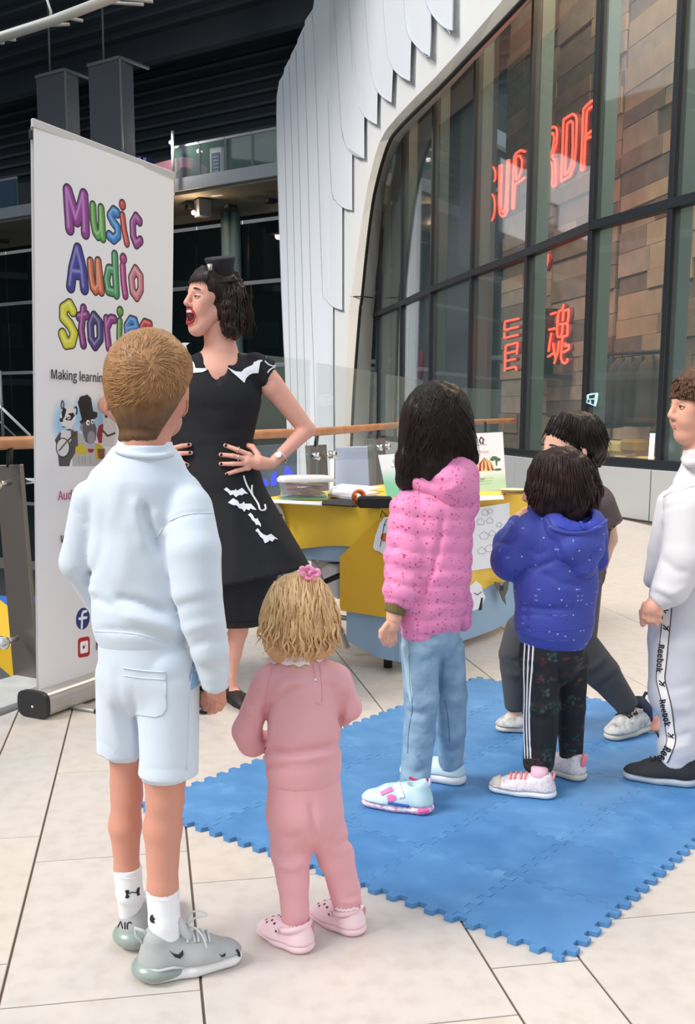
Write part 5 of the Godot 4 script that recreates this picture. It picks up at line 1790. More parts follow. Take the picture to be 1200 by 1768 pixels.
		for z in range(1, nz - 1):
			for y in range(1, ny - 1):
				var i := (z * ny + y) * nx + 1
				for x in range(1, nx - 1):
					if id[i] >= 0:
						var s := f[i] < 0.0
						for ax in 3:
							var j := i + (1 if ax == 0 else (nx if ax == 1 else sx))
							if s == (f[j] < 0.0): continue
							var da := nx if ax == 0 else (sx if ax == 1 else 1)
							var db := sx if ax == 0 else (1 if ax == 1 else nx)
							var a := id[i]
							var b := id[i - da]
							var c := id[i - da - db]
							var d := id[i - db]
							if a < 0 or b < 0 or c < 0 or d < 0: continue
							if not s:
								var w := b
								b = d
								d = w
							I.append_array([a, c, b, a, d, c])
							var nn := (P[c] - P[a]).cross(P[d] - P[b])
							N[a] += nn
							N[b] += nn
							N[c] += nn
							N[d] += nn
					i += 1
		if not into.is_empty():
			var old: PackedVector3Array = into[1]
			for k in first: N[k] = old[k]
		for k in range(first, N.size()): N[k] = N[k].normalized()
		if tint != null:
			for k in range(first, P.size()): C.append(tint.call(P[k], N[k]))
		return [P, N, C, I]

func as_mesh(a: Array) -> ArrayMesh:
	var arr := []
	arr.resize(Mesh.ARRAY_MAX)
	arr[Mesh.ARRAY_VERTEX] = a[0]
	arr[Mesh.ARRAY_NORMAL] = a[1]
	if (a[2] as PackedColorArray).size() == (a[0] as PackedVector3Array).size(): arr[Mesh.ARRAY_COLOR] = a[2]
	arr[Mesh.ARRAY_INDEX] = a[3]
	var m := ArrayMesh.new()
	m.add_surface_from_arrays(Mesh.PRIMITIVE_TRIANGLES, arr)
	return m

var Z0 := 2.0    # how far the person now being built stands from the eye, and the way its trunk is flattened
var FW := Vector3(0, 0, -1)

func P3(u: float, v: float, dz := 0.0) -> Vector3:
	return at(u, v, Z0 + dz)

func bone(a: Vector3, b: Vector3, ra: float, rb: float, k := 0.01, sf := 1.0, flat := 0, op := 0, sq := Vector3.ZERO) -> Dictionary:
	return {"a": a, "b": b, "ra": ra, "rb": rb, "k": k, "sf": sf, "flat": flat, "op": op, "sq": FW if sq == Vector3.ZERO else sq}

func limbs(list: Array, grow := 0.0) -> Array:   # rows of [u, v, dz, radius px, u2, v2, dz2, radius2 px, joint mm, flatten, flat ends, op]
	var out := []
	for q in list:
		var za: float = Z0 + q[2]
		var zb: float = Z0 + q[6]
		out.append(bone(at(q[0], q[1], za), at(q[4], q[5], zb), q[3] * za / FO + grow, q[7] * zb / FO + grow, (q[8] if q.size() > 8 else 12.0) * 0.001, q[9] if q.size() > 9 else 1.0, q[10] if q.size() > 10 else 0, q[11] if q.size() > 11 else 0))
	return out

func folds(list: Array) -> Callable:   # creases (-) and ridges (+) along lines seen in the photograph: [[points], width px, depth mm]
	return func(p: Vector3) -> float:
		var s := px(p)
		var d := 0.0
		for q in list:
			var w2: float = q[1] * q[1]
			var pts: Array = q[0]
			var best := 6.0
			var along := 0.5
			var n := pts.size() - 1
			for i in n:
				var a := Vector2(pts[i][0], pts[i][1])
				var ab := Vector2(pts[i + 1][0], pts[i + 1][1]) - a
				var t := clampf((s - a).dot(ab) / ab.length_squared(), 0, 1)
				var e := s.distance_squared_to(a + ab * t) / w2
				if e < best:
					best = e
					along = (i + t) / n
			if best < 6.0: d += q[2] * 0.001 * exp(-best) * minf(1.0, 5.0 * minf(along, 1.0 - along) + 0.1)
		return d

func on(s: Sdf, u: float, v: float, lift := 0.0) -> Vector3:   # the point of a body's surface seen at a pixel
	var p := s.hit(EYE, ray(u, v), Z0 - 0.7, Z0 + 0.9)
	if p == Vector3.INF: return P3(u, v, 0.0)
	return p + s.grad(p) * lift

func line_on(s: Sdf, pts: Array, lift := 0.001, n := 5) -> Array:   # a line drawn over the surface
	var out := []
	for i in pts.size() - 1:
		for k in n:
			var t := float(k) / n
			var p0: Array = pts[maxi(i - 1, 0)]
			var p3: Array = pts[mini(i + 2, pts.size() - 1)]
			var a := Vector2(pts[i][0], pts[i][1]).cubic_interpolate(Vector2(pts[i + 1][0], pts[i + 1][1]), Vector2(p0[0], p0[1]), Vector2(p3[0], p3[1]), t)
			out.append(on(s, a.x, a.y, lift))
	out.append(on(s, pts[-1][0], pts[-1][1], lift))
	return out

func patch_on(s: Sdf, outline: Array, lift := 0.0015, step := 4.0) -> ArrayMesh:   # a thin piece laid on the surface, its outline as seen in the photograph
	var poly := PackedVector2Array()
	for i in outline.size():
		var a := Vector2(outline[i][0], outline[i][1])
		var b := Vector2(outline[(i + 1) % outline.size()][0], outline[(i + 1) % outline.size()][1])
		var n := maxi(1, int(a.distance_to(b) / step))
		for k in n: poly.append(a.lerp(b, float(k) / n))
	var lo_ := Vector2(1e9, 1e9)
	var hi_ := -lo_
	for q in poly:
		lo_ = lo_.min(q)
		hi_ = hi_.max(q)
	var st := begin()
	st.set_smooth_group(1)
	var memo := {}
	var get_ := func(q: Vector2) -> Vector3:
		var key := Vector2i((q * 64.0).round())
		if not memo.has(key): memo[key] = on(s, q.x, q.y, lift)
		return memo[key]
	var y := floorf(lo_.y / step) * step
	while y < hi_.y:
		var x := floorf(lo_.x / step) * step
		while x < hi_.x:
			for piece in Geometry2D.intersect_polygons(poly, PackedVector2Array([Vector2(x, y), Vector2(x + step, y), Vector2(x + step, y + step), Vector2(x, y + step)])):
				if Geometry2D.is_polygon_clockwise(piece): piece.reverse()
				var ix := Geometry2D.triangulate_polygon(piece)
				for i in range(0, ix.size(), 3):
					var a := piece[ix[i]]
					var b := piece[ix[i + 1]]
					var c := piece[ix[i + 2]]
					if (b - a).cross(c - a) > 0:   # image y runs down
						var w := b
						b = c
						c = w
					t3(st, get_.call(a), get_.call(b), get_.call(c))
			x += step
		y += step
	return done(st)

func skin_part(called: String, s: Sdf, m: Material, parent: Node3D, tint = null) -> MeshInstance3D:
	return put(called, as_mesh(s.arrays([], tint)), m, parent)

func fuzz(seed_: int, freq: float) -> FastNoiseLite:
	var n := FastNoiseLite.new()
	n.seed = seed_
	n.frequency = freq
	n.fractal_octaves = 3
	return n

# a head in its own axes: origin between the ears' height and the eyes, f the way it faces, u up, size = chin to crown
func head_bones(c: Vector3, f: Vector3, u: Vector3, size: float, mouth := 0.0, child := 0.0) -> Array:
	f = f.normalized()
	u = (u - f * u.dot(f)).normalized()
	var r := f.cross(u)
	var w := func(x: float, y: float, z: float) -> Vector3: return c + (r * x + u * y + f * z) * size
	var out := []
	var b := func(x: float, y: float, z: float, r0: float, x2: float, y2: float, z2: float, r1: float, k := 0.06, op := 0, sf := 1.0, sq := Vector3.ZERO) -> void:
		out.append(bone(w.call(x, y, z), w.call(x2, y2, z2), r0 * size, r1 * size, k * size, sf, 0, op, sq))
	var J := mouth * 0.09
	b.call(0, 0.17, 0.08, 0.31, 0, 0.18, -0.13, 0.315)
	b.call(0, 0.02, 0.15, 0.25, 0, -0.22, 0.17, 0.19)
	b.call(0, -0.20, 0.17, 0.19, 0, -0.34 - J, 0.22, 0.125, 0.08)
	for s in [-1.0, 1.0]:
		b.call(s * 0.20, -0.16, 0.0, 0.10, s * 0.06, -0.37 - J, 0.23, 0.09, 0.10)
		b.call(s * 0.15, -0.05 , 0.25, 0.10 + 0.015 * child, s * 0.11, -0.16, 0.26, 0.10 + 0.03 * child, 0.08)
		b.call(s * 0.05, 0.085, 0.37, 0.035, s * 0.17, 0.075, 0.30, 0.035, 0.05)
		b.call(s * 0.125, 0.0, 0.425, 0.052, s * 0.15, 0.0, 0.40, 0.045, 0.05, 1)
		b.call(s * 0.345, -0.04, -0.03, 0.055, s * 0.365, 0.03, -0.06, 0.065, 0.02, 0, 2.2, r)
		b.call(s * 0.375, 0.0, -0.03, 0.03, s * 0.375, 0.02, -0.05, 0.035, 0.015, 1)
		b.call(s * 0.042, -0.135, 0.40, 0.036, s * 0.03, -0.125, 0.42, 0.034, 0.02)
	b.call(0, 0.05, 0.385, 0.036, 0, -0.105, 0.455 - 0.01 * child, 0.046 - 0.004 * child, 0.03)
	if mouth <= 0.0:
		b.call(-0.07, -0.232, 0.345, 0.028, 0.0, -0.222, 0.375, 0.032, 0.02)
		b.call(0.07, -0.232, 0.345, 0.028, 0.0, -0.222, 0.375, 0.032, 0.02)
		b.call(-0.055, -0.272, 0.345, 0.03, 0.055, -0.272, 0.345, 0.03, 0.02)
		b.call(-0.075, -0.2495, 0.385, 0.007, 0.075, -0.2495, 0.385, 0.007, 0.012, 1)
	else:
		b.call(-0.09, -0.205, 0.34, 0.03, 0.09, -0.205, 0.34, 0.03, 0.02)
		b.call(-0.075, -0.30 - J, 0.33, 0.034, 0.075, -0.30 - J, 0.33, 0.034, 0.02)
	return out

func eyes(parent: Node3D, c: Vector3, f: Vector3, u: Vector3, size: float, iris: Material, look := Vector2.ZERO, lid := 0.3) -> void:
	f = f.normalized()
	u = (u - f * u.dot(f)).normalized()
	var r := f.cross(u)
	for s in [-1.0, 1.0]:
		var e: Vector3 = c + (r * s * 0.125 + u * 0.002 + f * 0.322) * size
		var R := 0.058 * size
		var st := begin()
		lathe(st, e, [Vector2(0, -R), Vector2(R * 0.7, -R * 0.7), Vector2(R, 0), Vector2(R * 0.7, R * 0.7), Vector2(R * 0.38, R * 0.925), Vector2(0, R)], 14, Basis(Quaternion(Vector3.UP, f)))
		put("eyeball", done(st), M.eye_white, parent)
		st = begin()
		var d := (f + r * look.x + u * look.y).normalized()
		lathe(st, e + d * R * 0.9, [Vector2(R * 0.42, 0.0), Vector2(R * 0.36, R * 0.14), Vector2(0, R * 0.2)], 12, Basis(Quaternion(Vector3.UP, d)))
		put("iris", done(st), iris, parent)
		var lidc := []
		var low := []
		var brow := []
		for k in 9:
			var a := lerpf(-1.0, 1.0, k / 8.0)
			lidc.append(e + (r * a * 0.072 + u * (0.034 - 0.02 * lid) * (1.0 - a * a * 0.85) + f * (0.05 - 0.03 * a * a)) * size)
			low.append(e + (r * a * 0.066 - u * 0.024 * (1.0 - a * a * 0.9) + f * (0.049 - 0.028 * a * a)) * size)
			brow.append(e + (r * (a * 0.095 + s * 0.012) + u * (0.098 + 0.018 * (1.0 - a * a) - 0.006 * a * s) + f * (0.078 - 0.035 * a * a - 0.012 * a * s)) * size)
		put("eyelid", tube_mesh(lidc, 0.013 * size, 6), parent.get_meta("skin_m"), parent)
		put("eyelid", tube_mesh(low, 0.010 * size, 6), parent.get_meta("skin_m"), parent)
		put("lashes", tube_mesh(lidc.map(func(p): return p + f * 0.012 * size - u * 0.008 * size), 0.005 * size, 5), M.lash, parent)
		put("eyebrow", tube_mesh(brow, [0.005 * size, 0.010 * size, 0.012 * size, 0.013 * size, 0.013 * size, 0.013 * size, 0.012 * size, 0.010 * size, 0.005 * size], 6), M.lash if not parent.has_meta("brow_m") else parent.get_meta("brow_m"), parent)

# a hand from lines of joints seen in the photograph: fingers = [[u, v, dz], ...] from knuckle to tip
func hand_bones(palm: Array, fingers: Array, r_px: float, thumb: Array = []) -> Array:
	var out := limbs(palm)
	for fi in fingers.size():
		var g: Array = fingers[fi]
		for i in g.size() - 1:
			var k0: float = r_px * (1.0 - 0.09 * i)
			out.append_array(limbs([[g[i][0], g[i][1], g[i][2], k0, g[i + 1][0], g[i + 1][1], g[i + 1][2], k0 * 0.9, 3.0]]))
	for i in thumb.size() - 1:
		out.append_array(limbs([[thumb[i][0], thumb[i][1], thumb[i][2], r_px * 1.2, thumb[i + 1][0], thumb[i + 1][1], thumb[i + 1][2], r_px * 1.0, 4.0]]))
	return out

func person(label: String, foot: Vector3, skin: Color) -> Node3D:
	var t := thing("person", label, "person", foot)
	var m := StandardMaterial3D.new()
	m.resource_name = "skin"
	m.albedo_color = skin
	m.roughness = 0.55
	m.subsurf_scatter_enabled = true
	m.subsurf_scatter_strength = 0.12
	t.set_meta("skin_m", m)
	return t

func cloth_mat(called: String, c: Color, grain := 0.25, scale := 14.0) -> StandardMaterial3D:
	var m := mat(called, c, 0.9)
	if not M.has("cloth_bump"):
		M["cloth_bump"] = noise_tex(77, 0.06, 3, [], 256, 3.0)
	bumpy(m, M["cloth_bump"], grain, scale)
	m.rim_enabled = true
	m.rim = 0.25
	m.rim_tint = 0.5
	return m

func dotted(called: String, base: Color, dots: Array, size := 512, count := 260, r0 := 3.0, scale := 3.0, hearts := false) -> StandardMaterial3D:   # cloth printed with small dots
	var pr := Print.new(size, size, base)
	var g := RandomNumberGenerator.new()
	g.seed = 5
	for i in count:
		var c := Vector2(g.randf_range(8, size - 8), g.randf_range(8, size - 8))
		var d: Array = dots[i % dots.size()]
		var r: float = r0 * d[1]
		if hearts and i % dots.size() == 0:
			pr.poly(PackedVector2Array([c + Vector2(-r, -r * 0.4), c + Vector2(-r * 0.4, -r), c + Vector2(0, -r * 0.5), c + Vector2(r * 0.5, -r), c + Vector2(r, -r * 0.4), c + Vector2(0, r)]), d[0])
		else: pr.oval(c, r, r, d[0])
	var m := mat(called, Color.WHITE, 0.6)
	tri(m, pr.tex(), scale)
	m.rim_enabled = true
	m.rim = 0.2
	return m

# hair as tapered locks lying on or leaving the head
func locks(lines: Array, r: float, n := 5) -> ArrayMesh:
	var st := begin()
	for l in lines:
		var rad := []
		for i in l.size():
			var t: float = float(i) / (l.size() - 1)
			rad.append(r * (0.35 + 0.65 * sin(PI * minf(0.15 + t * 0.85, 1.0)) ) * (1.0 - 0.8 * t * t))
		tube(st, l, rad, n)
	return done(st)

func hang(s: Sdf, u: float, v: float, steps: int, step: float, du: float, amp: float, wave: float, ph: float, lift := 0.002) -> Array:   # a lock that runs down over the hair and then hangs free
	var out := []
	var z := Z0
	for j in steps:
		var uu := u + du * j + amp * sin(ph + wave * j) * (0.2 + 0.8 * j / steps)
		var vv := v + step * j
		var p := s.hit(EYE, ray(uu, vv), Z0 - 0.5, Z0 + 0.5)
		if p != Vector3.INF:
			p += s.grad(p) * (lift * (0.3 + 0.7 * sin(PI * float(j) / steps)))
			z = -p.z
		else: p = at(uu, vv, z + 0.004)
		out.append(p)
	return out

func quilt(y0: float, pitch_: float, depth: float, lean: float, inside: Callable) -> Callable:   # padded rows between stitched lines
	return func(p: Vector3) -> float:
		var t := (p.y - y0 + lean * p.x + 0.004 * sin(p.x * 40.0 + p.z * 30.0)) / pitch_
		var w: float = absf(sin(PI * t))
		return depth * (pow(w, 0.45) - 0.75) * float(inside.call(p)) + 0.0012 * sin(p.x * 120.0 + p.y * 60.0) * w

func people() -> void:
	mat("eye_white", rgb(236, 232, 228), 0.25)
	mat("lash", rgb(40, 30, 28), 0.7)
	mat("iris_dark", rgb(54, 34, 24), 0.25)
	mat("iris_brown", rgb(84, 58, 38), 0.25)
	mat("sole_white", rgb(232, 230, 228), 0.55)
	mat("sock_white", rgb(238, 238, 240), 0.85)
	mat("logo_black", rgb(24, 24, 28), 0.6)
	boy_in_blue()
	toddler()
	girl_in_pink()
	dark_haired_boy()
	girl_in_blue()
	boy_in_white()
	woman()

# a shoe built in its own axes: x towards the toe, y up, z to the side; heel at the origin
func shoe_frame(heel: Vector3, toe: Vector3) -> Array:
	var x := toe - heel
	x.y = 0
	var L := x.length()
	x = x.normalized()
	return [heel, x, Vector3.UP, x.cross(Vector3.UP), L]

func shoe(parent: Node3D, heel: Vector3, toe: Vector3, w: float, hgt: float, upper_m: Material, sole_m: Material, sole_h := 0.022, cell := 0.0035, opening := true, called := "shoe", tint = null) -> Dictionary:
	var fr := shoe_frame(heel, toe)
	var X: Vector3 = fr[1]
	var Zs: Vector3 = fr[3]
	var L: float = fr[4]
	var p := func(x: float, y: float, z := 0.0) -> Vector3: return heel + X * x * L + Vector3(0, y, 0) + Zs * z
	var up := Vector3.UP
	var b := [
		bone(p.call(0.13, hgt * 0.35), p.call(0.16, hgt * 0.85), w * 0.40, w * 0.36, 0.02, 1.0, 0, 0, X),
		bone(p.call(0.20, hgt * 0.4), p.call(0.55, hgt * 0.36), w * 0.44, w * 0.47, 0.02, 1.1, 0, 0, up),
		bone(p.call(0.3, hgt * 0.62), p.call(0.62, hgt * 0.42), w * 0.34, w * 0.36, 0.02),
		bone(p.call(0.55, hgt * 0.3), p.call(0.80, hgt * 0.27), w * 0.48, w * 0.42, 0.02, 1.35, 0, 0, up),
		bone(p.call(0.72, hgt * 0.26), p.call(0.86, hgt * 0.22), w * 0.43, w * 0.33, 0.02, 1.4, 0, 0, up)]
	if opening: b.append(bone(p.call(0.2, hgt * 0.95), p.call(0.24, hgt * 1.6), w * 0.27, w * 0.34, 0.008, 1.0, 0, 1))
	var s := Sdf.new(b, cell, 0.01)
	s.cut(heel + Vector3(0, sole_h * 0.9, 0), Vector3.DOWN)
	var so := Sdf.new([
		bone(p.call(0.14, sole_h * 0.5), p.call(0.5, sole_h * 0.5), w * 0.47, w * 0.46, 0.01, w * 0.47 / (sole_h * 0.75), 0, 0, up),
		bone(p.call(0.5, sole_h * 0.5), p.call(0.84, sole_h * 0.5), w * 0.50, w * 0.40, 0.01, w * 0.47 / (sole_h * 0.75), 0, 0, up)], cell, 0.01)
	so.cut(heel + Vector3(0, 0.0005, 0), Vector3.DOWN)
	so.cut(heel + Vector3(0, sole_h, 0), Vector3.UP)
	var node := Node3D.new()
	node.name = called
	parent.add_child(node, true)
	node.position = heel - parent.position
	put("upper", as_mesh(s.arrays([], tint)), upper_m, node)
	put("sole", as_mesh(so.arrays()), sole_m, node)
	return {"node": node, "upper": s, "sole": so, "p": p, "X": X, "Z": Zs, "L": L}

func shoe_lace(d: Dictionary, m: Material, n: int, x0: float, x1: float, half: float, r := 0.003) -> void:
	var s: Sdf = d.upper
	for k in n:
		var x := lerpf(x0, x1, k / float(maxi(n - 1, 1)))
		var pts := []
		for j in 7:
			var z := lerpf(-half, half, j / 6.0)
			var o: Vector3 = d.p.call(x + (0.02 if k % 2 else -0.02) * (j / 6.0 - 0.5), 0.3, z)
			var q := s.hit(o, Vector3.DOWN, 0.0, 0.3)
			if q != Vector3.INF: pts.append(q + Vector3(0, r * 0.7, 0))
		if pts.size() > 2: put("lace", tube_mesh(pts, r, 6), m, d.node)

func boy_in_blue() -> void:
	Z0 = 2.0
	FW = Vector3(0.25, 0, -0.97).normalized()
	var root := person("boy seen from behind in a pale blue sweatshirt and shorts with grey trainers", Vector3(-0.34, 0, -2.0), rgb(210, 148, 126))
	var skin: Material = root.get_meta("skin_m")
	var cl := cloth_mat("pale_blue_fleece", rgb(214, 224, 234), 0.2, 16.0)
	# body: head, neck, right hand, legs
	var body := limbs([
		[254, 652, 0, 69, 256, 672, 0.02, 69], [256, 690, 0.02, 56, 262, 722, 0.03, 40], [272, 706, 0.05, 42, 284, 726, 0.09, 30, 16], [254, 725, 0.0, 40, 248, 800, 0.0, 46, 20],
		[318, 690, 0.03, 7, 316, 712, 0.03, 6, 6, 1.0], [183, 682, 0.05, 6, 186, 706, 0.05, 5, 6],
		[248, 830, 0.0, 52, 245, 1100, 0.0, 56, 20, 1.5],
		[215, 1150, 0.04, 42, 218, 1350, 0.05, 27, 14], [218, 1350, 0.05, 27, 219, 1372, 0.05, 27], [219, 1372, 0.05, 27, 216, 1425, 0.05, 28.5], [216, 1425, 0.05, 28.5, 219, 1500, 0.055, 22], [219, 1500, 0.055, 22, 228, 1590, 0.095, 19],
		[285, 1150, -0.02, 48, 285, 1345, -0.03, 35.5, 14], [285, 1345, -0.03, 35.5, 285, 1380, -0.03, 33], [285, 1380, -0.03, 33, 281, 1430, -0.028, 34], [281, 1430, -0.028, 34, 281, 1530, -0.035, 27], [281, 1530, -0.035, 27, 287, 1650, -0.04, 24],
		[325, 890, -0.04, 30, 340, 1010, -0.05, 26], [340, 1010, -0.05, 26, 372, 1180, -0.04, 17]])
	var s := Sdf.new(body, 0.0055)
	var a := s.arrays()
	var hand := Sdf.new(hand_bones([[370, 1170, -0.03, 17, 373, 1192, -0.03, 18, 5], [364, 1190, -0.02, 10, 364, 1204, -0.02, 9, 5], [380, 1190, -0.04, 10, 380, 1206, -0.04, 8, 5]],
		[[[384, 1198, -0.04], [386, 1212, -0.035], [380, 1224, -0.02]], [[377, 1202, -0.035], [378, 1218, -0.03], [370, 1229, -0.01]], [[369, 1204, -0.025], [370, 1220, -0.015], [362, 1230, 0.0]], [[362, 1202, -0.015], [362, 1216, -0.005], [355, 1224, 0.01]]], 6.2, [[362, 1190, -0.01], [354, 1202, 0.0], [352, 1214, 0.01]]), 0.0028)
	a = hand.arrays(a)
	put("body", as_mesh(a), skin, root)
	# inner curve of the ear
	put("ear_rim", tube_mesh([on(s, 322, 690, 0.001), on(s, 323, 700, 0.001), on(s, 321, 711, 0.001), on(s, 315, 718, 0.001)], 0.0022, 5), skin, root)
	# hair
	var hm := mat("hair_sandy", Color.WHITE, 0.5)
	tri(hm, noise_tex(60, 0.03, 4, [rgb(126, 88, 54), rgb(160, 114, 70), rgb(188, 142, 92)], 256), 4.0)
	var hair := Sdf.new(limbs([[254, 646, -0.002, 73, 256, 664, 0.015, 74], [252, 672, -0.008, 68, 252, 690, -0.006, 60, 16], [250, 690, -0.004, 58, 250, 712, 0.0, 46, 14], [250, 710, 0.0, 47, 249, 738, 0.004, 40, 12], [268, 640, 0.05, 62, 262, 640, 0.02, 70]]), 0.004)
	var hn := fuzz(3, 55.0)
	hair.bend(func(p: Vector3) -> float: return 0.0035 * hn.get_noise_3d(p.x, p.y * 0.35, p.z * 0.8))
	hair.over(s, 0.004, 0.012)
	hair.cut(P3(255, 738, 0.08), (Vector3(0.35, -0.75, -0.62)).normalized())
	hair.cut(P3(318, 668, 0.02), Vector3(0.8, -0.55, -0.3).normalized())
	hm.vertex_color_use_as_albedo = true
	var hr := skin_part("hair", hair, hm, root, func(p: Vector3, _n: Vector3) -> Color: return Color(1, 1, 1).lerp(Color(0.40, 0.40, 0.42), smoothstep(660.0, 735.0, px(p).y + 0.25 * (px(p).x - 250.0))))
	var g := RandomNumberGenerator.new()
	g.seed = 8
	var ls := []
	for k in 620:
		var an := g.randf_range(0, TAU)
		var rd := sqrt(g.randf()) * 78.0
		var q := Vector2(250 + rd * cos(an) * 0.95, 650 + rd * sin(an) * 0.9)
		if q.y > 690 - 0.25 * (q.x - 250): continue
		var dir := (q - Vector2(262, 628)).normalized().rotated(0.5 + g.randf_range(-0.5, 0.5))
		var ln := []
		for j in 4:
			var e := q + dir * (5.0 * j)
			var pp := hair.hit(EYE, ray(e.x, e.y), 1.5, 2.4)
			if pp == Vector3.INF: break
			ln.append(pp + hair.grad(pp) * (0.0002 + 0.0006 * j))
		if ln.size() > 2: ls.append(ln)
	var hl := mat("hair_sandy_light", rgb(184, 138, 88), 0.5)
	put("lock", locks(ls, 0.00105, 4), hl, hr).set_meta("kind", "stuff")
	# sweatshirt
	var fd := folds([[[[247, 868], [252, 885], [260, 912], [268, 934], [278, 965]], 8, -18], [[[232, 855], [236, 900], [248, 955]], 10, 8], [[[262, 880], [280, 930]], 14, 5], [[[205, 790], [200, 850], [185, 920]], 14, 4], [[[222, 880], [215, 960], [205, 1020]], 18, 5], [[[180, 870], [178, 940], [160, 1000]], 9, -5],
		[[[196, 1030], [240, 1040], [296, 1062]], 8, -14], [[[160, 1030], [200, 1050]], 8, -6], [[[200, 1060], [255, 1072], [318, 1092]], 10, 9], [[[165, 1086], [240, 1090], [325, 1118]], 6, -7], [[[128, 985], [145, 992], [165, 985]], 6, -6], [[[130, 1000], [150, 1015], [162, 1025]], 6, 5],
		[[[300, 1050], [330, 1040], [378, 1030]], 9, -4], [[[312, 1090], [350, 1080], [390, 1075]], 8, 4], [[[325, 1120], [360, 1105], [392, 1110]], 8, -4], [[[268, 932], [285, 905], [320, 888], [368, 886]], 3, -3], [[[128, 875], [142, 900], [150, 905]], 4, -4]])
	var sweat := Sdf.new(limbs([
		[250, 779, 0.0, 49, 249, 830, 0.0, 66, 20, 1.0, 1], [190, 838, 0.0, 40, 310, 856, -0.005, 42, 25, 1.25], [215, 800, 0.0, 30, 285, 806, 0.0, 32, 25, 1.1], [238, 880, 0, 88, 236, 960, 0, 84, 25, 1.32], [236, 960, 0, 84, 240, 1070, -0.005, 86, 20, 1.3], [245, 1080, -0.005, 84, 248, 1112, 0.0, 78, 10, 1.3, 2],
		[158, 862, 0.01, 34, 134, 970, 0.02, 31, 7], [136, 970, 0.03, 31, 188, 1062, 0.13, 26, 14],
		[322, 880, -0.02, 46, 334, 950, -0.055, 48, 6], [334, 950, -0.055, 48, 340, 1020, -0.065, 44, 5], [340, 1020, -0.065, 44, 362, 1120, -0.06, 34, 5], [362, 1120, -0.05, 34, 369, 1160, -0.045, 28, 8], [369, 1160, -0.045, 25, 372, 1188, -0.04, 24, 6, 1.0, 2]]), 0.006)
	sweat.bend(fd)
	sweat.over(s, 0.004, 0.012)
	var sw := skin_part("sweatshirt", sweat, cl, root)
	put("collar", tube_mesh(line_on(sweat, [[203, 778], [215, 783], [235, 787], [255, 789], [278, 788], [297, 783]], 0.0), 0.0065, 8), cl, sw)
	put("hem_seam", tube_mesh(line_on(sweat, [[165, 1090], [230, 1094], [290, 1110], [326, 1122]], 0.0004), 0.0016, 5), cl, sw)
	put("sleeve_seam", tube_mesh(line_on(sweat, [[270, 930], [290, 902], [325, 888], [368, 886]], 0.0004), 0.0015, 5), cl, sw)
	put("neck_tape", tube_mesh(line_on(sweat, [[232, 792], [258, 797], [268, 794]], 0.0006), 0.0012, 5), cl, sw)
	# shorts
	var fs := folds([[[[200, 1150], [206, 1200], [222, 1240]], 9, -4], [[[228, 1180], [236, 1260], [240, 1330]], 4, -7], [[[330, 1150], [326, 1190], [322, 1330]], 3, -3], [[[180, 1190], [195, 1250], [215, 1310]], 10, 4], [[[170, 1275], [210, 1308], [240, 1316]], 2.5, -2], [[[240, 1326], [290, 1330], [346, 1324]], 2.5, -2]])
	var shorts := Sdf.new(limbs([[246, 1098, 0.0, 80, 250, 1160, 0.0, 84, 14, 1.25], [212, 1165, 0.03, 48, 206, 1300, 0.04, 40, 14, 1.0, 2], [288, 1180, -0.015, 58, 291, 1338, -0.03, 54, 16, 1.0, 2]]), 0.0055)
	shorts.bend(fs)
	shorts.over(s, 0.004, 0.012)
	var sh := skin_part("shorts", shorts, cl, root)
	put("pocket", patch_on(shorts, [[214, 1153], [286, 1160], [287, 1222], [280, 1234], [268, 1238], [232, 1233], [220, 1226], [216, 1212]], 0.0018, 6.0), cl, sh)
	put("pocket_stitch", tube_mesh(line_on(shorts, [[214, 1153], [250, 1158], [286, 1160]], 0.0026), 0.0017, 5), cl, sh)
	put("pocket_stitch", tube_mesh(line_on(shorts, [[215, 1166], [250, 1171], [286, 1173]], 0.0024), 0.0011, 5), cl, sh)
	put("side_seam", tube_mesh(line_on(shorts, [[332, 1150], [328, 1185], [326, 1240], [322, 1330]], 0.0006), 0.0013, 5), cl, sh)
	var inner := mat("pocket_blue", rgb(140, 178, 210), 0.9)
	put("side_pocket", patch_on(shorts, [[336, 1130], [348, 1150], [346, 1178], [330, 1192], [327, 1170]], 0.0012, 5.0), inner, sh)
	# socks
	var rib := func(p: Vector3) -> float: return 0.0006 * sin(atan2(p.z + 2.0, p.x + 0.32) * 110.0)
	for q in [[[220, 1496, 0.055, 26, 224, 1540, 0.057, 24, 6, 1.0, 1], [224, 1540, 0.062, 24, 230, 1600, 0.10, 22, 8]], [[281, 1534, -0.033, 31, 284, 1590, -0.037, 28.5, 6, 1.0, 1], [284, 1590, -0.037, 28.5, 288, 1660, -0.04, 27, 8]]]:
		var so := Sdf.new(limbs(q), 0.004)
		var left: bool = q[0][0] < 250
		var sk := skin_part("sock", so, M.sock_white, root)
		put("cuff_line", tube_mesh(line_on(so, [[197, 1513], [220, 1517], [243, 1513]] if left else [[254, 1551], [282, 1555], [309, 1551]], 0.0004), 0.0012, 5), M.sock_white, sk)
		var ox := 0.0 if left else 34.0
		var mark := [[[216, 1537], [222, 1536], [224, 1541], [221, 1543], [224, 1548], [221, 1551], [216, 1550], [218, 1544]], [[236, 1534], [241, 1531], [240, 1540], [241, 1545], [237, 1547], [235, 1541]]] if left else [[[260, 1581], [264, 1578], [265, 1583], [269, 1586], [266, 1589], [268, 1594], [262, 1593], [259, 1588]]]
		for poly in mark: put("mark", patch_on(so, poly, 0.0012, 3.0), M.logo_black, sk)
		if left: put("mark", tube_mesh(line_on(so, [[223, 1543], [228, 1540], [233, 1541], [236, 1540]], 0.0014), 0.001, 5), M.logo_black, sk)
	# trainers
	var grey := mat("trainer_grey", rgb(168, 170, 168), 0.7)
	bumpy(grey, M["cloth_bump"], 0.5, 40.0)
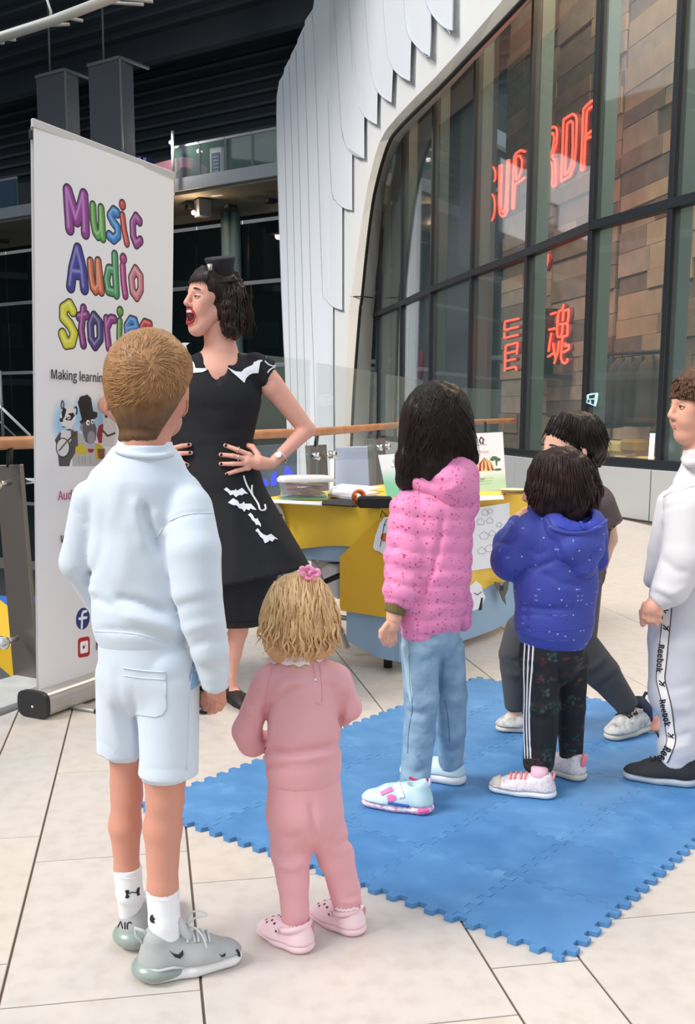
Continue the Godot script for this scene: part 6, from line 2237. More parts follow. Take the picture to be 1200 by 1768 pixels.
	var pale := mat("trainer_pale", rgb(196, 198, 198), 0.75)
	var green := mat("air_sole", rgb(140, 152, 144), 0.25)
	green.clearcoat_enabled = true
	green.clearcoat = 0.6
	var d := shoe(root, gp(246, 1690), gp(416, 1656), 0.088, 0.094, grey, M.sole_white, 0.032, 0.0032)
	# heel unit of clear rubber
	var hb := Sdf.new([bone(d.p.call(0.13, 0.023), d.p.call(0.36, 0.018), 0.050, 0.040, 0.01, 2.0, 0, 0, Vector3.UP)], 0.0034)
	hb.cut(d.p.call(0, 0.0, 0) + Vector3(0, 0.0006, 0), Vector3.DOWN)
	put("heel_unit", as_mesh(hb.arrays()), green, d.node)
	put("heel_ridge", tube_mesh([d.p.call(0.38, 0.030, 0.040), d.p.call(0.25, 0.036, 0.043), d.p.call(0.12, 0.036, 0.044), d.p.call(0.02, 0.036, 0.03), d.p.call(-0.02, 0.037, 0.0)], 0.003, 6), pale, d.node)
	put("tongue", tube_mesh([d.p.call(0.52, 0.06), d.p.call(0.42, 0.088), d.p.call(0.34, 0.12)], [0.016, 0.022, 0.02], 10, 0.4, d.X), pale, d.node)
	put("pull_tab", tube_mesh([d.p.call(0.08, 0.078), d.p.call(0.02, 0.104), d.p.call(-0.06, 0.112), d.p.call(-0.05, 0.098), d.p.call(0.03, 0.074)], 0.005, 6, 0.6, d.X), pale, d.node)
	shoe_lace(d, pale, 5, 0.44, 0.66, 0.026)
	put("lace_loop", tube_mesh(smooth([d.p.call(0.44, 0.095, 0.0), d.p.call(0.48, 0.13, 0.01), d.p.call(0.58, 0.134, 0.02), d.p.call(0.62, 0.126, 0.025), d.p.call(0.52, 0.12, 0.015), d.p.call(0.45, 0.1, 0.005)], 4), 0.0022, 6), pale, d.node)
	put("lace_loop", tube_mesh(smooth([d.p.call(0.45, 0.095, 0.0), d.p.call(0.52, 0.1, 0.022), d.p.call(0.58, 0.082, 0.036), d.p.call(0.6, 0.062, 0.042)], 4), 0.0022, 6), pale, d.node)
	var us: Sdf = d.upper
	put("tick_mark", patch_on(us, [[291, 1640], [299, 1646], [308, 1648], [316, 1640], [316.5, 1649], [311, 1655], [302, 1652.5]], 0.0014, 3.0), M.logo_black, d.node)
	put("tick_mark", patch_on(us, [[378, 1647], [383, 1649.5], [389, 1645], [388.5, 1651], [383, 1653]], 0.0014, 3.0), M.logo_black, d.node)
	put("toe_bumper", tube_mesh([on(us, 408, 1640, 0.0008), on(us, 412, 1646, 0.0008), on(us, 414, 1656, 0.0008)], 0.003, 6), M.logo_black, d.node)
	var e := shoe(root, gp(226, 1641), gp(262, 1606) + Vector3(0.02, 0, -0.13), 0.088, 0.096, grey, M.sole_white, 0.032, 0.0036)
	var h2 := Sdf.new([bone(e.p.call(0.13, 0.025), e.p.call(0.34, 0.02), 0.051, 0.040, 0.01, 1.9, 0, 0, Vector3.UP)], 0.0036)
	h2.cut(e.p.call(0, 0.0, 0) + Vector3(0, 0.0006, 0), Vector3.DOWN)
	put("heel_unit", as_mesh(h2.arrays()), green, e.node)
	put("pull_tab", tube_mesh([e.p.call(0.08, 0.08, 0.004), e.p.call(0.0, 0.105, 0.0), e.p.call(-0.05, 0.118, -0.006), e.p.call(-0.05, 0.12, -0.014), e.p.call(0.03, 0.08, -0.01)], 0.005, 6), pale, e.node)
	for q in [[[204, 1603], [209, 1591], [212, 1603]], [[216, 1592], [216, 1604]], [[220, 1604], [220, 1595], [224, 1592], [227, 1594]]]:
		put("heel_mark", tube_mesh(line_on(e.upper, q, 0.001, 2), 0.0014, 5), M.logo_black, e.node)

func toddler() -> void:
	Z0 = 2.09
	FW = Vector3(0.0, 0, -1)
	var root := person("toddler seen from behind in a dusty pink top and leggings with blonde curls", Vector3(-0.02, 0, -2.09), rgb(236, 184, 160))
	var skin: Material = root.get_meta("skin_m")
	var cl := cloth_mat("dusty_pink", rgb(226, 166, 171), 0.22, 16.0)
	var body := Sdf.new(limbs([[517, 1050, 0.0, 60, 516, 1075, 0.0, 58], [512, 1100, 0.04, 40, 510, 1118, 0.05, 30, 14], [516, 1110, 0.0, 30, 518, 1160, 0.0, 34, 14], [461, 1092, 0.01, 7, 462, 1106, 0.01, 6, 5],
		[520, 1180, 0.0, 48, 522, 1400, 0.0, 52, 20, 1.1], [498, 1420, 0.0, 32, 504, 1500, 0.0, 26, 14], [504, 1500, 0.0, 26, 512, 1610, -0.01, 18, 14], [556, 1420, 0.02, 32, 580, 1480, 0.03, 26, 14], [580, 1480, 0.03, 26, 602, 1590, 0.05, 18, 14], [464, 1180, 0.0, 17, 430, 1262, 0.015, 16, 12], [582, 1172, 0.0, 16, 601, 1224, 0.012, 14, 12]]), 0.006)
	skin_part("body", body, skin, root)
	# hair: soft cap and curled locks
	var hm := mat("hair_blonde", Color.WHITE, 0.45)
	hm.metallic_specular = 0.3
	tri(hm, noise_tex(61, 0.04, 4, [rgb(190, 146, 104), rgb(212, 172, 126), rgb(224, 188, 140)], 256), 5.0)
	var hair := Sdf.new(limbs([[517, 1048, -0.003, 62, 517, 1074, -0.002, 65], [488, 1070, -0.006, 40, 492, 1108, -0.004, 38, 16], [545, 1070, -0.006, 40, 548, 1104, -0.004, 36, 16], [518, 1090, -0.018, 36, 520, 1116, -0.012, 28, 16]]), 0.0045)
	var hn := fuzz(5, 40.0)
	hair.bend(func(p: Vector3) -> float: return 0.006 * hn.get_noise_3d(p.x * 1.3, p.y * 0.45, p.z))
	hair.over(body, 0.004, 0.02)
	hair.cut(P3(510, 1100, 0.09), Vector3(-0.1, -0.45, -0.9).normalized())
	var hr := skin_part("hair", hair, hm, root)
	var g := RandomNumberGenerator.new()
	g.seed = 21
	var pale := []
	var deep := []
	for k in 250:
		var u := g.randf_range(458, 578)
		var v := 1088 - 104 * pow(g.randf(), 0.8)
		if Vector2((u - 517) / 66.0, (v - 1058) / 72.0).length() > 0.98: continue
		var side := (u - 517) / 62.0
		var l := hang(hair, u, v, mini(int(g.randf_range(7, 15)), int((1134 - v) / 5.2)), 5.2, side * 0.9 + g.randf_range(-0.5, 0.5), g.randf_range(2.5, 7.0), g.randf_range(0.28, 0.5), g.randf_range(0, TAU), 0.0028)
		(pale if k % 5 < 3 else deep).append(smooth(l, 2))
	for k in 46:   # curls flicking out at the ends
		var a := lerpf(452, 584, k / 45.0) + g.randf_range(-3, 3)
		var v := 1085 + 22 * sin(PI * k / 45.0) + g.randf_range(-14, 10)
		var l := hang(hair, a, v - 6, 8, 5.0, (a - 517) * 0.012, g.randf_range(4, 8), 0.9, g.randf_range(0, TAU), 0.008)
		(pale if k % 3 else deep).append(smooth(l, 2))
	put("lock", locks(pale, 0.0026, 5), mat("hair_blonde_light", rgb(226, 188, 138), 0.4), hr).set_meta("kind", "stuff")
	put("lock", locks(deep, 0.0028, 5), mat("hair_blonde_deep", rgb(200, 156, 110), 0.45), hr).set_meta("kind", "stuff")
	# pink bow clip
	var bm := mat("bow_pink", rgb(250, 160, 200), 0.5)
	var bow := Node3D.new()
	bow.name = "hair_bow"
	hr.add_child(bow)
	for q in [[[534, 990], [522, 980], [519, 986], [524, 994]], [[534, 990], [530, 979], [537, 980], [540, 986]], [[536, 989], [548, 984], [551, 990], [546, 994]], [[534, 990], [528, 998], [536, 999], [539, 994]]]:
		var c := P3(q[0][0], q[0][1], -0.03)
		var pts := []
		for e in q.slice(1): pts.append(P3(e[0], e[1], -0.04))
		pts.append(c)
		pts.push_front(c)
		put("loop", tube_mesh(smooth(pts, 4), 0.0042, 7, 0.9, Vector3(0, 0, 1)), bm, bow)
	put("knot", tube_mesh([P3(532, 989, -0.042), P3(537, 990, -0.042)], 0.0055, 8), bm, bow)
	# top
	var top := Sdf.new(limbs([[518, 1146, 0.0, 36, 519, 1172, 0.0, 50, 16, 1.1], [478, 1168, 0.0, 26, 564, 1166, 0.0, 26, 20, 1.1], [522, 1190, 0.0, 62, 522, 1250, 0.0, 66, 20, 1.15], [522, 1250, 0.0, 66, 523, 1318, -0.004, 68, 16, 1.12], [523, 1316, -0.004, 68, 524, 1338, 0.0, 66, 8, 1.12, 2],
		[462, 1176, 0.0, 27, 428, 1262, 0.015, 27, 16], [428, 1262, 0.015, 27, 436, 1280, 0.03, 26], [436, 1280, 0.03, 25, 470, 1270, 0.14, 19, 14],
		[582, 1172, 0.0, 26, 602, 1222, 0.012, 22, 16], [602, 1222, 0.012, 21, 590, 1238, 0.10, 18, 14]]), 0.0052)
	top.bend(folds([[[[458, 1232], [475, 1205], [500, 1192], [528, 1182]], 6, -8.5], [[[462, 1222], [490, 1180], [530, 1172]], 9, 6.8], [[[456, 1285], [460, 1240], [458, 1215]], 6, -11.9], [[[455, 1292], [500, 1300], [540, 1294], [590, 1284]], 7, -8.5], [[[455, 1310], [520, 1312], [592, 1300]], 7, 8.5], [[[453, 1322], [500, 1326]], 5, -6.8], [[[585, 1255], [592, 1225], [596, 1195]], 6, -8.5], [[[590, 1200], [598, 1180]], 6, 5.1], [[[420, 1215], [428, 1228], [440, 1232]], 6, 5.1], [[[552, 1180], [580, 1190]], 8, -5.1]]))
	top.over(body, 0.004, 0.012)
	var tp := skin_part("top", top, cl, root)
	var lace := mat("lace_white", rgb(242, 226, 224), 0.85)
	put("lace_collar", patch_on(top, [[452, 1137], [466, 1134], [490, 1133], [515, 1134], [532, 1136], [534, 1149], [526, 1147], [517, 1152], [507, 1147], [497, 1150], [486, 1145], [474, 1149], [466, 1143], [456, 1144]], 0.004, 4.0), lace, tp)
	put("lace_collar", patch_on(top, [[543, 1137], [551, 1126], [566, 1122], [570, 1131], [563, 1133], [558, 1141], [550, 1145], [545, 1143]], 0.004, 4.0), lace, tp)
	for k in 12: put("lace_hole", tube_mesh([on(top, 462 + k * 6.0, 1139 + (k % 2) * 3.0, 0.005), on(top, 463.2 + k * 6.0, 1139 + (k % 2) * 3.0, 0.005)], 0.0009, 5), cl, tp)
	put("placket", tube_mesh(line_on(top, [[541, 1146], [543, 1160], [546, 1178]], 0.0006), 0.0014, 5), cl, tp)
	put("placket", tube_mesh(line_on(top, [[552, 1148], [555, 1175], [556, 1212], [545, 1213]], 0.0006), 0.0013, 5), cl, tp)
	put("button", tube_mesh([on(top, 544, 1174, 0.0), on(top, 544, 1174, 0.003)], 0.003, 8), lace, tp)
	put("sleeve_seam", tube_mesh(line_on(top, [[470, 1152], [463, 1180], [458, 1215]], 0.0004), 0.0012, 5), cl, tp)
	# leggings
	var leg := Sdf.new(limbs([[524, 1330, 0.0, 64, 526, 1390, 0.0, 70, 16, 1.12], [498, 1412, 0.0, 38, 502, 1470, 0.0, 36, 20], [502, 1470, 0.0, 36, 506, 1520, -0.004, 29, 10], [506, 1520, -0.004, 28, 511, 1600, -0.008, 25.5, 10, 1.0, 2],
		[558, 1412, 0.012, 37, 580, 1480, 0.03, 33, 16], [580, 1480, 0.03, 32, 596, 1535, 0.045, 27.5, 10], [596, 1535, 0.045, 27, 602, 1570, 0.05, 25.5, 8, 1.0, 2]]), 0.0052)
	leg.bend(folds([[[[470, 1470], [500, 1480], [532, 1462]], 6, -8.5], [[[476, 1490], [505, 1502], [536, 1480]], 6, 6.8], [[[480, 1505], [505, 1512], [534, 1500]], 5, -6.8], [[[470, 1440], [500, 1446], [530, 1440]], 7, -5.1], [[[560, 1450], [585, 1458], [606, 1446]], 6, -6.8], [[[566, 1468], [590, 1472], [610, 1462]], 6, 5.1], [[[580, 1545], [600, 1550], [620, 1542]], 4, -6.8], [[[580, 1556], [602, 1560], [622, 1552]], 4, 5.1], [[[535, 1380], [541, 1420], [541, 1452]], 6, -8.5], [[[470, 1355], [500, 1360]], 5, -3.4]]))
	leg.over(body, 0.004, 0.012)
	var lg := skin_part("leggings", leg, cl, root)
	put("waistband", patch_on(leg, [[484, 1331], [515, 1329], [552, 1331], [551, 1336], [515, 1337], [486, 1336]], 0.006, 5.0), lace, lg)
	for q in [[[488, 1598], [500, 1602], [512, 1602], [534, 1597]], [[580, 1569], [592, 1572], [605, 1571], [626, 1565]]]:
		var pts := line_on(leg, q, 0.001, 4)
		for i in pts.size(): pts[i] += Vector3(0, 0.0025 * (i % 2), 0)
		put("lace_hem", tube_mesh(pts, 0.0028, 6), lace, lg)
	# clogs with round holes, heel strap and a small bow
	var clog := mat("clog_pink", rgb(240, 206, 212), 0.5)
	var hole := mat("clog_hole", rgb(120, 50, 66), 0.8)
	var rose := mat("bow_rose", rgb(206, 130, 146), 0.7)
	for q in [[gp(528, 1642), gp(462, 1612), -1.0], [gp(618, 1612), gp(556, 1586), -1.0]]:
		var heel: Vector3 = q[0]
		var toe: Vector3 = heel + ((q[1] as Vector3) - heel).normalized() * 0.128
		var d := shoe(root, heel, toe, 0.072, 0.052, clog, clog, 0.022, 0.003, true, "clog")
		var s: Sdf = d.upper
		for r in [[0.56, -0.022], [0.56, 0.0], [0.56, 0.022], [0.66, -0.016], [0.66, 0.006], [0.66, 0.026], [0.75, -0.02], [0.75, 0.0], [0.75, 0.02], [0.84, -0.01], [0.84, 0.012], [0.5, 0.03], [0.62, 0.034]]:
			var o: Vector3 = d.p.call(r[0], 0.12, r[1])
			var e := s.hit(o, Vector3.DOWN, 0.0, 0.14)
			if e != Vector3.INF: put("hole", tube_mesh([e - s.grad(e) * 0.002, e + s.grad(e) * 0.0006], 0.0032, 8), hole, d.node)
		var strap := []
		for k in 13:
			var a := lerpf(-PI * 0.62, PI * 0.62, k / 12.0)
			strap.append(d.p.call(0.24 - 0.26 * cos(a), 0.05 + 0.008 * cos(a), 0.034 * sin(a)))
		put("strap", tube_mesh(strap, 0.007, 8, 0.4, d.X), clog, d.node)
		for z in [0.035, -0.035]: put("strap_button", tube_mesh([d.p.call(0.40, 0.044, z * 0.94), d.p.call(0.40, 0.044, z * 1.1)], 0.0055, 8), clog, d.node)
		for z in [0.037, -0.037]: put("strap_dot", tube_mesh([d.p.call(0.40, 0.044, z * 1.02), d.p.call(0.40, 0.044, z * 1.07)], 0.0025, 8), hole, d.node)
		put("bow", tube_mesh([d.p.call(0.06, 0.060, 0.016), d.p.call(0.04, 0.045, 0.022), d.p.call(0.07, 0.02, 0.026), d.p.call(0.1, 0.014, 0.028)], [0.004, 0.012, 0.010, 0.002], 8, 0.4, d.X), rose, d.node)

func girl_in_pink() -> void:
	Z0 = 2.92
	FW = Vector3(-0.45, 0, -0.9).normalized()
	var root := person("girl with long dark hair in a pink padded jacket with dots and light jeans", Vector3(0.29, 0.012, -2.92), rgb(228, 172, 146))
	var skin: Material = root.get_meta("skin_m")
	var body := limbs([[752, 715, 0.0, 52, 748, 735, 0.0, 48], [742, 750, 0.0, 34, 735, 768, 0.01, 26, 14], [758, 760, 0.0, 26, 762, 810, 0.0, 30, 14], [755, 840, 0.0, 50, 752, 1090, 0.0, 44, 20, 1.3], [727, 1120, -0.02, 27, 724, 1240, -0.022, 22, 14], [724, 1240, -0.022, 20, 716, 1370, -0.03, 16, 14], [775, 1120, 0.04, 24, 781, 1220, 0.065, 19, 14], [781, 1220, 0.065, 18, 778, 1330, 0.115, 12, 14], [700, 890, -0.03, 24, 690, 980, -0.05, 20, 12], [690, 980, -0.05, 20, 680, 1068, -0.08, 14, 12]])
	var s := Sdf.new(body, 0.007)
	var a := s.arrays()
	var hand := Sdf.new(hand_bones([[684, 1060, -0.08, 12, 676, 1082, -0.08, 13, 5], [668, 1088, -0.09, 7, 682, 1086, -0.07, 7, 5]],
		[[[663, 1092, -0.095], [660, 1103, -0.095], [664, 1113, -0.085]], [[670, 1095, -0.09], [668, 1108, -0.09], [673, 1116, -0.075]], [[676, 1094, -0.08], [675, 1106, -0.08], [679, 1112, -0.068]], [[682, 1091, -0.07], [682, 1102, -0.07], [684, 1107, -0.06]]], 4.6, [[668, 1078, -0.095], [659, 1090, -0.1], [658, 1100, -0.1]]), 0.0034)
	a = hand.arrays(a)
	put("body", as_mesh(a), skin, root)
	# hair
	var hm := mat("hair_black", Color.WHITE, 0.46)
	hm.metallic_specular = 0.3
	tri(hm, noise_tex(62, 0.03, 3, [rgb(26, 20, 19), rgb(34, 27, 25), rgb(40, 31, 28)], 256), 3.0)
	var hair := Sdf.new(limbs([[755, 716, -0.005, 58, 752, 730, -0.005, 59], [742, 730, -0.01, 50, 716, 800, -0.02, 34, 20], [716, 800, -0.02, 34, 704, 826, -0.03, 22, 14], [775, 735, 0.0, 46, 800, 790, 0.0, 27, 18], [750, 760, -0.03, 44, 745, 800, -0.04, 36, 18]]), 0.0055)
	var hn := fuzz(6, 30.0)
	hair.bend(func(p: Vector3) -> float: return 0.006 * hn.get_noise_3d(p.x * 1.6 + p.y * 0.3, p.y * 0.12, p.z * 1.4))
	hair.over(s, 0.004, 0.02)
	var hr := skin_part("hair", hair, hm, root)
	var g := RandomNumberGenerator.new()
	g.seed = 4
	var ls := []
	for k in 170:
		var t := g.randf()
		var u0 := 756 + g.randf_range(-38, 40)
		var v0 := 672 + g.randf_range(0, 40)
		var u1 := lerpf(684, 830, t)
		var v1 := lerpf(842, 800, t) - (22 if t > 0.3 and t < 0.8 else 0) + g.randf_range(-14, 2)
		var l := []
		for j in 10:
			var e := j / 9.0
			var uu := lerpf(u0, u1, pow(e, 0.9)) + 20 * (t - 0.5) * sin(PI * e)
			l.append(on(hair, uu, lerpf(v0, v1, e), 0.0004))
		var okk := true
		for j in l.size() - 1:
			if l[j].distance_to(l[j + 1]) > 0.08: okk = false
		if okk: ls.append(smooth(l, 2))
	put("lock", locks(ls, 0.0028, 4), hm, hr).set_meta("kind", "stuff")
	# jacket
	var pink := dotted("pink_dotted", rgb(236, 140, 186), [[rgb(178, 30, 100), 0.9], [rgb(190, 60, 124), 0.65]], 512, 300, 4.4, 2.6)
	var lining := mat("lining_navy", rgb(44, 40, 84), 0.8)
	var jk := Sdf.new(limbs([[730, 862, 0.0, 36, 800, 868, 0.02, 30, 20, 1.1], [757, 890, 0.0, 66, 750, 990, 0.0, 66, 20, 1.2], [750, 990, 0.0, 66, 746, 1050, 0.0, 60, 16, 1.15], [734, 1050, -0.02, 46, 730, 1076, -0.02, 42, 14, 1.1], [792, 1040, 0.05, 26, 800, 1078, 0.06, 14, 14, 1.0],
		[706, 880, -0.03, 34, 702, 960, -0.05, 38, 14], [702, 960, -0.05, 38, 694, 1020, -0.07, 33, 10], [694, 1020, -0.07, 32, 688, 1042, -0.075, 26, 8, 1.0, 2]]), 0.006)
	jk.bend(quilt(gp(750, 905, 0.0).y + 0.79, 0.048, 0.0075, 0.10, func(_p: Vector3) -> float: return 1.0))
	jk.bend(folds([[[[766, 880], [760, 930], [748, 985], [722, 1040]], 5, -12], [[[668, 990], [690, 985], [715, 995]], 6, -5], [[[672, 950], [690, 945]], 5, -4], [[[745, 1068], [775, 1058], [792, 1068]], 6, -5], [[[790, 1000], [794, 1040], [796, 1075]], 5, -5]]))
	jk.over(s, 0.005, 0.012)
	var jj := skin_part("jacket", jk, pink, root)
	var hood := Sdf.new(limbs([[724, 828, -0.04, 20, 790, 812, -0.02, 30, 16], [768, 820, -0.05, 28, 798, 822, -0.01, 30, 16], [778, 834, -0.06, 34, 800, 848, -0.02, 28, 18], [784, 850, -0.06, 26, 800, 866, -0.03, 16, 14], [735, 838, -0.055, 16, 780, 862, -0.06, 18, 12]]), 0.006)
	hood.bend(folds([[[[722, 828], [760, 838], [790, 830]], 6, -4], [[[745, 818], [775, 800], [800, 800]], 5, -3], [[[770, 850], [800, 830]], 7, 3]]))
	var hd := skin_part("hood", hood, pink, jj)
	put("hood_edge", tube_mesh(line_on(hood, [[706, 814], [724, 812], [750, 802], [775, 788], [796, 781]], 0.0), 0.006, 8), pink, hd)
	put("lining", tube_mesh(line_on(hood, [[718, 806], [750, 797], [775, 783]], 0.002), 0.006, 6), lining, hd)
	var cuff := mat("cuff_khaki", rgb(112, 98, 56), 0.9)
	var cf := Sdf.new(limbs([[686, 1040, -0.076, 21, 680, 1058, -0.08, 18, 4, 1.0, 3]]), 0.0032)
	cf.bend(func(p: Vector3) -> float: return 0.0012 * sin((p.x * 0.9 + p.z * 0.5) * 620.0))
	skin_part("cuff", cf, cuff, root)
	# jeans
	var denim := mat("denim_light", Color.WHITE, 0.85)
	tri(denim, noise_tex(63, 0.02, 5, [rgb(104, 134, 160), rgb(134, 164, 188), rgb(160, 188, 206)], 256), 2.6)
	bumpy(denim, M["cloth_bump"], 0.3)
	mat("denim_seam", rgb(84, 110, 136), 0.85)
	var jn := Sdf.new(limbs([[746, 1055, 0.0, 44, 745, 1100, 0.0, 50, 16, 1.15], [726, 1120, -0.02, 36, 728, 1200, -0.02, 31, 16], [728, 1200, -0.02, 31, 724, 1270, -0.025, 28, 10], [724, 1270, -0.025, 28, 716, 1350, -0.03, 27, 10], [716, 1350, -0.03, 27, 714, 1362, -0.03, 27, 6, 1.0, 2],
		[772, 1120, 0.04, 31, 781, 1200, 0.06, 26, 16], [781, 1200, 0.06, 26, 780, 1260, 0.07, 25, 10], [780, 1260, 0.075, 25, 778, 1322, 0.11, 22, 8, 1.0, 2]]), 0.006)
	jn.bend(folds([[[[698, 1215], [728, 1222], [756, 1205]], 6, 4], [[[702, 1228], [728, 1234], [752, 1222]], 5, -5], [[[704, 1242], [730, 1246], [748, 1262]], 6, 3], [[[698, 1325], [716, 1335], [742, 1322]], 5, -5], [[[694, 1340], [715, 1350], [742, 1340]], 5, 4], [[[720, 1150], [745, 1135], [758, 1110]], 6, -3], [[[760, 1115], [762, 1150], [760, 1200]], 4, -7], [[[768, 1205], [785, 1210], [800, 1200]], 5, 4], [[[768, 1225], [785, 1228], [800, 1220]], 5, -4], [[[768, 1292], [780, 1298], [796, 1290]], 4, -4], [[[712, 1105], [735, 1100], [752, 1108], [762, 1090]], 4, -3]]))
	jn.over(s, 0.004, 0.012)
	var jm := skin_part("jeans", jn, denim, root)
	put("side_seam", tube_mesh(line_on(jn, [[706, 1130], [708, 1180], [712, 1220], [706, 1260], [704, 1300]], 0.0003), 0.001, 5), M.denim_seam, jm)
	put("side_seam", tube_mesh(line_on(jn, [[768, 1210], [774, 1240], [776, 1280]], 0.0003), 0.001, 5), M.denim_seam, jm)
	put("pocket_stitch", tube_mesh(line_on(jn, [[722, 1082], [722, 1092], [740, 1100], [756, 1094], [758, 1080]], 0.0006), 0.0012, 5), denim, jm)
	var wash := mat("denim_pale", rgb(168, 194, 206), 0.85)
	put("pale_panel", patch_on(jn, [[694, 1110], [704, 1108], [708, 1150], [713, 1200], [709, 1215], [703, 1190], [698, 1150]], 0.0008, 5.0), wash, jm)
	# trainers in pastel colours
	var mint := mat("shoe_mint", Color.WHITE, 0.5)
	tri(mint, noise_tex(64, 0.012, 2, [rgb(176, 210, 216), rgb(206, 228, 228), rgb(170, 186, 206)], 128), 4.0)
	var swirl := mat("sole_swirl", Color.WHITE, 0.5)
	tri(swirl, noise_tex(65, 0.03, 2, [rgb(238, 150, 150), rgb(244, 236, 236), rgb(240, 240, 240), rgb(232, 120, 170), rgb(240, 226, 220)], 256), 7.0)
	var hot := mat("hot_pink", rgb(240, 110, 170), 0.5)
	var crim := mat("crimson_trim", rgb(190, 30, 90), 0.6)
	var d := shoe(root, gp(742, 1402, 0.0128), gp(626, 1388, 0.0128), 0.086, 0.085, mint, swirl, 0.026, 0.0038)
	var d2 := shoe(root, gp(800, 1354, 0.0128), gp(690, 1335, 0.0128), 0.08, 0.082, mint, M.sole_white, 0.032, 0.0038)
	for e in [d, d2]:
		put("collar_trim", tube_mesh([e.p.call(0.34, 0.086, 0.03), e.p.call(0.2, 0.072, 0.036), e.p.call(0.1, 0.085, 0.026), e.p.call(0.04, 0.096, 0.0)], 0.004, 6), crim, e.node)
		put("heel_tab", tube_mesh([e.p.call(0.04, 0.05), e.p.call(0.01, 0.08), e.p.call(0.0, 0.1)], 0.008, 8, 0.5, e.X), M.lilac_white, e.node)
	put("strap", patch_on(d.upper, [[680, 1356], [689, 1351], [694, 1362], [699, 1376], [688, 1378], [684, 1366]], 0.004, 3.0), M.sole_white, d.node)
	put("lace_band", patch_on(d.upper, [[657, 1368], [676, 1359], [680, 1365], [659, 1374]], 0.003, 3.0), hot, d.node)
	put("round_badge", patch_on(d.upper, [[668, 1374], [676, 1371], [683, 1374], [684, 1380], [678, 1384], [670, 1383]], 0.002, 3.0), hot, d.node)
	put("heart", patch_on(d.sole, [[721, 1399], [726, 1395], [731, 1397], [737, 1395], [741, 1399], [738, 1405], [730, 1409], [724, 1406]], 0.003, 3.0), hot, d.node)
	put("blue_flash", tube_mesh(line_on(d.upper, [[670, 1386], [690, 1389], [706, 1391]], 0.002), 0.004, 6), M.blue_paint, d.node)

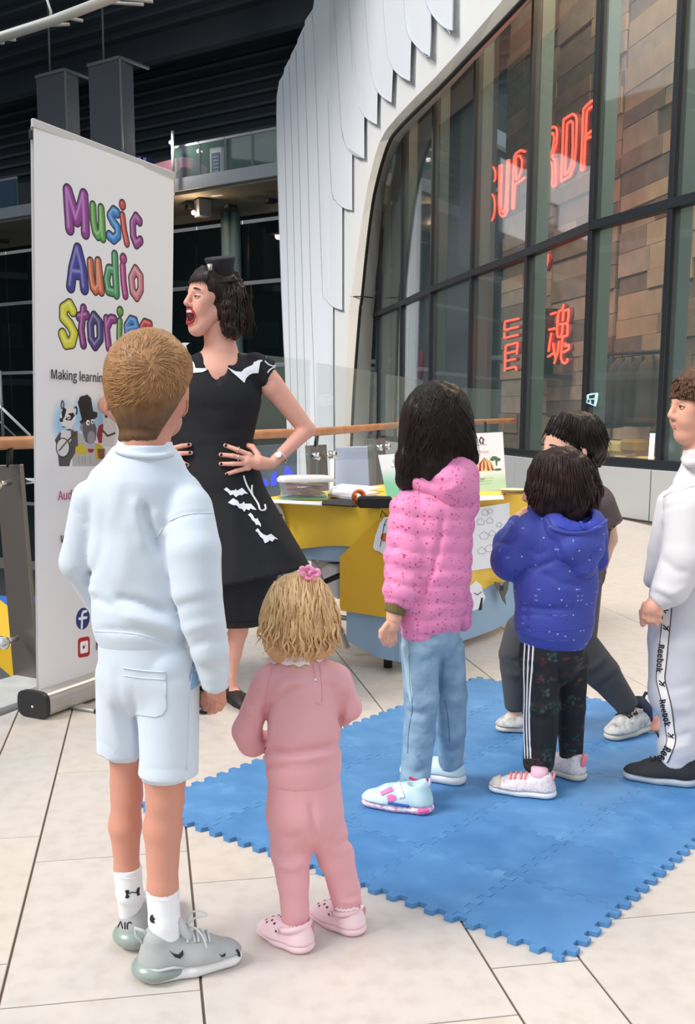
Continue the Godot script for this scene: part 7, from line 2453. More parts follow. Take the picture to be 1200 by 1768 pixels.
func dark_haired_boy() -> void:
	Z0 = 3.53
	FW = Vector3(-0.6, 0, -0.8).normalized()
	var root := person("dark haired boy in a brown tee and grey trousers behind the girl in blue", Vector3(0.9, 0.012, -3.53), rgb(232, 182, 156))
	var skin: Material = root.get_meta("skin_m")
	var bones := head_bones(P3(985, 775, 0.0), Vector3(-0.8, -0.1, 0.25), Vector3.UP, 0.225, 0.0, 1.0)
	bones.append_array(limbs([[1000, 800, 0.0, 24, 1000, 850, 0.0, 26, 14], [1000, 880, 0.0, 44, 985, 1080, 0.0, 40, 20, 1.2], [930, 1085, 0.0, 26, 892, 1145, 0.01, 20, 14], [892, 1145, 0.01, 19, 890, 1235, 0.02, 13], [992, 1110, 0.0, 28, 1040, 1162, -0.01, 21, 14], [1040, 1162, -0.01, 20, 1085, 1230, -0.018, 14], [1040, 880, 0.0, 20, 1050, 930, 0.05, 16, 12], [1050, 930, 0.05, 15, 1030, 1000, 0.0, 12, 12], [948, 880, 0.05, 18, 930, 950, 0.1, 14]]))
	var s := Sdf.new(bones, 0.0075)
	skin_part("body", s, skin, root)
	eyes(root, P3(985, 775, 0.0), Vector3(-0.8, -0.1, 0.25), Vector3.UP, 0.225, M.iris_dark)
	var hair := Sdf.new(limbs([[1000, 758, 0.0, 47, 1002, 770, 0.02, 45], [1018, 770, 0.0, 30, 1022, 790, 0.01, 22, 12], [976, 738, -0.03, 28, 956, 744, -0.03, 11, 14], [1026, 766, 0.03, 24, 1030, 786, 0.03, 16]]), 0.0055)
	hair.cut(P3(960, 745, -0.05), Vector3(-0.55, -0.8, 0.2).normalized())
	var hn := fuzz(9, 40.0)
	hair.bend(func(p: Vector3) -> float: return 0.005 * hn.get_noise_3d(p.x * 1.4, p.y * 0.3, p.z * 1.4))
	hair.over(s, 0.004, 0.02)
	var hr := skin_part("hair", hair, M.hair_black, root)
	var g := RandomNumberGenerator.new()
	g.seed = 14
	var ls := []
	for k in 70:
		var u := g.randf_range(950, 1040)
		var v := g.randf_range(716, 745)
		ls.append(hang(hair, u, v, 7, 6.0, (u - 998) * 0.07, 1.0, 0.4, g.randf_range(0, 6), 0.0012))
	for q in [[956, 738, 7], [964, 738, 6], [972, 738, 6], [982, 740, 7], [948, 742, 5]]: ls.append(hang(hair, q[0], q[1], q[2], 3.6, -0.4, 0.6, 0.5, 0, 0.001))
	put("lock", locks(ls, 0.0034, 4), M.hair_black, hr).set_meta("kind", "stuff")
	put("ear", tube_mesh([P3(1004, 770, -0.07), P3(1010, 776, -0.078), P3(1009, 786, -0.072), P3(1003, 790, -0.068)], [0.006, 0.010, 0.009, 0.004], 8, 0.7, Vector3(0, 0, 1)), skin, root)
	var brown := cloth_mat("tee_brown", rgb(96, 80, 78), 0.2, 14.0)
	var tee := Sdf.new(limbs([[975, 862, 0.0, 34, 1030, 866, 0.0, 30, 18, 1.1], [1002, 900, 0.0, 52, 990, 1090, 0.0, 46, 20, 1.2], [1036, 872, -0.01, 27, 1052, 908, -0.01, 25, 12, 1.0, 2], [960, 872, 0.05, 26, 945, 910, 0.08, 24, 12, 1.0, 2]]), 0.0065)
	tee.bend(folds([[[[1030, 880], [1050, 895], [1062, 915]], 6, -4], [[[1018, 960], [1012, 1010], [1008, 1060]], 6, 3]]))
	tee.over(s, 0.004, 0.012)
	var te := skin_part("tee", tee, brown, root)
	put("sleeve_hem", tube_mesh(line_on(tee, [[1032, 922], [1050, 918], [1070, 900]], 0.001), 0.0025, 6), brown, te)
	var grey := cloth_mat("trousers_grey", rgb(70, 70, 72), 0.2, 14.0)
	var tr := Sdf.new(limbs([[975, 1060, 0.0, 46, 965, 1100, 0.0, 48, 14, 1.15], [905, 1090, 0.0, 34, 888, 1130, 0.0, 28, 14], [940, 1090, 0.0, 34, 892, 1150, 0.01, 28, 14], [890, 1150, 0.01, 27, 890, 1222, 0.02, 19, 10, 1.0, 2], [992, 1110, 0.0, 38, 1040, 1162, -0.01, 31, 14], [1040, 1162, -0.01, 30, 1086, 1222, -0.016, 20, 10, 1.0, 2]]), 0.0065)
	tr.bend(folds([[[[1005, 1160], [1030, 1150], [1050, 1130]], 6, 4], [[[1030, 1190], [1050, 1175], [1070, 1160]], 6, -4], [[[870, 1135], [885, 1142], [900, 1140]], 5, -5], [[[872, 1160], [888, 1168], [902, 1165]], 5, 4]]))
	tr.over(s, 0.004, 0.012)
	skin_part("trousers", tr, grey, root)
	var patched := mat("shoe_cream", Color.WHITE, 0.6)
	tri(patched, noise_tex(66, 0.03, 3, [rgb(92, 90, 90), rgb(190, 188, 184), rgb(226, 222, 214), rgb(150, 146, 142)], 128), 6.0)
	var cream := mat("sole_cream", rgb(214, 204, 188), 0.6)
	var navy := mat("shoe_navy", rgb(38, 44, 70), 0.7)
	var l := shoe(root, gp(930, 1258, 0.0128), gp(861, 1262, 0.0128), 0.088, 0.085, patched, cream, 0.025, 0.0045)
	shoe_lace(l, M.lash, 4, 0.42, 0.62, 0.026, 0.004)
	var heel := gp(1112, 1258, 0.0128)
	var r := shoe(root, heel, gp(1050, 1279, 0.0128), 0.092, 0.10, patched, cream, 0.026, 0.0045)
	shoe_lace(r, M.lash, 4, 0.40, 0.62, 0.028, 0.004)
	put("white_lace", tube_mesh(smooth([r.p.call(0.5, 0.10, 0.01), r.p.call(0.44, 0.13, 0.02), r.p.call(0.5, 0.14, 0.03), r.p.call(0.56, 0.1, 0.03)], 4), 0.0035, 6), M.sole_white, r.node)
	put("heel_counter", tube_mesh([r.p.call(0.22, 0.10, 0.0), r.p.call(0.12, 0.08, 0.0), r.p.call(0.08, 0.04, 0.0)], [0.038, 0.044, 0.043], 12, 0.7, r.X), navy, r.node)
	put("pull_tab", tube_mesh([r.p.call(0.1, 0.11), r.p.call(0.0, 0.135), r.p.call(-0.05, 0.13)], 0.006, 6), navy, r.node)
	# the peach shoe of a child who is otherwise hidden
	var peach := mat("shoe_peach", rgb(240, 170, 146), 0.6)
	Z0 = 3.75
	var t := thing("shoe", "peach coloured shoe of a child hidden behind the boy in white", "shoe", gp(1180, 1268, 0.0))
	shoe(t, gp(1182, 1262, 0.0), gp(1108, 1267, 0.0), 0.08, 0.07, peach, cream, 0.022, 0.0045)

func girl_in_blue() -> void:
	Z0 = 3.0
	FW = Vector3(-0.3, 0, -0.95).normalized()
	var root := person("small girl with dark bobbed hair in a blue padded jacket with white hearts", Vector3(0.7, 0.012, -3.0), rgb(230, 174, 150))
	var skin: Material = root.get_meta("skin_m")
	var bones := head_bones(P3(962, 845, 0.02), Vector3(-0.95, -0.05, -0.1), Vector3.UP, 0.215, 0.0, 1.0)
	bones.append_array(limbs([[968, 870, 0.0, 24, 970, 920, 0.0, 28, 14], [965, 940, 0.0, 46, 960, 1110, 0.0, 44, 20, 1.3], [935, 1100, -0.01, 26, 928, 1335, -0.02, 13, 14], [980, 1100, 0.05, 26, 985, 1310, 0.09, 15, 14], [912, 930, -0.02, 22, 878, 980, 0.02, 20], [878, 980, 0.02, 18, 893, 905, 0.12, 13, 12], [893, 905, 0.12, 13, 900, 893, 0.12, 12]]))
	var s := Sdf.new(bones, 0.0065)
	var a := s.arrays()
	var hand := Sdf.new(hand_bones([[892, 908, 0.12, 11, 904, 894, 0.12, 11, 5]], [[[904, 890, 0.115], [914, 884, 0.11], [920, 888, 0.1]], [[906, 894, 0.11], [917, 890, 0.105], [922, 894, 0.1]], [[906, 898, 0.105], [918, 896, 0.1], [922, 900, 0.1]], [[904, 902, 0.105], [914, 902, 0.1], [919, 905, 0.1]]], 4.4, [[898, 892, 0.12], [904, 882, 0.12], [912, 878, 0.115]]), 0.0036)
	a = hand.arrays(a)
	put("body", as_mesh(a), skin, root)
	eyes(root, P3(962, 845, 0.02), Vector3(-0.95, -0.05, -0.1), Vector3.UP, 0.215, M.iris_dark)
	var hm := mat("hair_dark_brown", Color.WHITE, 0.46)
	hm.metallic_specular = 0.3
	tri(hm, noise_tex(67, 0.03, 3, [rgb(30, 21, 20), rgb(46, 32, 29), rgb(60, 42, 36)], 256), 3.0)
	var hair := Sdf.new(limbs([[970, 826, -0.01, 55, 972, 838, -0.005, 57], [1000, 840, 0.0, 36, 1012, 872, 0.0, 24, 16], [975, 850, -0.03, 46, 985, 878, -0.03, 30, 16], [938, 848, -0.045, 22, 934, 872, -0.05, 15, 14], [955, 858, -0.045, 30, 955, 878, -0.045, 20, 14], [944, 812, 0.0, 32, 936, 820, 0.01, 26, 12], [1025, 850, 0.01, 17, 1022, 884, 0.0, 10, 10]]), 0.0052)
	var hn := fuzz(10, 32.0)
	hair.bend(func(p: Vector3) -> float: return 0.007 * hn.get_noise_3d(p.x * 1.4, p.y * 0.25, p.z * 1.4))
	hair.over(s, 0.004, 0.02)
	var hr := skin_part("hair", hair, hm, root)
	var g := RandomNumberGenerator.new()
	g.seed = 31
	var ls := []
	for k in 90:
		var u := g.randf_range(922, 1026)
		var v := g.randf_range(785, 835)
		ls.append(smooth(hang(hair, u, v, 11, 5.6, (u - 968) * 0.035, g.randf_range(0.5, 2.5), 0.5, g.randf_range(0, 6), 0.0012), 2))
	for q in [[922, 872], [924, 880], [930, 878], [1036, 860], [1030, 874], [1020, 880]]: ls.append(hang(hair, q[0], q[1] - 30, 8, 5.0, -0.4 if q[0] < 960 else 0.5, 2.0, 0.7, 1.0, 0.003))
	put("lock", locks(ls, 0.0034, 4), hm, hr).set_meta("kind", "stuff")
	var blue := dotted("blue_hearts", rgb(52, 66, 160), [[rgb(206, 208, 236), 1.0], [rgb(30, 36, 96), 0.8], [rgb(34, 40, 104), 0.75], [rgb(30, 36, 96), 0.7]], 512, 190, 3.6, 2.3, true)
	var deep := mat("lining_blue", rgb(58, 70, 176), 0.75)
	var jk := Sdf.new(limbs([[925, 914, 0.0, 34, 1010, 912, 0.01, 32, 20, 1.15], [962, 940, 0.0, 70, 960, 1010, 0.0, 74, 20, 1.2], [960, 1010, 0.0, 74, 958, 1075, 0.0, 70, 16, 1.2], [956, 1072, 0.0, 72, 954, 1094, 0.0, 68, 8, 1.2, 2],
		[912, 926, -0.02, 36, 884, 966, -0.01, 35, 14], [884, 968, -0.01, 36, 882, 940, 0.06, 31, 16], [882, 940, 0.06, 30, 890, 918, 0.11, 22, 10], [1020, 922, 0.04, 30, 1026, 965, 0.05, 24, 14], [1026, 965, 0.05, 22, 985, 985, 0.15, 20, 12]]), 0.006)
	jk.bend(folds([[[[915, 985], [940, 975], [965, 965]], 5, -8], [[[880, 1000], [905, 992], [925, 975]], 6, -6], [[[930, 985], [970, 1008], [1010, 1012]], 6, -9], [[[950, 995], [985, 1020]], 7, 4], [[[892, 1045], [940, 1052], [1005, 1050]], 5, -8], [[[895, 1062], [930, 1060], [960, 1066]], 4, -4], [[[908, 945], [930, 958], [948, 948]], 4, -4], [[[855, 935], [880, 940], [895, 930]], 4, -6], [[[893, 1010], [896, 1050], [905, 1085]], 5, 3], [[[912, 1010], [910, 1040], [908, 1080]], 3, -4]]))
	jk.over(s, 0.005, 0.012)
	var jj := skin_part("jacket", jk, blue, root)
	var hood := Sdf.new(limbs([[955, 900, -0.06, 18, 1020, 898, -0.04, 20, 12], [965, 915, -0.075, 26, 1018, 912, -0.05, 30, 16], [985, 945, -0.08, 34, 1012, 945, -0.06, 32, 18], [1005, 975, -0.075, 28, 1012, 985, -0.06, 20, 14], [990, 890, -0.05, 30, 1000, 905, -0.05, 28, 6, 1.0, 0, 1]]), 0.006)
	hood.bend(folds([[[[950, 905], [965, 950], [992, 1000]], 5, -6], [[[1018, 930], [1018, 960], [1016, 990]], 3, -4]]))
	var hd := skin_part("hood", hood, blue, jj)
	put("hood_rim", tube_mesh(line_on(hood, [[944, 896], [955, 912], [985, 921], [1015, 918], [1040, 905], [1048, 894]], 0.002), 0.006, 8), blue, hd)
	put("lining", patch_on(hood, [[952, 890], [980, 886], [1005, 890], [1025, 896], [1040, 900], [1030, 910], [1005, 916], [980, 916], [962, 908]], 0.002, 5.0), deep, hd)
	put("lining_fold", tube_mesh(line_on(hood, [[985, 892], [1000, 902], [1008, 914]], 0.004), 0.006, 6), deep, hd)
	put("hem_seam", tube_mesh(line_on(jk, [[890, 1085], [930, 1089], [990, 1087], [1022, 1081]], 0.0002), 0.0014, 5), deep, jj)
	# black printed joggers with three stripes
	var jog := Print.new(256, 256, rgb(27, 26, 32))
	for k in 60:
		var c := Vector2(g.randf_range(10, 246), g.randf_range(10, 246))
		var col: Color = [rgb(44, 96, 96), rgb(120, 46, 70), rgb(110, 84, 40), rgb(70, 110, 80), rgb(104, 44, 34), rgb(60, 66, 90)][k % 6]
		for j in 4: jog.oval(c + Vector2(g.randf_range(-9, 9), g.randf_range(-9, 9)), g.randf_range(2, 6), g.randf_range(2, 5), Color(col.r, col.g, col.b, 0.55))
	var jm := mat("joggers_print", Color.WHITE, 0.85)
	tri(jm, jog.tex(), 3.2)
	var jg := Sdf.new(limbs([[955, 1085, 0.0, 58, 952, 1130, 0.0, 58, 16, 1.2], [935, 1140, -0.015, 38, 936, 1220, -0.02, 33, 16], [936, 1220, -0.02, 33, 930, 1315, -0.02, 28, 10], [985, 1140, 0.04, 32, 985, 1220, 0.07, 26, 16], [985, 1220, 0.07, 26, 986, 1296, 0.085, 21, 10]]), 0.006)
	jg.bend(folds([[[[905, 1150], [930, 1160], [955, 1150]], 6, -3], [[[910, 1235], [935, 1242], [962, 1232]], 6, -4], [[[912, 1220], [940, 1228], [964, 1215]], 6, 4], [[[964, 1140], [966, 1190], [962, 1260]], 4, -7], [[[905, 1290], [930, 1296], [955, 1290]], 5, -3]]))
	jg.over(s, 0.004, 0.012)
	var jp := skin_part("joggers", jg, jm, root)
	var blk := mat("cuff_black", rgb(24, 23, 26), 0.9)
	for q in [[[928, 1308, -0.02, 21.5, 928, 1342, -0.02, 20, 4, 1.0, 3]], [[984, 1288, 0.085, 19, 983, 1314, 0.09, 17.5, 4, 1.0, 3]]]:
		skin_part("cuff", Sdf.new(limbs(q), 0.005), blk, root)
	for k in 3:
		put("stripe", tube_mesh(line_on(jg, [[908 + k * 7, 1096], [905 + k * 7, 1150], [906 + k * 4.6, 1200], [905 + k * 4.6, 1250], [907 + k * 4.8, 1310]], 0.0006), 0.0033, 6, 0.5, Vector3(0, 0, 1)), M.sock_white, jp)
	# glittery low shoes
	var glit := mat("shoe_glitter", Color.WHITE, 0.35)
	tri(glit, noise_tex(68, 0.09, 2, [rgb(150, 190, 190), rgb(220, 214, 220), rgb(232, 226, 218), rgb(214, 176, 190), rgb(180, 206, 190)], 128), 6.0)
	var cream: Material = M.sole_cream
	var coral := mat("coral", rgb(250, 140, 150), 0.5)
	var d := shoe(root, gp(955, 1376, 0.0128), gp(844, 1364, 0.0128), 0.08, 0.062, glit, M.sole_white, 0.024, 0.0042)
	shoe_lace(d, coral, 4, 0.42, 0.66, 0.026, 0.0035)
	put("toe_cap", tube_mesh([d.p.call(0.8, 0.026), d.p.call(0.93, 0.022)], [0.036, 0.026], 12, 0.7, Vector3.UP), cream, d.node)
	put("heel_tab", tube_mesh([d.p.call(0.06, 0.03), d.p.call(0.0, 0.06), d.p.call(-0.01, 0.075)], 0.007, 8, 0.5, d.X), coral, d.node)
	put("sock", tube_mesh([d.p.call(0.23, 0.05), d.p.call(0.22, 0.085)], 0.025, 14), mat("sock_pink", rgb(240, 190, 206), 0.85), d.node)
	var d2 := shoe(root, gp(1008, 1348, 0.0128), gp(905, 1318, 0.0128), 0.078, 0.07, glit, cream, 0.024, 0.0042)
	put("heel_tab", tube_mesh([d2.p.call(0.08, 0.028), d2.p.call(0.02, 0.055), d2.p.call(-0.01, 0.085)], [0.016, 0.014, 0.012], 8, 0.5, d2.X), coral, d2.node)

func boy_in_white() -> void:
	Z0 = 3.07
	FW = Vector3(-0.9, 0, -0.2).normalized()
	var root := person("boy in a white sweatshirt and white track trousers with a lettered side tape", Vector3(1.1, 0.012, -3.07), rgb(232, 172, 146))
	var skin: Material = root.get_meta("skin_m")
	var hc := P3(1214, 703, 0.0)
	var hf := Vector3(-0.97, 0.0, 0.12)
	var bones := head_bones(hc, hf, Vector3.UP, 0.226, 0.0, 1.0)
	bones.append_array(limbs([[1220, 740, 0.0, 33, 1216, 810, 0.0, 36, 14], [1216, 840, 0.0, 46, 1212, 1080, 0.0, 44, 20], [1175, 1080, -0.02, 34, 1178, 1243, -0.03, 22, 14], [1178, 1243, -0.03, 22, 1166, 1335, -0.035, 16, 14], [1225, 1080, 0.06, 34, 1230, 1310, 0.08, 18, 14], [1195, 880, -0.10, 26, 1178, 970, -0.12, 22], [1178, 970, -0.12, 22, 1140, 1038, -0.12, 15]]))
	var s := Sdf.new(bones, 0.004)
	var a := s.arrays()
	var hand := Sdf.new(hand_bones([[1140, 1030, -0.12, 14, 1128, 1048, -0.12, 16, 5], [1120, 1054, -0.12, 9, 1138, 1058, -0.13, 8, 5]],
		[[[1114, 1052, -0.115], [1112, 1066, -0.11], [1119, 1075, -0.10]], [[1121, 1056, -0.125], [1120, 1071, -0.12], [1127, 1078, -0.105]], [[1129, 1058, -0.13], [1129, 1072, -0.125], [1134, 1078, -0.11]], [[1137, 1056, -0.13], [1137, 1069, -0.125], [1141, 1073, -0.11]]], 5.0, [[1114, 1044, -0.105], [1109, 1056, -0.09], [1110, 1078, -0.08]]), 0.0034)
	a = hand.arrays(a)
	put("body", as_mesh(a), skin, root)
	root.set_meta("brow_m", mat("brow_brown", rgb(92, 62, 46), 0.8))
	eyes(root, hc, hf, Vector3.UP, 0.226, M.iris_brown)
	var lipm := mat("lip_pale", rgb(206, 128, 116), 0.5)
	var sz := 0.226
	var rr := hf.normalized().cross(Vector3.UP)
	for q in [[-0.236, 0.398, 0.011], [-0.264, 0.39, 0.012]]:
		var pts := []
		for k in 7:
			var x := lerpf(-0.075, 0.075, k / 6.0)
			pts.append(hc + (rr * x + Vector3.UP * (q[0] + (0.004 if q[0] > -0.25 else -0.004) * cos(x * 20.0)) + hf * (q[1] - 5.0 * x * x)) * sz)
		put("lip", tube_mesh(pts, [0.001, q[2] * 0.18, q[2] * 0.22, q[2] * 0.24, q[2] * 0.22, q[2] * 0.18, 0.001], 6), lipm, root)
	# curly crop
	var hm := mat("hair_brown", Color.WHITE, 0.5)
	hm.metallic_specular = 0.3
	tri(hm, noise_tex(69, 0.05, 3, [rgb(66, 46, 36), rgb(96, 68, 52), rgb(122, 90, 68)], 256), 6.0)
	var hair := Sdf.new(limbs([[1196, 676, 0.0, 32, 1240, 680, 0.0, 38, 14], [1184, 668, -0.02, 19, 1200, 662, -0.03, 22], [1172, 668, 0.0, 9, 1190, 662, 0.0, 16], [1218, 690, -0.04, 40, 1250, 690, 0.0, 44], [1206, 678, 0.0, 44, 1234, 680, 0.0, 46], [1244, 700, 0.02, 36, 1246, 726, 0.02, 28]]), 0.0042)
	var hn := fuzz(12, 60.0)
	hair.bend(func(p: Vector3) -> float: return 0.009 * hn.get_noise_3d(p.x, p.y, p.z))
	hair.over(s, 0.006, 0.02)
	hair.cut(P3(1168, 684, -0.05), Vector3(-0.35, -0.93, 0.1).normalized())
	var hr := skin_part("hair", hair, hm, root)
	var g := RandomNumberGenerator.new()
	g.seed = 77
	var ls := []
	for k in 46:
		var u := g.randf_range(1168, 1204)
		var v := g.randf_range(650, 678)
		ls.append(smooth(hang(hair, u, v, 6, 2.6, g.randf_range(-1.4, 1.2), 3.0, 1.2, g.randf_range(0, 6), 0.003), 2))
	put("lock", locks(ls, 0.0032, 5), hm, hr).set_meta("kind", "stuff")
	# sweatshirt
	var white := cloth_mat("white_fleece", rgb(220, 217, 216), 0.22, 14.0)
	var sw := Sdf.new(limbs([[1222, 800, 0.0, 40, 1216, 836, 0.0, 52, 16], [1190, 870, -0.05, 44, 1225, 860, 0.0, 50, 20], [1208, 900, 0.0, 62, 1205, 1020, 0.0, 60, 20], [1205, 1020, 0.0, 60, 1204, 1046, 0.0, 54, 8, 1.0, 2],
		[1188, 880, -0.11, 40, 1182, 960, -0.13, 40, 14], [1182, 960, -0.13, 40, 1158, 1015, -0.13, 33, 12], [1158, 1015, -0.13, 31, 1136, 1040, -0.12, 20, 8, 1.0, 2],
		[1160, 870, 0.08, 26, 1146, 950, 0.10, 27, 14], [1146, 950, 0.10, 26, 1128, 1000, 0.09, 17, 10]]), 0.006)
	sw.bend(folds([[[[1145, 880], [1165, 872], [1195, 868]], 4, -3], [[[1140, 960], [1165, 985], [1190, 990]], 7, -5], [[[1130, 1012], [1160, 1025], [1195, 1010]], 6, 4], [[[1146, 900], [1143, 930], [1138, 965]], 4, -5], [[[1125, 1020], [1145, 1030], [1165, 1040]], 4, -4]]))
	sw.over(s, 0.004, 0.012)
	var sm := skin_part("sweatshirt", sw, white, root)
	put("collar", tube_mesh(smooth([P3(1182, 792, 0.02), P3(1188, 800, -0.06), P3(1206, 796, -0.095), P3(1230, 782, -0.08)], 4), 0.012, 8), white, sm)
	put("sleeve_seam", tube_mesh(line_on(sw, [[1146, 858], [1160, 850], [1198, 840]], 0.0008), 0.0015, 5), white, sm)
	# trousers with the lettered tape
	var tw := cloth_mat("white_track", rgb(208, 206, 212), 0.22, 14.0)
	var tr := Sdf.new(limbs([[1180, 1030, 0.0, 58, 1178, 1100, -0.01, 58, 16], [1208, 1020, 0.02, 60, 1208, 1090, 0.02, 60, 16], [1172, 1110, -0.02, 52, 1164, 1200, -0.03, 44, 14], [1164, 1190, -0.03, 44, 1179, 1243, -0.035, 37, 12], [1179, 1243, -0.035, 37, 1170, 1288, -0.038, 35, 10], [1170, 1288, -0.038, 35, 1165, 1322, -0.04, 27, 8, 1.0, 2], [1225, 1110, 0.05, 44, 1226, 1300, 0.08, 34, 14]]), 0.006)
	tr.bend(folds([[[[1138, 1185], [1160, 1192], [1200, 1180]], 8, -4], [[[1140, 1265], [1165, 1275], [1198, 1262]], 6, -5], [[[1142, 1282], [1165, 1292], [1195, 1285]], 5, 4], [[[1160, 1220], [1185, 1225], [1200, 1215]], 7, 3]]))
	tr.over(s, 0.004, 0.012)
	var tm := skin_part("trousers", tr, tw, root)
	var tape := mat("tape_white", rgb(244, 240, 236), 0.7)
	var rim := mat("tape_rim", rgb(84, 52, 52), 0.7)
	var mid := [[1154, 1034], [1151, 1070], [1147, 1110], [1143, 1150], [1141, 1172], [1146, 1195], [1153, 1225], [1157, 1258], [1159, 1280], [1152, 1300], [1146, 1314]]
	var lft := []
	var rgt := []
	for i in mid.size():
		var d := Vector2(mid[mini(i + 1, 10)][0] - mid[maxi(i - 1, 0)][0], mid[mini(i + 1, 10)][1] - mid[maxi(i - 1, 0)][1]).normalized()
		lft.append([mid[i][0] - d.y * 7.2, mid[i][1] + d.x * 7.2])
		rgt.append([mid[i][0] + d.y * 7.2, mid[i][1] - d.x * 7.2])
	var ring := lft.duplicate()
	var back := rgt.duplicate()
	back.reverse()
	ring.append_array(back)
	put("side_tape", patch_on(tr, ring, 0.0012, 5.0), tape, tm)
	for l in [lft, rgt]: put("tape_edge", tube_mesh(line_on(tr, l, 0.0016, 3), 0.0017, 5), rim, tm)
	for q in [["bok", 1154, 1034, 1152, 1058], ["Reebok", 1147, 1112, 1143, 1158], ["Reebok", 1148, 1206, 1157, 1250], ["Ree", 1158, 1291, 1147, 1312]]:
		var p0 := on(tr, q[1], q[2], 0.003)
		var p1 := on(tr, q[3], q[4], 0.003)
		var dn := (p1 - p0).normalized()
		var nn := (EYE - p0).normalized()
		nn = (nn - dn * nn.dot(dn)).normalized()
		var rt := nn.cross(dn)
		var mi := MeshInstance3D.new()
		mi.name = "lettering"
		mi.mesh = words(q[0], p0.distance_to(p1) / (0.56 * q[0].length()), 0.001, "Droid Sans", true)
		mi.material_override = M.logo_black
		tm.add_child(mi, true)
		place(mi, p0 - rt * 0.007, Basis(dn, rt, nn))
	for q in [[1150, 1084], [1143, 1180], [1158, 1270]]:
		for k in 2: put("mark", tube_mesh(line_on(tr, [[q[0] - 4, q[1] - 5 + k * 5], [q[0], q[1] - 1 + k * 4], [q[0] + 5, q[1] + 1 - k * 8 + 4]], 0.002, 2), 0.0021, 5), M.logo_black, tm)
	# black trainers on grey soles
	var blk := mat("trainer_black", rgb(30, 32, 38), 0.75)
	bumpy(blk, M["cloth_bump"], 0.4, 40.0)
	var gs := mat("sole_grey", rgb(176, 182, 190), 0.5)
	var d := shoe(root, gp(1198, 1356, 0.0128), gp(1076, 1342, 0.0128), 0.088, 0.086, blk, gs, 0.028, 0.004)
	put("tongue_loop", tube_mesh([d.p.call(0.5, 0.085), d.p.call(0.46, 0.12), d.p.call(0.56, 0.158)], 0.0035, 6), M.logo_black, d.node)
	shoe_lace(d, M.logo_black, 4, 0.46, 0.62, 0.02, 0.003)
	put("sock", tube_mesh([d.p.call(0.26, 0.07), d.p.call(0.28, 0.13)], 0.032, 12), M.sock_white, d.node)
	shoe(root, gp(1262, 1340, 0.0128), gp(1170, 1322, 0.0128), 0.088, 0.086, blk, gs, 0.028, 0.005)

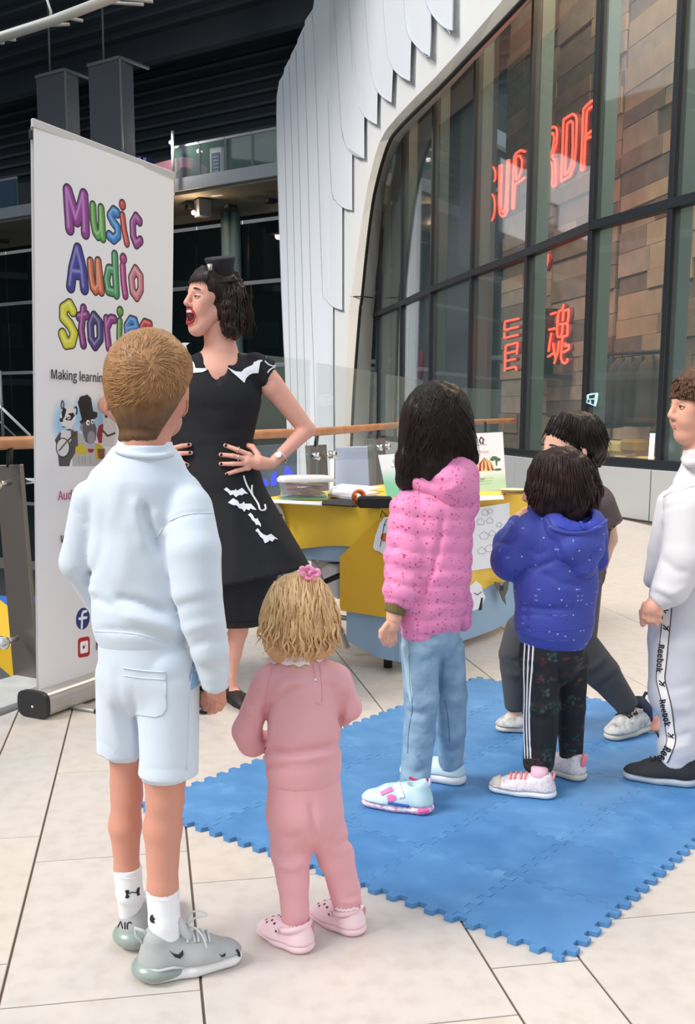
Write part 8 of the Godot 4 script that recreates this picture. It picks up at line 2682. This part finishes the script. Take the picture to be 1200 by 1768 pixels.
func woman() -> void:
	Z0 = 3.96
	FW = Vector3(0.1, 0, -1).normalized()
	var root := person("laughing woman in a black bat dress and small top hat, hands on her hips", Vector3(-0.36, 0, -3.96), rgb(232, 170, 148))
	var skin: Material = root.get_meta("skin_m")
	var hf := Vector3(-0.80, 0.10, 0.58).normalized()
	var hu := Vector3(0.16, 0.97, -0.05).normalized()
	hu = (hu - hf * hu.dot(hf)).normalized()
	var hr_ := hf.cross(hu)
	var sz := 0.244
	var hc := P3(368, 519, 0.0)
	var W := func(x: float, y: float, z: float) -> Vector3: return hc + (hr_ * x + hu * y + hf * z) * sz
	var bones := head_bones(hc, hf, hu, sz, 1.0)
	bones.append(bone(W.call(0, -0.24, 0.42), W.call(0, -0.365, 0.40), 0.075 * sz, 0.075 * sz, 0.004, 1.0, 0, 1))
	for sgn in [-1.0, 1.0]: bones.append(bone(W.call(sgn * 0.055, -0.255, 0.40), W.call(sgn * 0.045, -0.345, 0.385), 0.052 * sz, 0.052 * sz, 0.004, 1.0, 0, 1))
	var head := Sdf.new(bones, 0.0034)
	var a := head.arrays()
	var bl := limbs([
		[376, 562, 0.01, 25, 382, 612, 0.02, 27, 14], [382, 612, 0.02, 27, 382, 640, 0.02, 36, 20],
		[345, 640, 0.02, 22, 440, 645, 0.02, 22, 25, 1.0], [374, 660, 0.02, 56, 366, 770, 0.02, 50, 25, 1.5], [366, 770, 0.02, 50, 376, 880, 0.02, 58, 20, 1.4],
		[452, 642, 0.02, 22, 470, 668, 0.02, 19, 14], [470, 665, 0.02, 19.5, 530, 742, 0.05, 14.5, 12], [530, 742, 0.05, 14, 470, 800, -0.06, 9.5, 8],
		[325, 645, 0.02, 21, 184, 700, 0.06, 15, 14], [184, 700, 0.06, 14, 285, 782, -0.03, 10, 8],
		[412, 900, 0.02, 36, 412, 1050, 0.0, 23, 16], [412, 1050, 0.0, 22, 411, 1090, 0.01, 16.5, 12], [411, 1090, 0.01, 16.5, 404, 1130, 0.01, 13], [404, 1130, 0.01, 13, 401, 1168, 0.0, 6.8, 10], [401, 1168, 0.0, 7, 404, 1194, 0.0, 8.5, 8], [404, 1194, 0.0, 9, 424, 1206, -0.06, 7, 8],
		[365, 900, 0.02, 36, 362, 1050, 0.0, 23, 16], [362, 1050, 0.0, 22, 362, 1190, 0.01, 9, 12]])
	var body := Sdf.new(bl, 0.0062)
	a = body.arrays(a)
	var hL := Sdf.new(hand_bones([[466, 801, -0.065, 10, 446, 799, -0.085, 13, 6], [430, 787, -0.10, 7, 428, 806, -0.10, 7, 6], [446, 799, -0.085, 12, 428, 796, -0.10, 10, 6]],
		[[[428, 784, -0.105], [408, 776, -0.115], [389, 769, -0.11]], [[424, 792, -0.108], [402, 787, -0.12], [381, 785, -0.115]], [[424, 800, -0.108], [402, 801, -0.12], [381, 801, -0.115]], [[427, 808, -0.10], [408, 813, -0.112], [391, 819, -0.11]]], 4.4, [[446, 786, -0.08], [436, 772, -0.06], [424, 768, -0.02]]), 0.0032)
	a = hL.arrays(a)
	var hR := Sdf.new(hand_bones([[278, 782, -0.04, 10, 292, 784, -0.06, 12, 6]],
		[[[298, 774, -0.075], [314, 770, -0.085], [328, 768, -0.08]], [[298, 782, -0.08], [314, 783, -0.09], [330, 782, -0.085]], [[298, 791, -0.08], [311, 797, -0.09], [324, 803, -0.085]], [[294, 798, -0.07], [304, 806, -0.08], [312, 812, -0.08]]], 4.4, []), 0.0034)
	a = hR.arrays(a)
	put("body", as_mesh(a), skin, root)
	var nail := mat("nail_black", rgb(34, 24, 28), 0.2)
	for q in [[388.5, 769, hL], [380.5, 785, hL], [380.5, 801, hL], [390.5, 819, hL], [327, 767.5, hR], [329, 781.5, hR], [323, 802.5, hR]]:
		var c := P3(q[0] + (0.6 if q[0] > 350 else -0.6), q[1], 0.0)
		var p: Vector3 = (q[2] as Sdf).hit(EYE, ray(q[0] + (1.5 if q[0] > 350 else -1.5), q[1]), 3.3, 4.6)
		if p == Vector3.INF: continue
		var st := begin()
		lathe(st, p - Vector3(0, 0, 0.002), [Vector2(0.0, -0.003), Vector2(0.0062, 0.0), Vector2(0.005, 0.003), Vector2(0.0, 0.0042)], 10, Basis(Quaternion(Vector3.UP, Vector3(0, 0, 1))))
		put("nail", done(st), nail, root)
	var silver := mat("silver", rgb(226, 218, 206), 0.18, 0.9)
	for q in [[411, 777, -0.11, 5.6, 0.35], [412, 790, -0.115, 5.6, 0.1], [299, 780, -0.075, 5.6, 0.0], [303, 780, -0.08, 5.6, 0.0], [299, 790, -0.08, 5.6, 0.4]]:
		var ring := []
		var c := P3(q[0], q[1], q[2])
		for k in 13: ring.append(c + Vector3(sin(q[4]) * cos(k * TAU / 12) * 0.013, cos(k * TAU / 12) * 0.0125, sin(k * TAU / 12) * 0.0125))
		put("ring", tube_mesh(ring, 0.0022, 6), silver, root)
	# wrist watch
	var wr := Node3D.new()
	wr.name = "watch"
	root.add_child(wr)
	var band := []
	var wc := P3(485, 789, -0.045)
	var wd := (P3(530, 742, 0.05) - P3(470, 800, -0.06)).normalized()
	var w1 := wd.cross(Vector3(0, 0, 1)).normalized()
	var w2 := wd.cross(w1)
	for k in 17: band.append(wc + (w1 * cos(k * TAU / 16) + w2 * sin(k * TAU / 16)) * 0.0262)
	put("band", tube_mesh(band, 0.005, 6, 0.6, wd), silver, wr)
	var st0 := begin()
	var fd := (EYE - wc).normalized() + w1 * (-0.5 if w1.y < 0 else 0.5)
	lathe(st0, wc + fd.normalized() * 0.024, [Vector2(0.013, 0.0), Vector2(0.013, 0.006), Vector2(0.011, 0.007), Vector2(0.0, 0.0072)], 16, Basis(Quaternion(Vector3.UP, fd.normalized())))
	put("dial", done(st0), M.sole_white, wr)
	# face
	eyes(root, hc, hf, hu, sz, M.iris_dark, Vector2.ZERO, 0.9)
	var red := mat("lip_red", rgb(190, 34, 52), 0.3)
	var maw := mat("mouth_dark", rgb(84, 18, 22), 0.6)
	var J := Sdf.new([bone(W.call(0, -0.25, 0.30), W.call(0, -0.34, 0.29), 0.088 * sz, 0.085 * sz, 0.004)], 0.003)
	put("mouth", as_mesh(J.arrays()), maw, root)
	var lip := []
	for k in 21:
		var an := TAU * k / 20
		var x := 0.118 * cos(an)
		lip.append(W.call(x, -0.298 + 0.112 * sin(an) , 0.412 - 4.2 * x * x - (0.018 if sin(an) < 0 else 0.0) * absf(sin(an))))
	var lr := []
	for k in 21: lr.append(sz * (0.012 + 0.007 * absf(sin(TAU * k / 20))))
	put("lip", tube_mesh(lip, lr, 8), red, root)
	var teeth := []
	for k in 9:
		var x := lerpf(-0.075, 0.075, k / 8.0)
		teeth.append(W.call(x, -0.222 - 0.004 * absf(x) * 10, 0.398 - 4.0 * x * x))
	put("teeth", tube_mesh(teeth, 0.026 * sz, 8), M.eye_white, root)
	put("tongue", tube_mesh([W.call(0, -0.36, 0.28), W.call(0, -0.352, 0.36)], 0.05 * sz, 10, 0.6, hu), red, root)
	put("earring", tube_mesh([W.call(-0.36, -0.12, -0.02), W.call(-0.37, -0.17, -0.02)], 0.006, 8), silver, root)
	# hair
	var hm := mat("hair_wave", Color.WHITE, 0.46)
	hm.metallic_specular = 0.3
	tri(hm, noise_tex(70, 0.03, 3, [rgb(30, 23, 21), rgb(46, 35, 31), rgb(64, 48, 42)], 256), 3.0)
	var hb := [bone(W.call(0, 0.20, 0.06), W.call(0, 0.20, -0.13), 0.325 * sz, 0.345 * sz, 0.01)]
	for sgn in [-1.0, 1.0]:
		hb.append(bone(W.call(sgn * 0.30, 0.08, -0.08), W.call(sgn * 0.35, -0.40, -0.14), 0.12 * sz, 0.14 * sz, 0.03))
		hb.append(bone(W.call(sgn * 0.26, 0.10, -0.25), W.call(sgn * 0.26, -0.42, -0.28), 0.15 * sz, 0.13 * sz, 0.03))
		hb.append(bone(W.call(sgn * 0.33, -0.04, -0.12), W.call(sgn * 0.32, -0.12, -0.08), 0.10 * sz, 0.08 * sz, 0.02))
	hb.append(bone(W.call(0, 0.0, -0.33), W.call(0, -0.32, -0.33), 0.19 * sz, 0.16 * sz, 0.03))
	var hair := Sdf.new(hb, 0.0045)
	var hn := fuzz(13, 26.0)
	hair.bend(func(p: Vector3) -> float: return 0.011 * hn.get_noise_3d(p.x * 1.2, p.y * 1.0, p.z * 1.2))
	hair.over(head, 0.004, 0.012)
	hair.add(bone(W.call(-0.12, -0.12, 0.50), W.call(-0.16, 0.06, 0.44), 0.24 * sz, 0.22 * sz, 0.004, 1.0, 0, 1))
	hair.add(bone(W.call(0.12, -0.12, 0.50), W.call(0.14, 0.06, 0.42), 0.24 * sz, 0.22 * sz, 0.004, 1.0, 0, 1))
	hair.add(bone(W.call(-0.36, -0.2, 0.30), W.call(-0.36, -0.05, 0.25), 0.2 * sz, 0.17 * sz, 0.004, 1.0, 0, 1))
	var hn2 := skin_part("hair", hair, hm, root)
	var g := RandomNumberGenerator.new()
	g.seed = 55
	var ls := []
	for k in 70:
		var u := g.randf_range(388, 434)
		var v := g.randf_range(490, 535)
		ls.append(smooth(hang(hair, u, v, 11, 5.6, g.randf_range(-0.6, 0.7), g.randf_range(2, 5), g.randf_range(0.45, 0.8), g.randf_range(0, 6), 0.004), 2))
	for k in 22:   # short fringe
		var x := lerpf(-0.26, 0.26, k / 21.0)
		ls.append([W.call(x * 0.9, 0.36, 0.30 - 1.2 * x * x), W.call(x * 0.97, 0.30, 0.365 - 1.3 * x * x), W.call(x, 0.23, 0.395 - 1.4 * x * x), W.call(x * 1.03, 0.165 + 0.01 * (k % 3), 0.405 - 1.45 * x * x)])
	put("lock", locks(ls, 0.0042, 5), hm, hn2).set_meta("kind", "stuff")
	# small top hat
	var felt := mat("hat_felt", rgb(26, 26, 30), 0.8)
	var hat := Node3D.new()
	hat.name = "top_hat"
	root.add_child(hat)
	var base := P3(384, 487, -0.01)
	var ax := (P3(380, 447, -0.03) - base).normalized()
	var hb2 := Basis(Quaternion(Vector3.UP, ax))
	var st := begin()
	lathe(st, base, [Vector2(0.0, 0.002), Vector2(0.05, 0.0), Vector2(0.066, 0.004), Vector2(0.069, 0.009), Vector2(0.066, 0.011), Vector2(0.05, 0.007)], 30, hb2)
	put("brim", done(st), felt, hat)
	st = begin()
	lathe(st, base, [Vector2(0.047, 0.0), Vector2(0.047, 0.02), Vector2(0.05, 0.055), Vector2(0.0585, 0.085), Vector2(0.0575, 0.089), Vector2(0.0, 0.09)], 30, hb2)
	put("crown", done(st), felt, hat)
	st = begin()
	lathe(st, base, [Vector2(0.049, 0.006), Vector2(0.0492, 0.024), Vector2(0.047, 0.025)], 30, hb2)
	put("ribbon", done(st), M.black_gloss, hat)
	for k in 6:
		var an := TAU * k / 6
		var o := P3(365 + 6.0 * cos(an), 464 + 7.5 * sin(an), -0.065)
		put("rosette_petal", tube_mesh([P3(365, 464, -0.07), o], [0.012, 0.017], 8, 0.5, Vector3(0, 0, 1)), felt, hat)
	put("badge", tube_mesh([P3(362, 456, -0.088), P3(363, 467, -0.088)], [0.010, 0.007], 8, 0.4, Vector3(0, 0, 1)), mat("badge_gold", rgb(190, 184, 160), 0.4, 0.4), hat)
	# dress
	var blk := mat("dress_black", rgb(21, 21, 25), 0.85)
	bumpy(blk, M["cloth_bump"], 0.3, 18.0)
	var dress := Sdf.new(limbs([
		[340, 640, 0.02, 27, 445, 640, 0.02, 26, 22, 1.0], [346, 688, 0.0, 36, 408, 688, 0.0, 36, 25, 1.1], [374, 690, 0.02, 76, 364, 770, 0.02, 69, 25, 1.6], [364, 770, 0.02, 69, 371, 850, 0.01, 85, 20, 1.45], [371, 850, 0.01, 85, 400, 1000, -0.01, 140, 20, 1.4, 2]]), 0.007)
	dress.over(body, 0.005, 0.008)
	dress.bend(folds([[[[432, 860], [470, 920], [520, 975]], 12, 8], [[[410, 860], [440, 930], [470, 1000]], 12, -8], [[[400, 860], [405, 940], [410, 1010]], 14, 7], [[[340, 860], [330, 940], [325, 1010]], 14, -7], [[[345, 700], [370, 710], [400, 700]], 8, -3], [[[330, 745], [380, 750], [430, 735]], 8, -3], [[[360, 770], [380, 800], [392, 840]], 8, 4]]))
	for q in [[[372, 596, 0.06, 22, 372, 622, -0.05, 20]], [[366, 622, -0.05, 11, 374, 656, -0.09, 9]], [[384, 626, -0.06, 10, 384, 650, -0.09, 9]], [[392, 610, 0.0, 16, 400, 618, -0.05, 12]]]:
		for b in limbs(q):
			b.op = 1
			b.k = 0.003
			dress.add(b)
	var dr := skin_part("dress", dress, blk, root)
	var chest := Sdf.new(limbs([[384, 625, 0.0, 26, 384, 680, -0.02, 44, 14, 1.3]]), 0.006)
	var under := Sdf.new(limbs([[404, 960, 0.0, 84, 412, 1078, -0.01, 52, 10, 1.2, 2]]), 0.008)
	under.bend(folds([[[[400, 1000], [402, 1075]], 6, 5], [[[420, 1000], [424, 1072]], 6, -5], [[[438, 1000], [442, 1068]], 6, 5]]))
	var chiffon := mat("underskirt", rgb(26, 25, 29), 0.8)
	skin_part("underskirt", under, chiffon, dr)
	put("hem_line", tube_mesh(line_on(under, [[386, 1073], [410, 1076], [450, 1072]], 0.001), 0.0025, 5), M.black_gloss, dr)
	# short cap sleeve and its white edging
	var wh := mat("applique_white", rgb(238, 238, 240), 0.8)
	var cap := Sdf.new(limbs([[440, 634, 0.02, 25, 465, 646, 0.02, 25, 10, 1.0, 2]]), 0.006)
	cap.over(body, 0.006, 0.008)
	skin_part("cap_sleeve", cap, blk, dr)
	put("sleeve_trim", tube_mesh(line_on(cap, [[457, 624], [464, 630], [471, 632], [476, 630]], 0.002), 0.0026, 6), wh, dr)
	put("sleeve_trim", tube_mesh(line_on(cap, [[462, 644], [467, 637], [475, 633]], 0.002), 0.0026, 6), wh, dr)
	# bat wing collar edges and the flying bats
	var z := func(list: Array, x0: float, y0: float) -> Array:
		var out := []
		for q in list: out.append([x0 + q[0] / 4.0, y0 + q[1] / 4.0])
		return out
	put("collar_wing", patch_on(dress, z.call([[490, 818], [545, 846], [585, 850], [610, 826], [640, 812], [665, 802], [680, 770], [690, 742], [765, 744], [742, 766], [716, 786], [704, 856], [666, 858], [638, 872], [618, 894], [606, 926], [560, 884], [520, 850]], 270.0, 430.0), 0.003, 4.0), wh, dr)
	put("collar_wing", patch_on(dress, z.call([[150, 656], [190, 646], [230, 648], [205, 668], [216, 700], [224, 736], [212, 750], [240, 764], [262, 790], [272, 824], [372, 826], [320, 852], [246, 858], [232, 800], [206, 752], [190, 700], [160, 676]], 270.0, 430.0), 0.003, 4.0), wh, dr)
	for l in [[[465, 460], [485, 445], [512, 470], [540, 466], [546, 458], [556, 470], [590, 450], [632, 492], [606, 490], [590, 502], [570, 500], [548, 516], [530, 496], [510, 502], [495, 482]],
		[[494, 552], [530, 522], [562, 540], [572, 562], [594, 556], [601, 544], [612, 560], [652, 560], [692, 604], [666, 600], [650, 592], [640, 606], [620, 596], [606, 616], [590, 596], [570, 592], [554, 572], [528, 570]],
		[[632, 636], [650, 622], [668, 640], [676, 660], [690, 664], [696, 658], [720, 700], [723, 720], [700, 702], [690, 708], [678, 686], [660, 672], [650, 652]],
		[[682, 746], [700, 728], [718, 754], [736, 770], [760, 780], [790, 768], [840, 808], [816, 802], [800, 822], [780, 812], [766, 826], [748, 832], [735, 802], [716, 786], [700, 758]]]:
		put("bat_patch", patch_on(dress, z.call(l, 270.0, 730.0), 0.003, 3.0), wh, dr)
	for l in [[[600, 366], [622, 430], [656, 490], [700, 560], [716, 604], [750, 600], [746, 566]], [[658, 432], [656, 470], [662, 496]]]:
		put("branch_patch", tube_mesh(line_on(dress, z.call(l, 270.0, 730.0), 0.003, 3), 0.0038, 6), wh, dr)
	# black flats
	Z0 = 3.96
	var flat := mat("flat_black", rgb(30, 26, 28), 0.45)
	for q in [[gp(396, 1206), gp(432, 1228)], [gp(350, 1206), gp(352, 1232)]]:
		var heel: Vector3 = q[0]
		var toe: Vector3 = heel + ((q[1] as Vector3) - heel).normalized() * 0.235
		var d := shoe(root, heel, toe, 0.078, 0.045, flat, flat, 0.012, 0.0045)
		put("heel_block", box_mesh(d.p.call(0.14, 0.011), Vector3(0.05, 0.022, 0.05), Basis(Vector3.UP, 0.4), 0.004), flat, d.node)
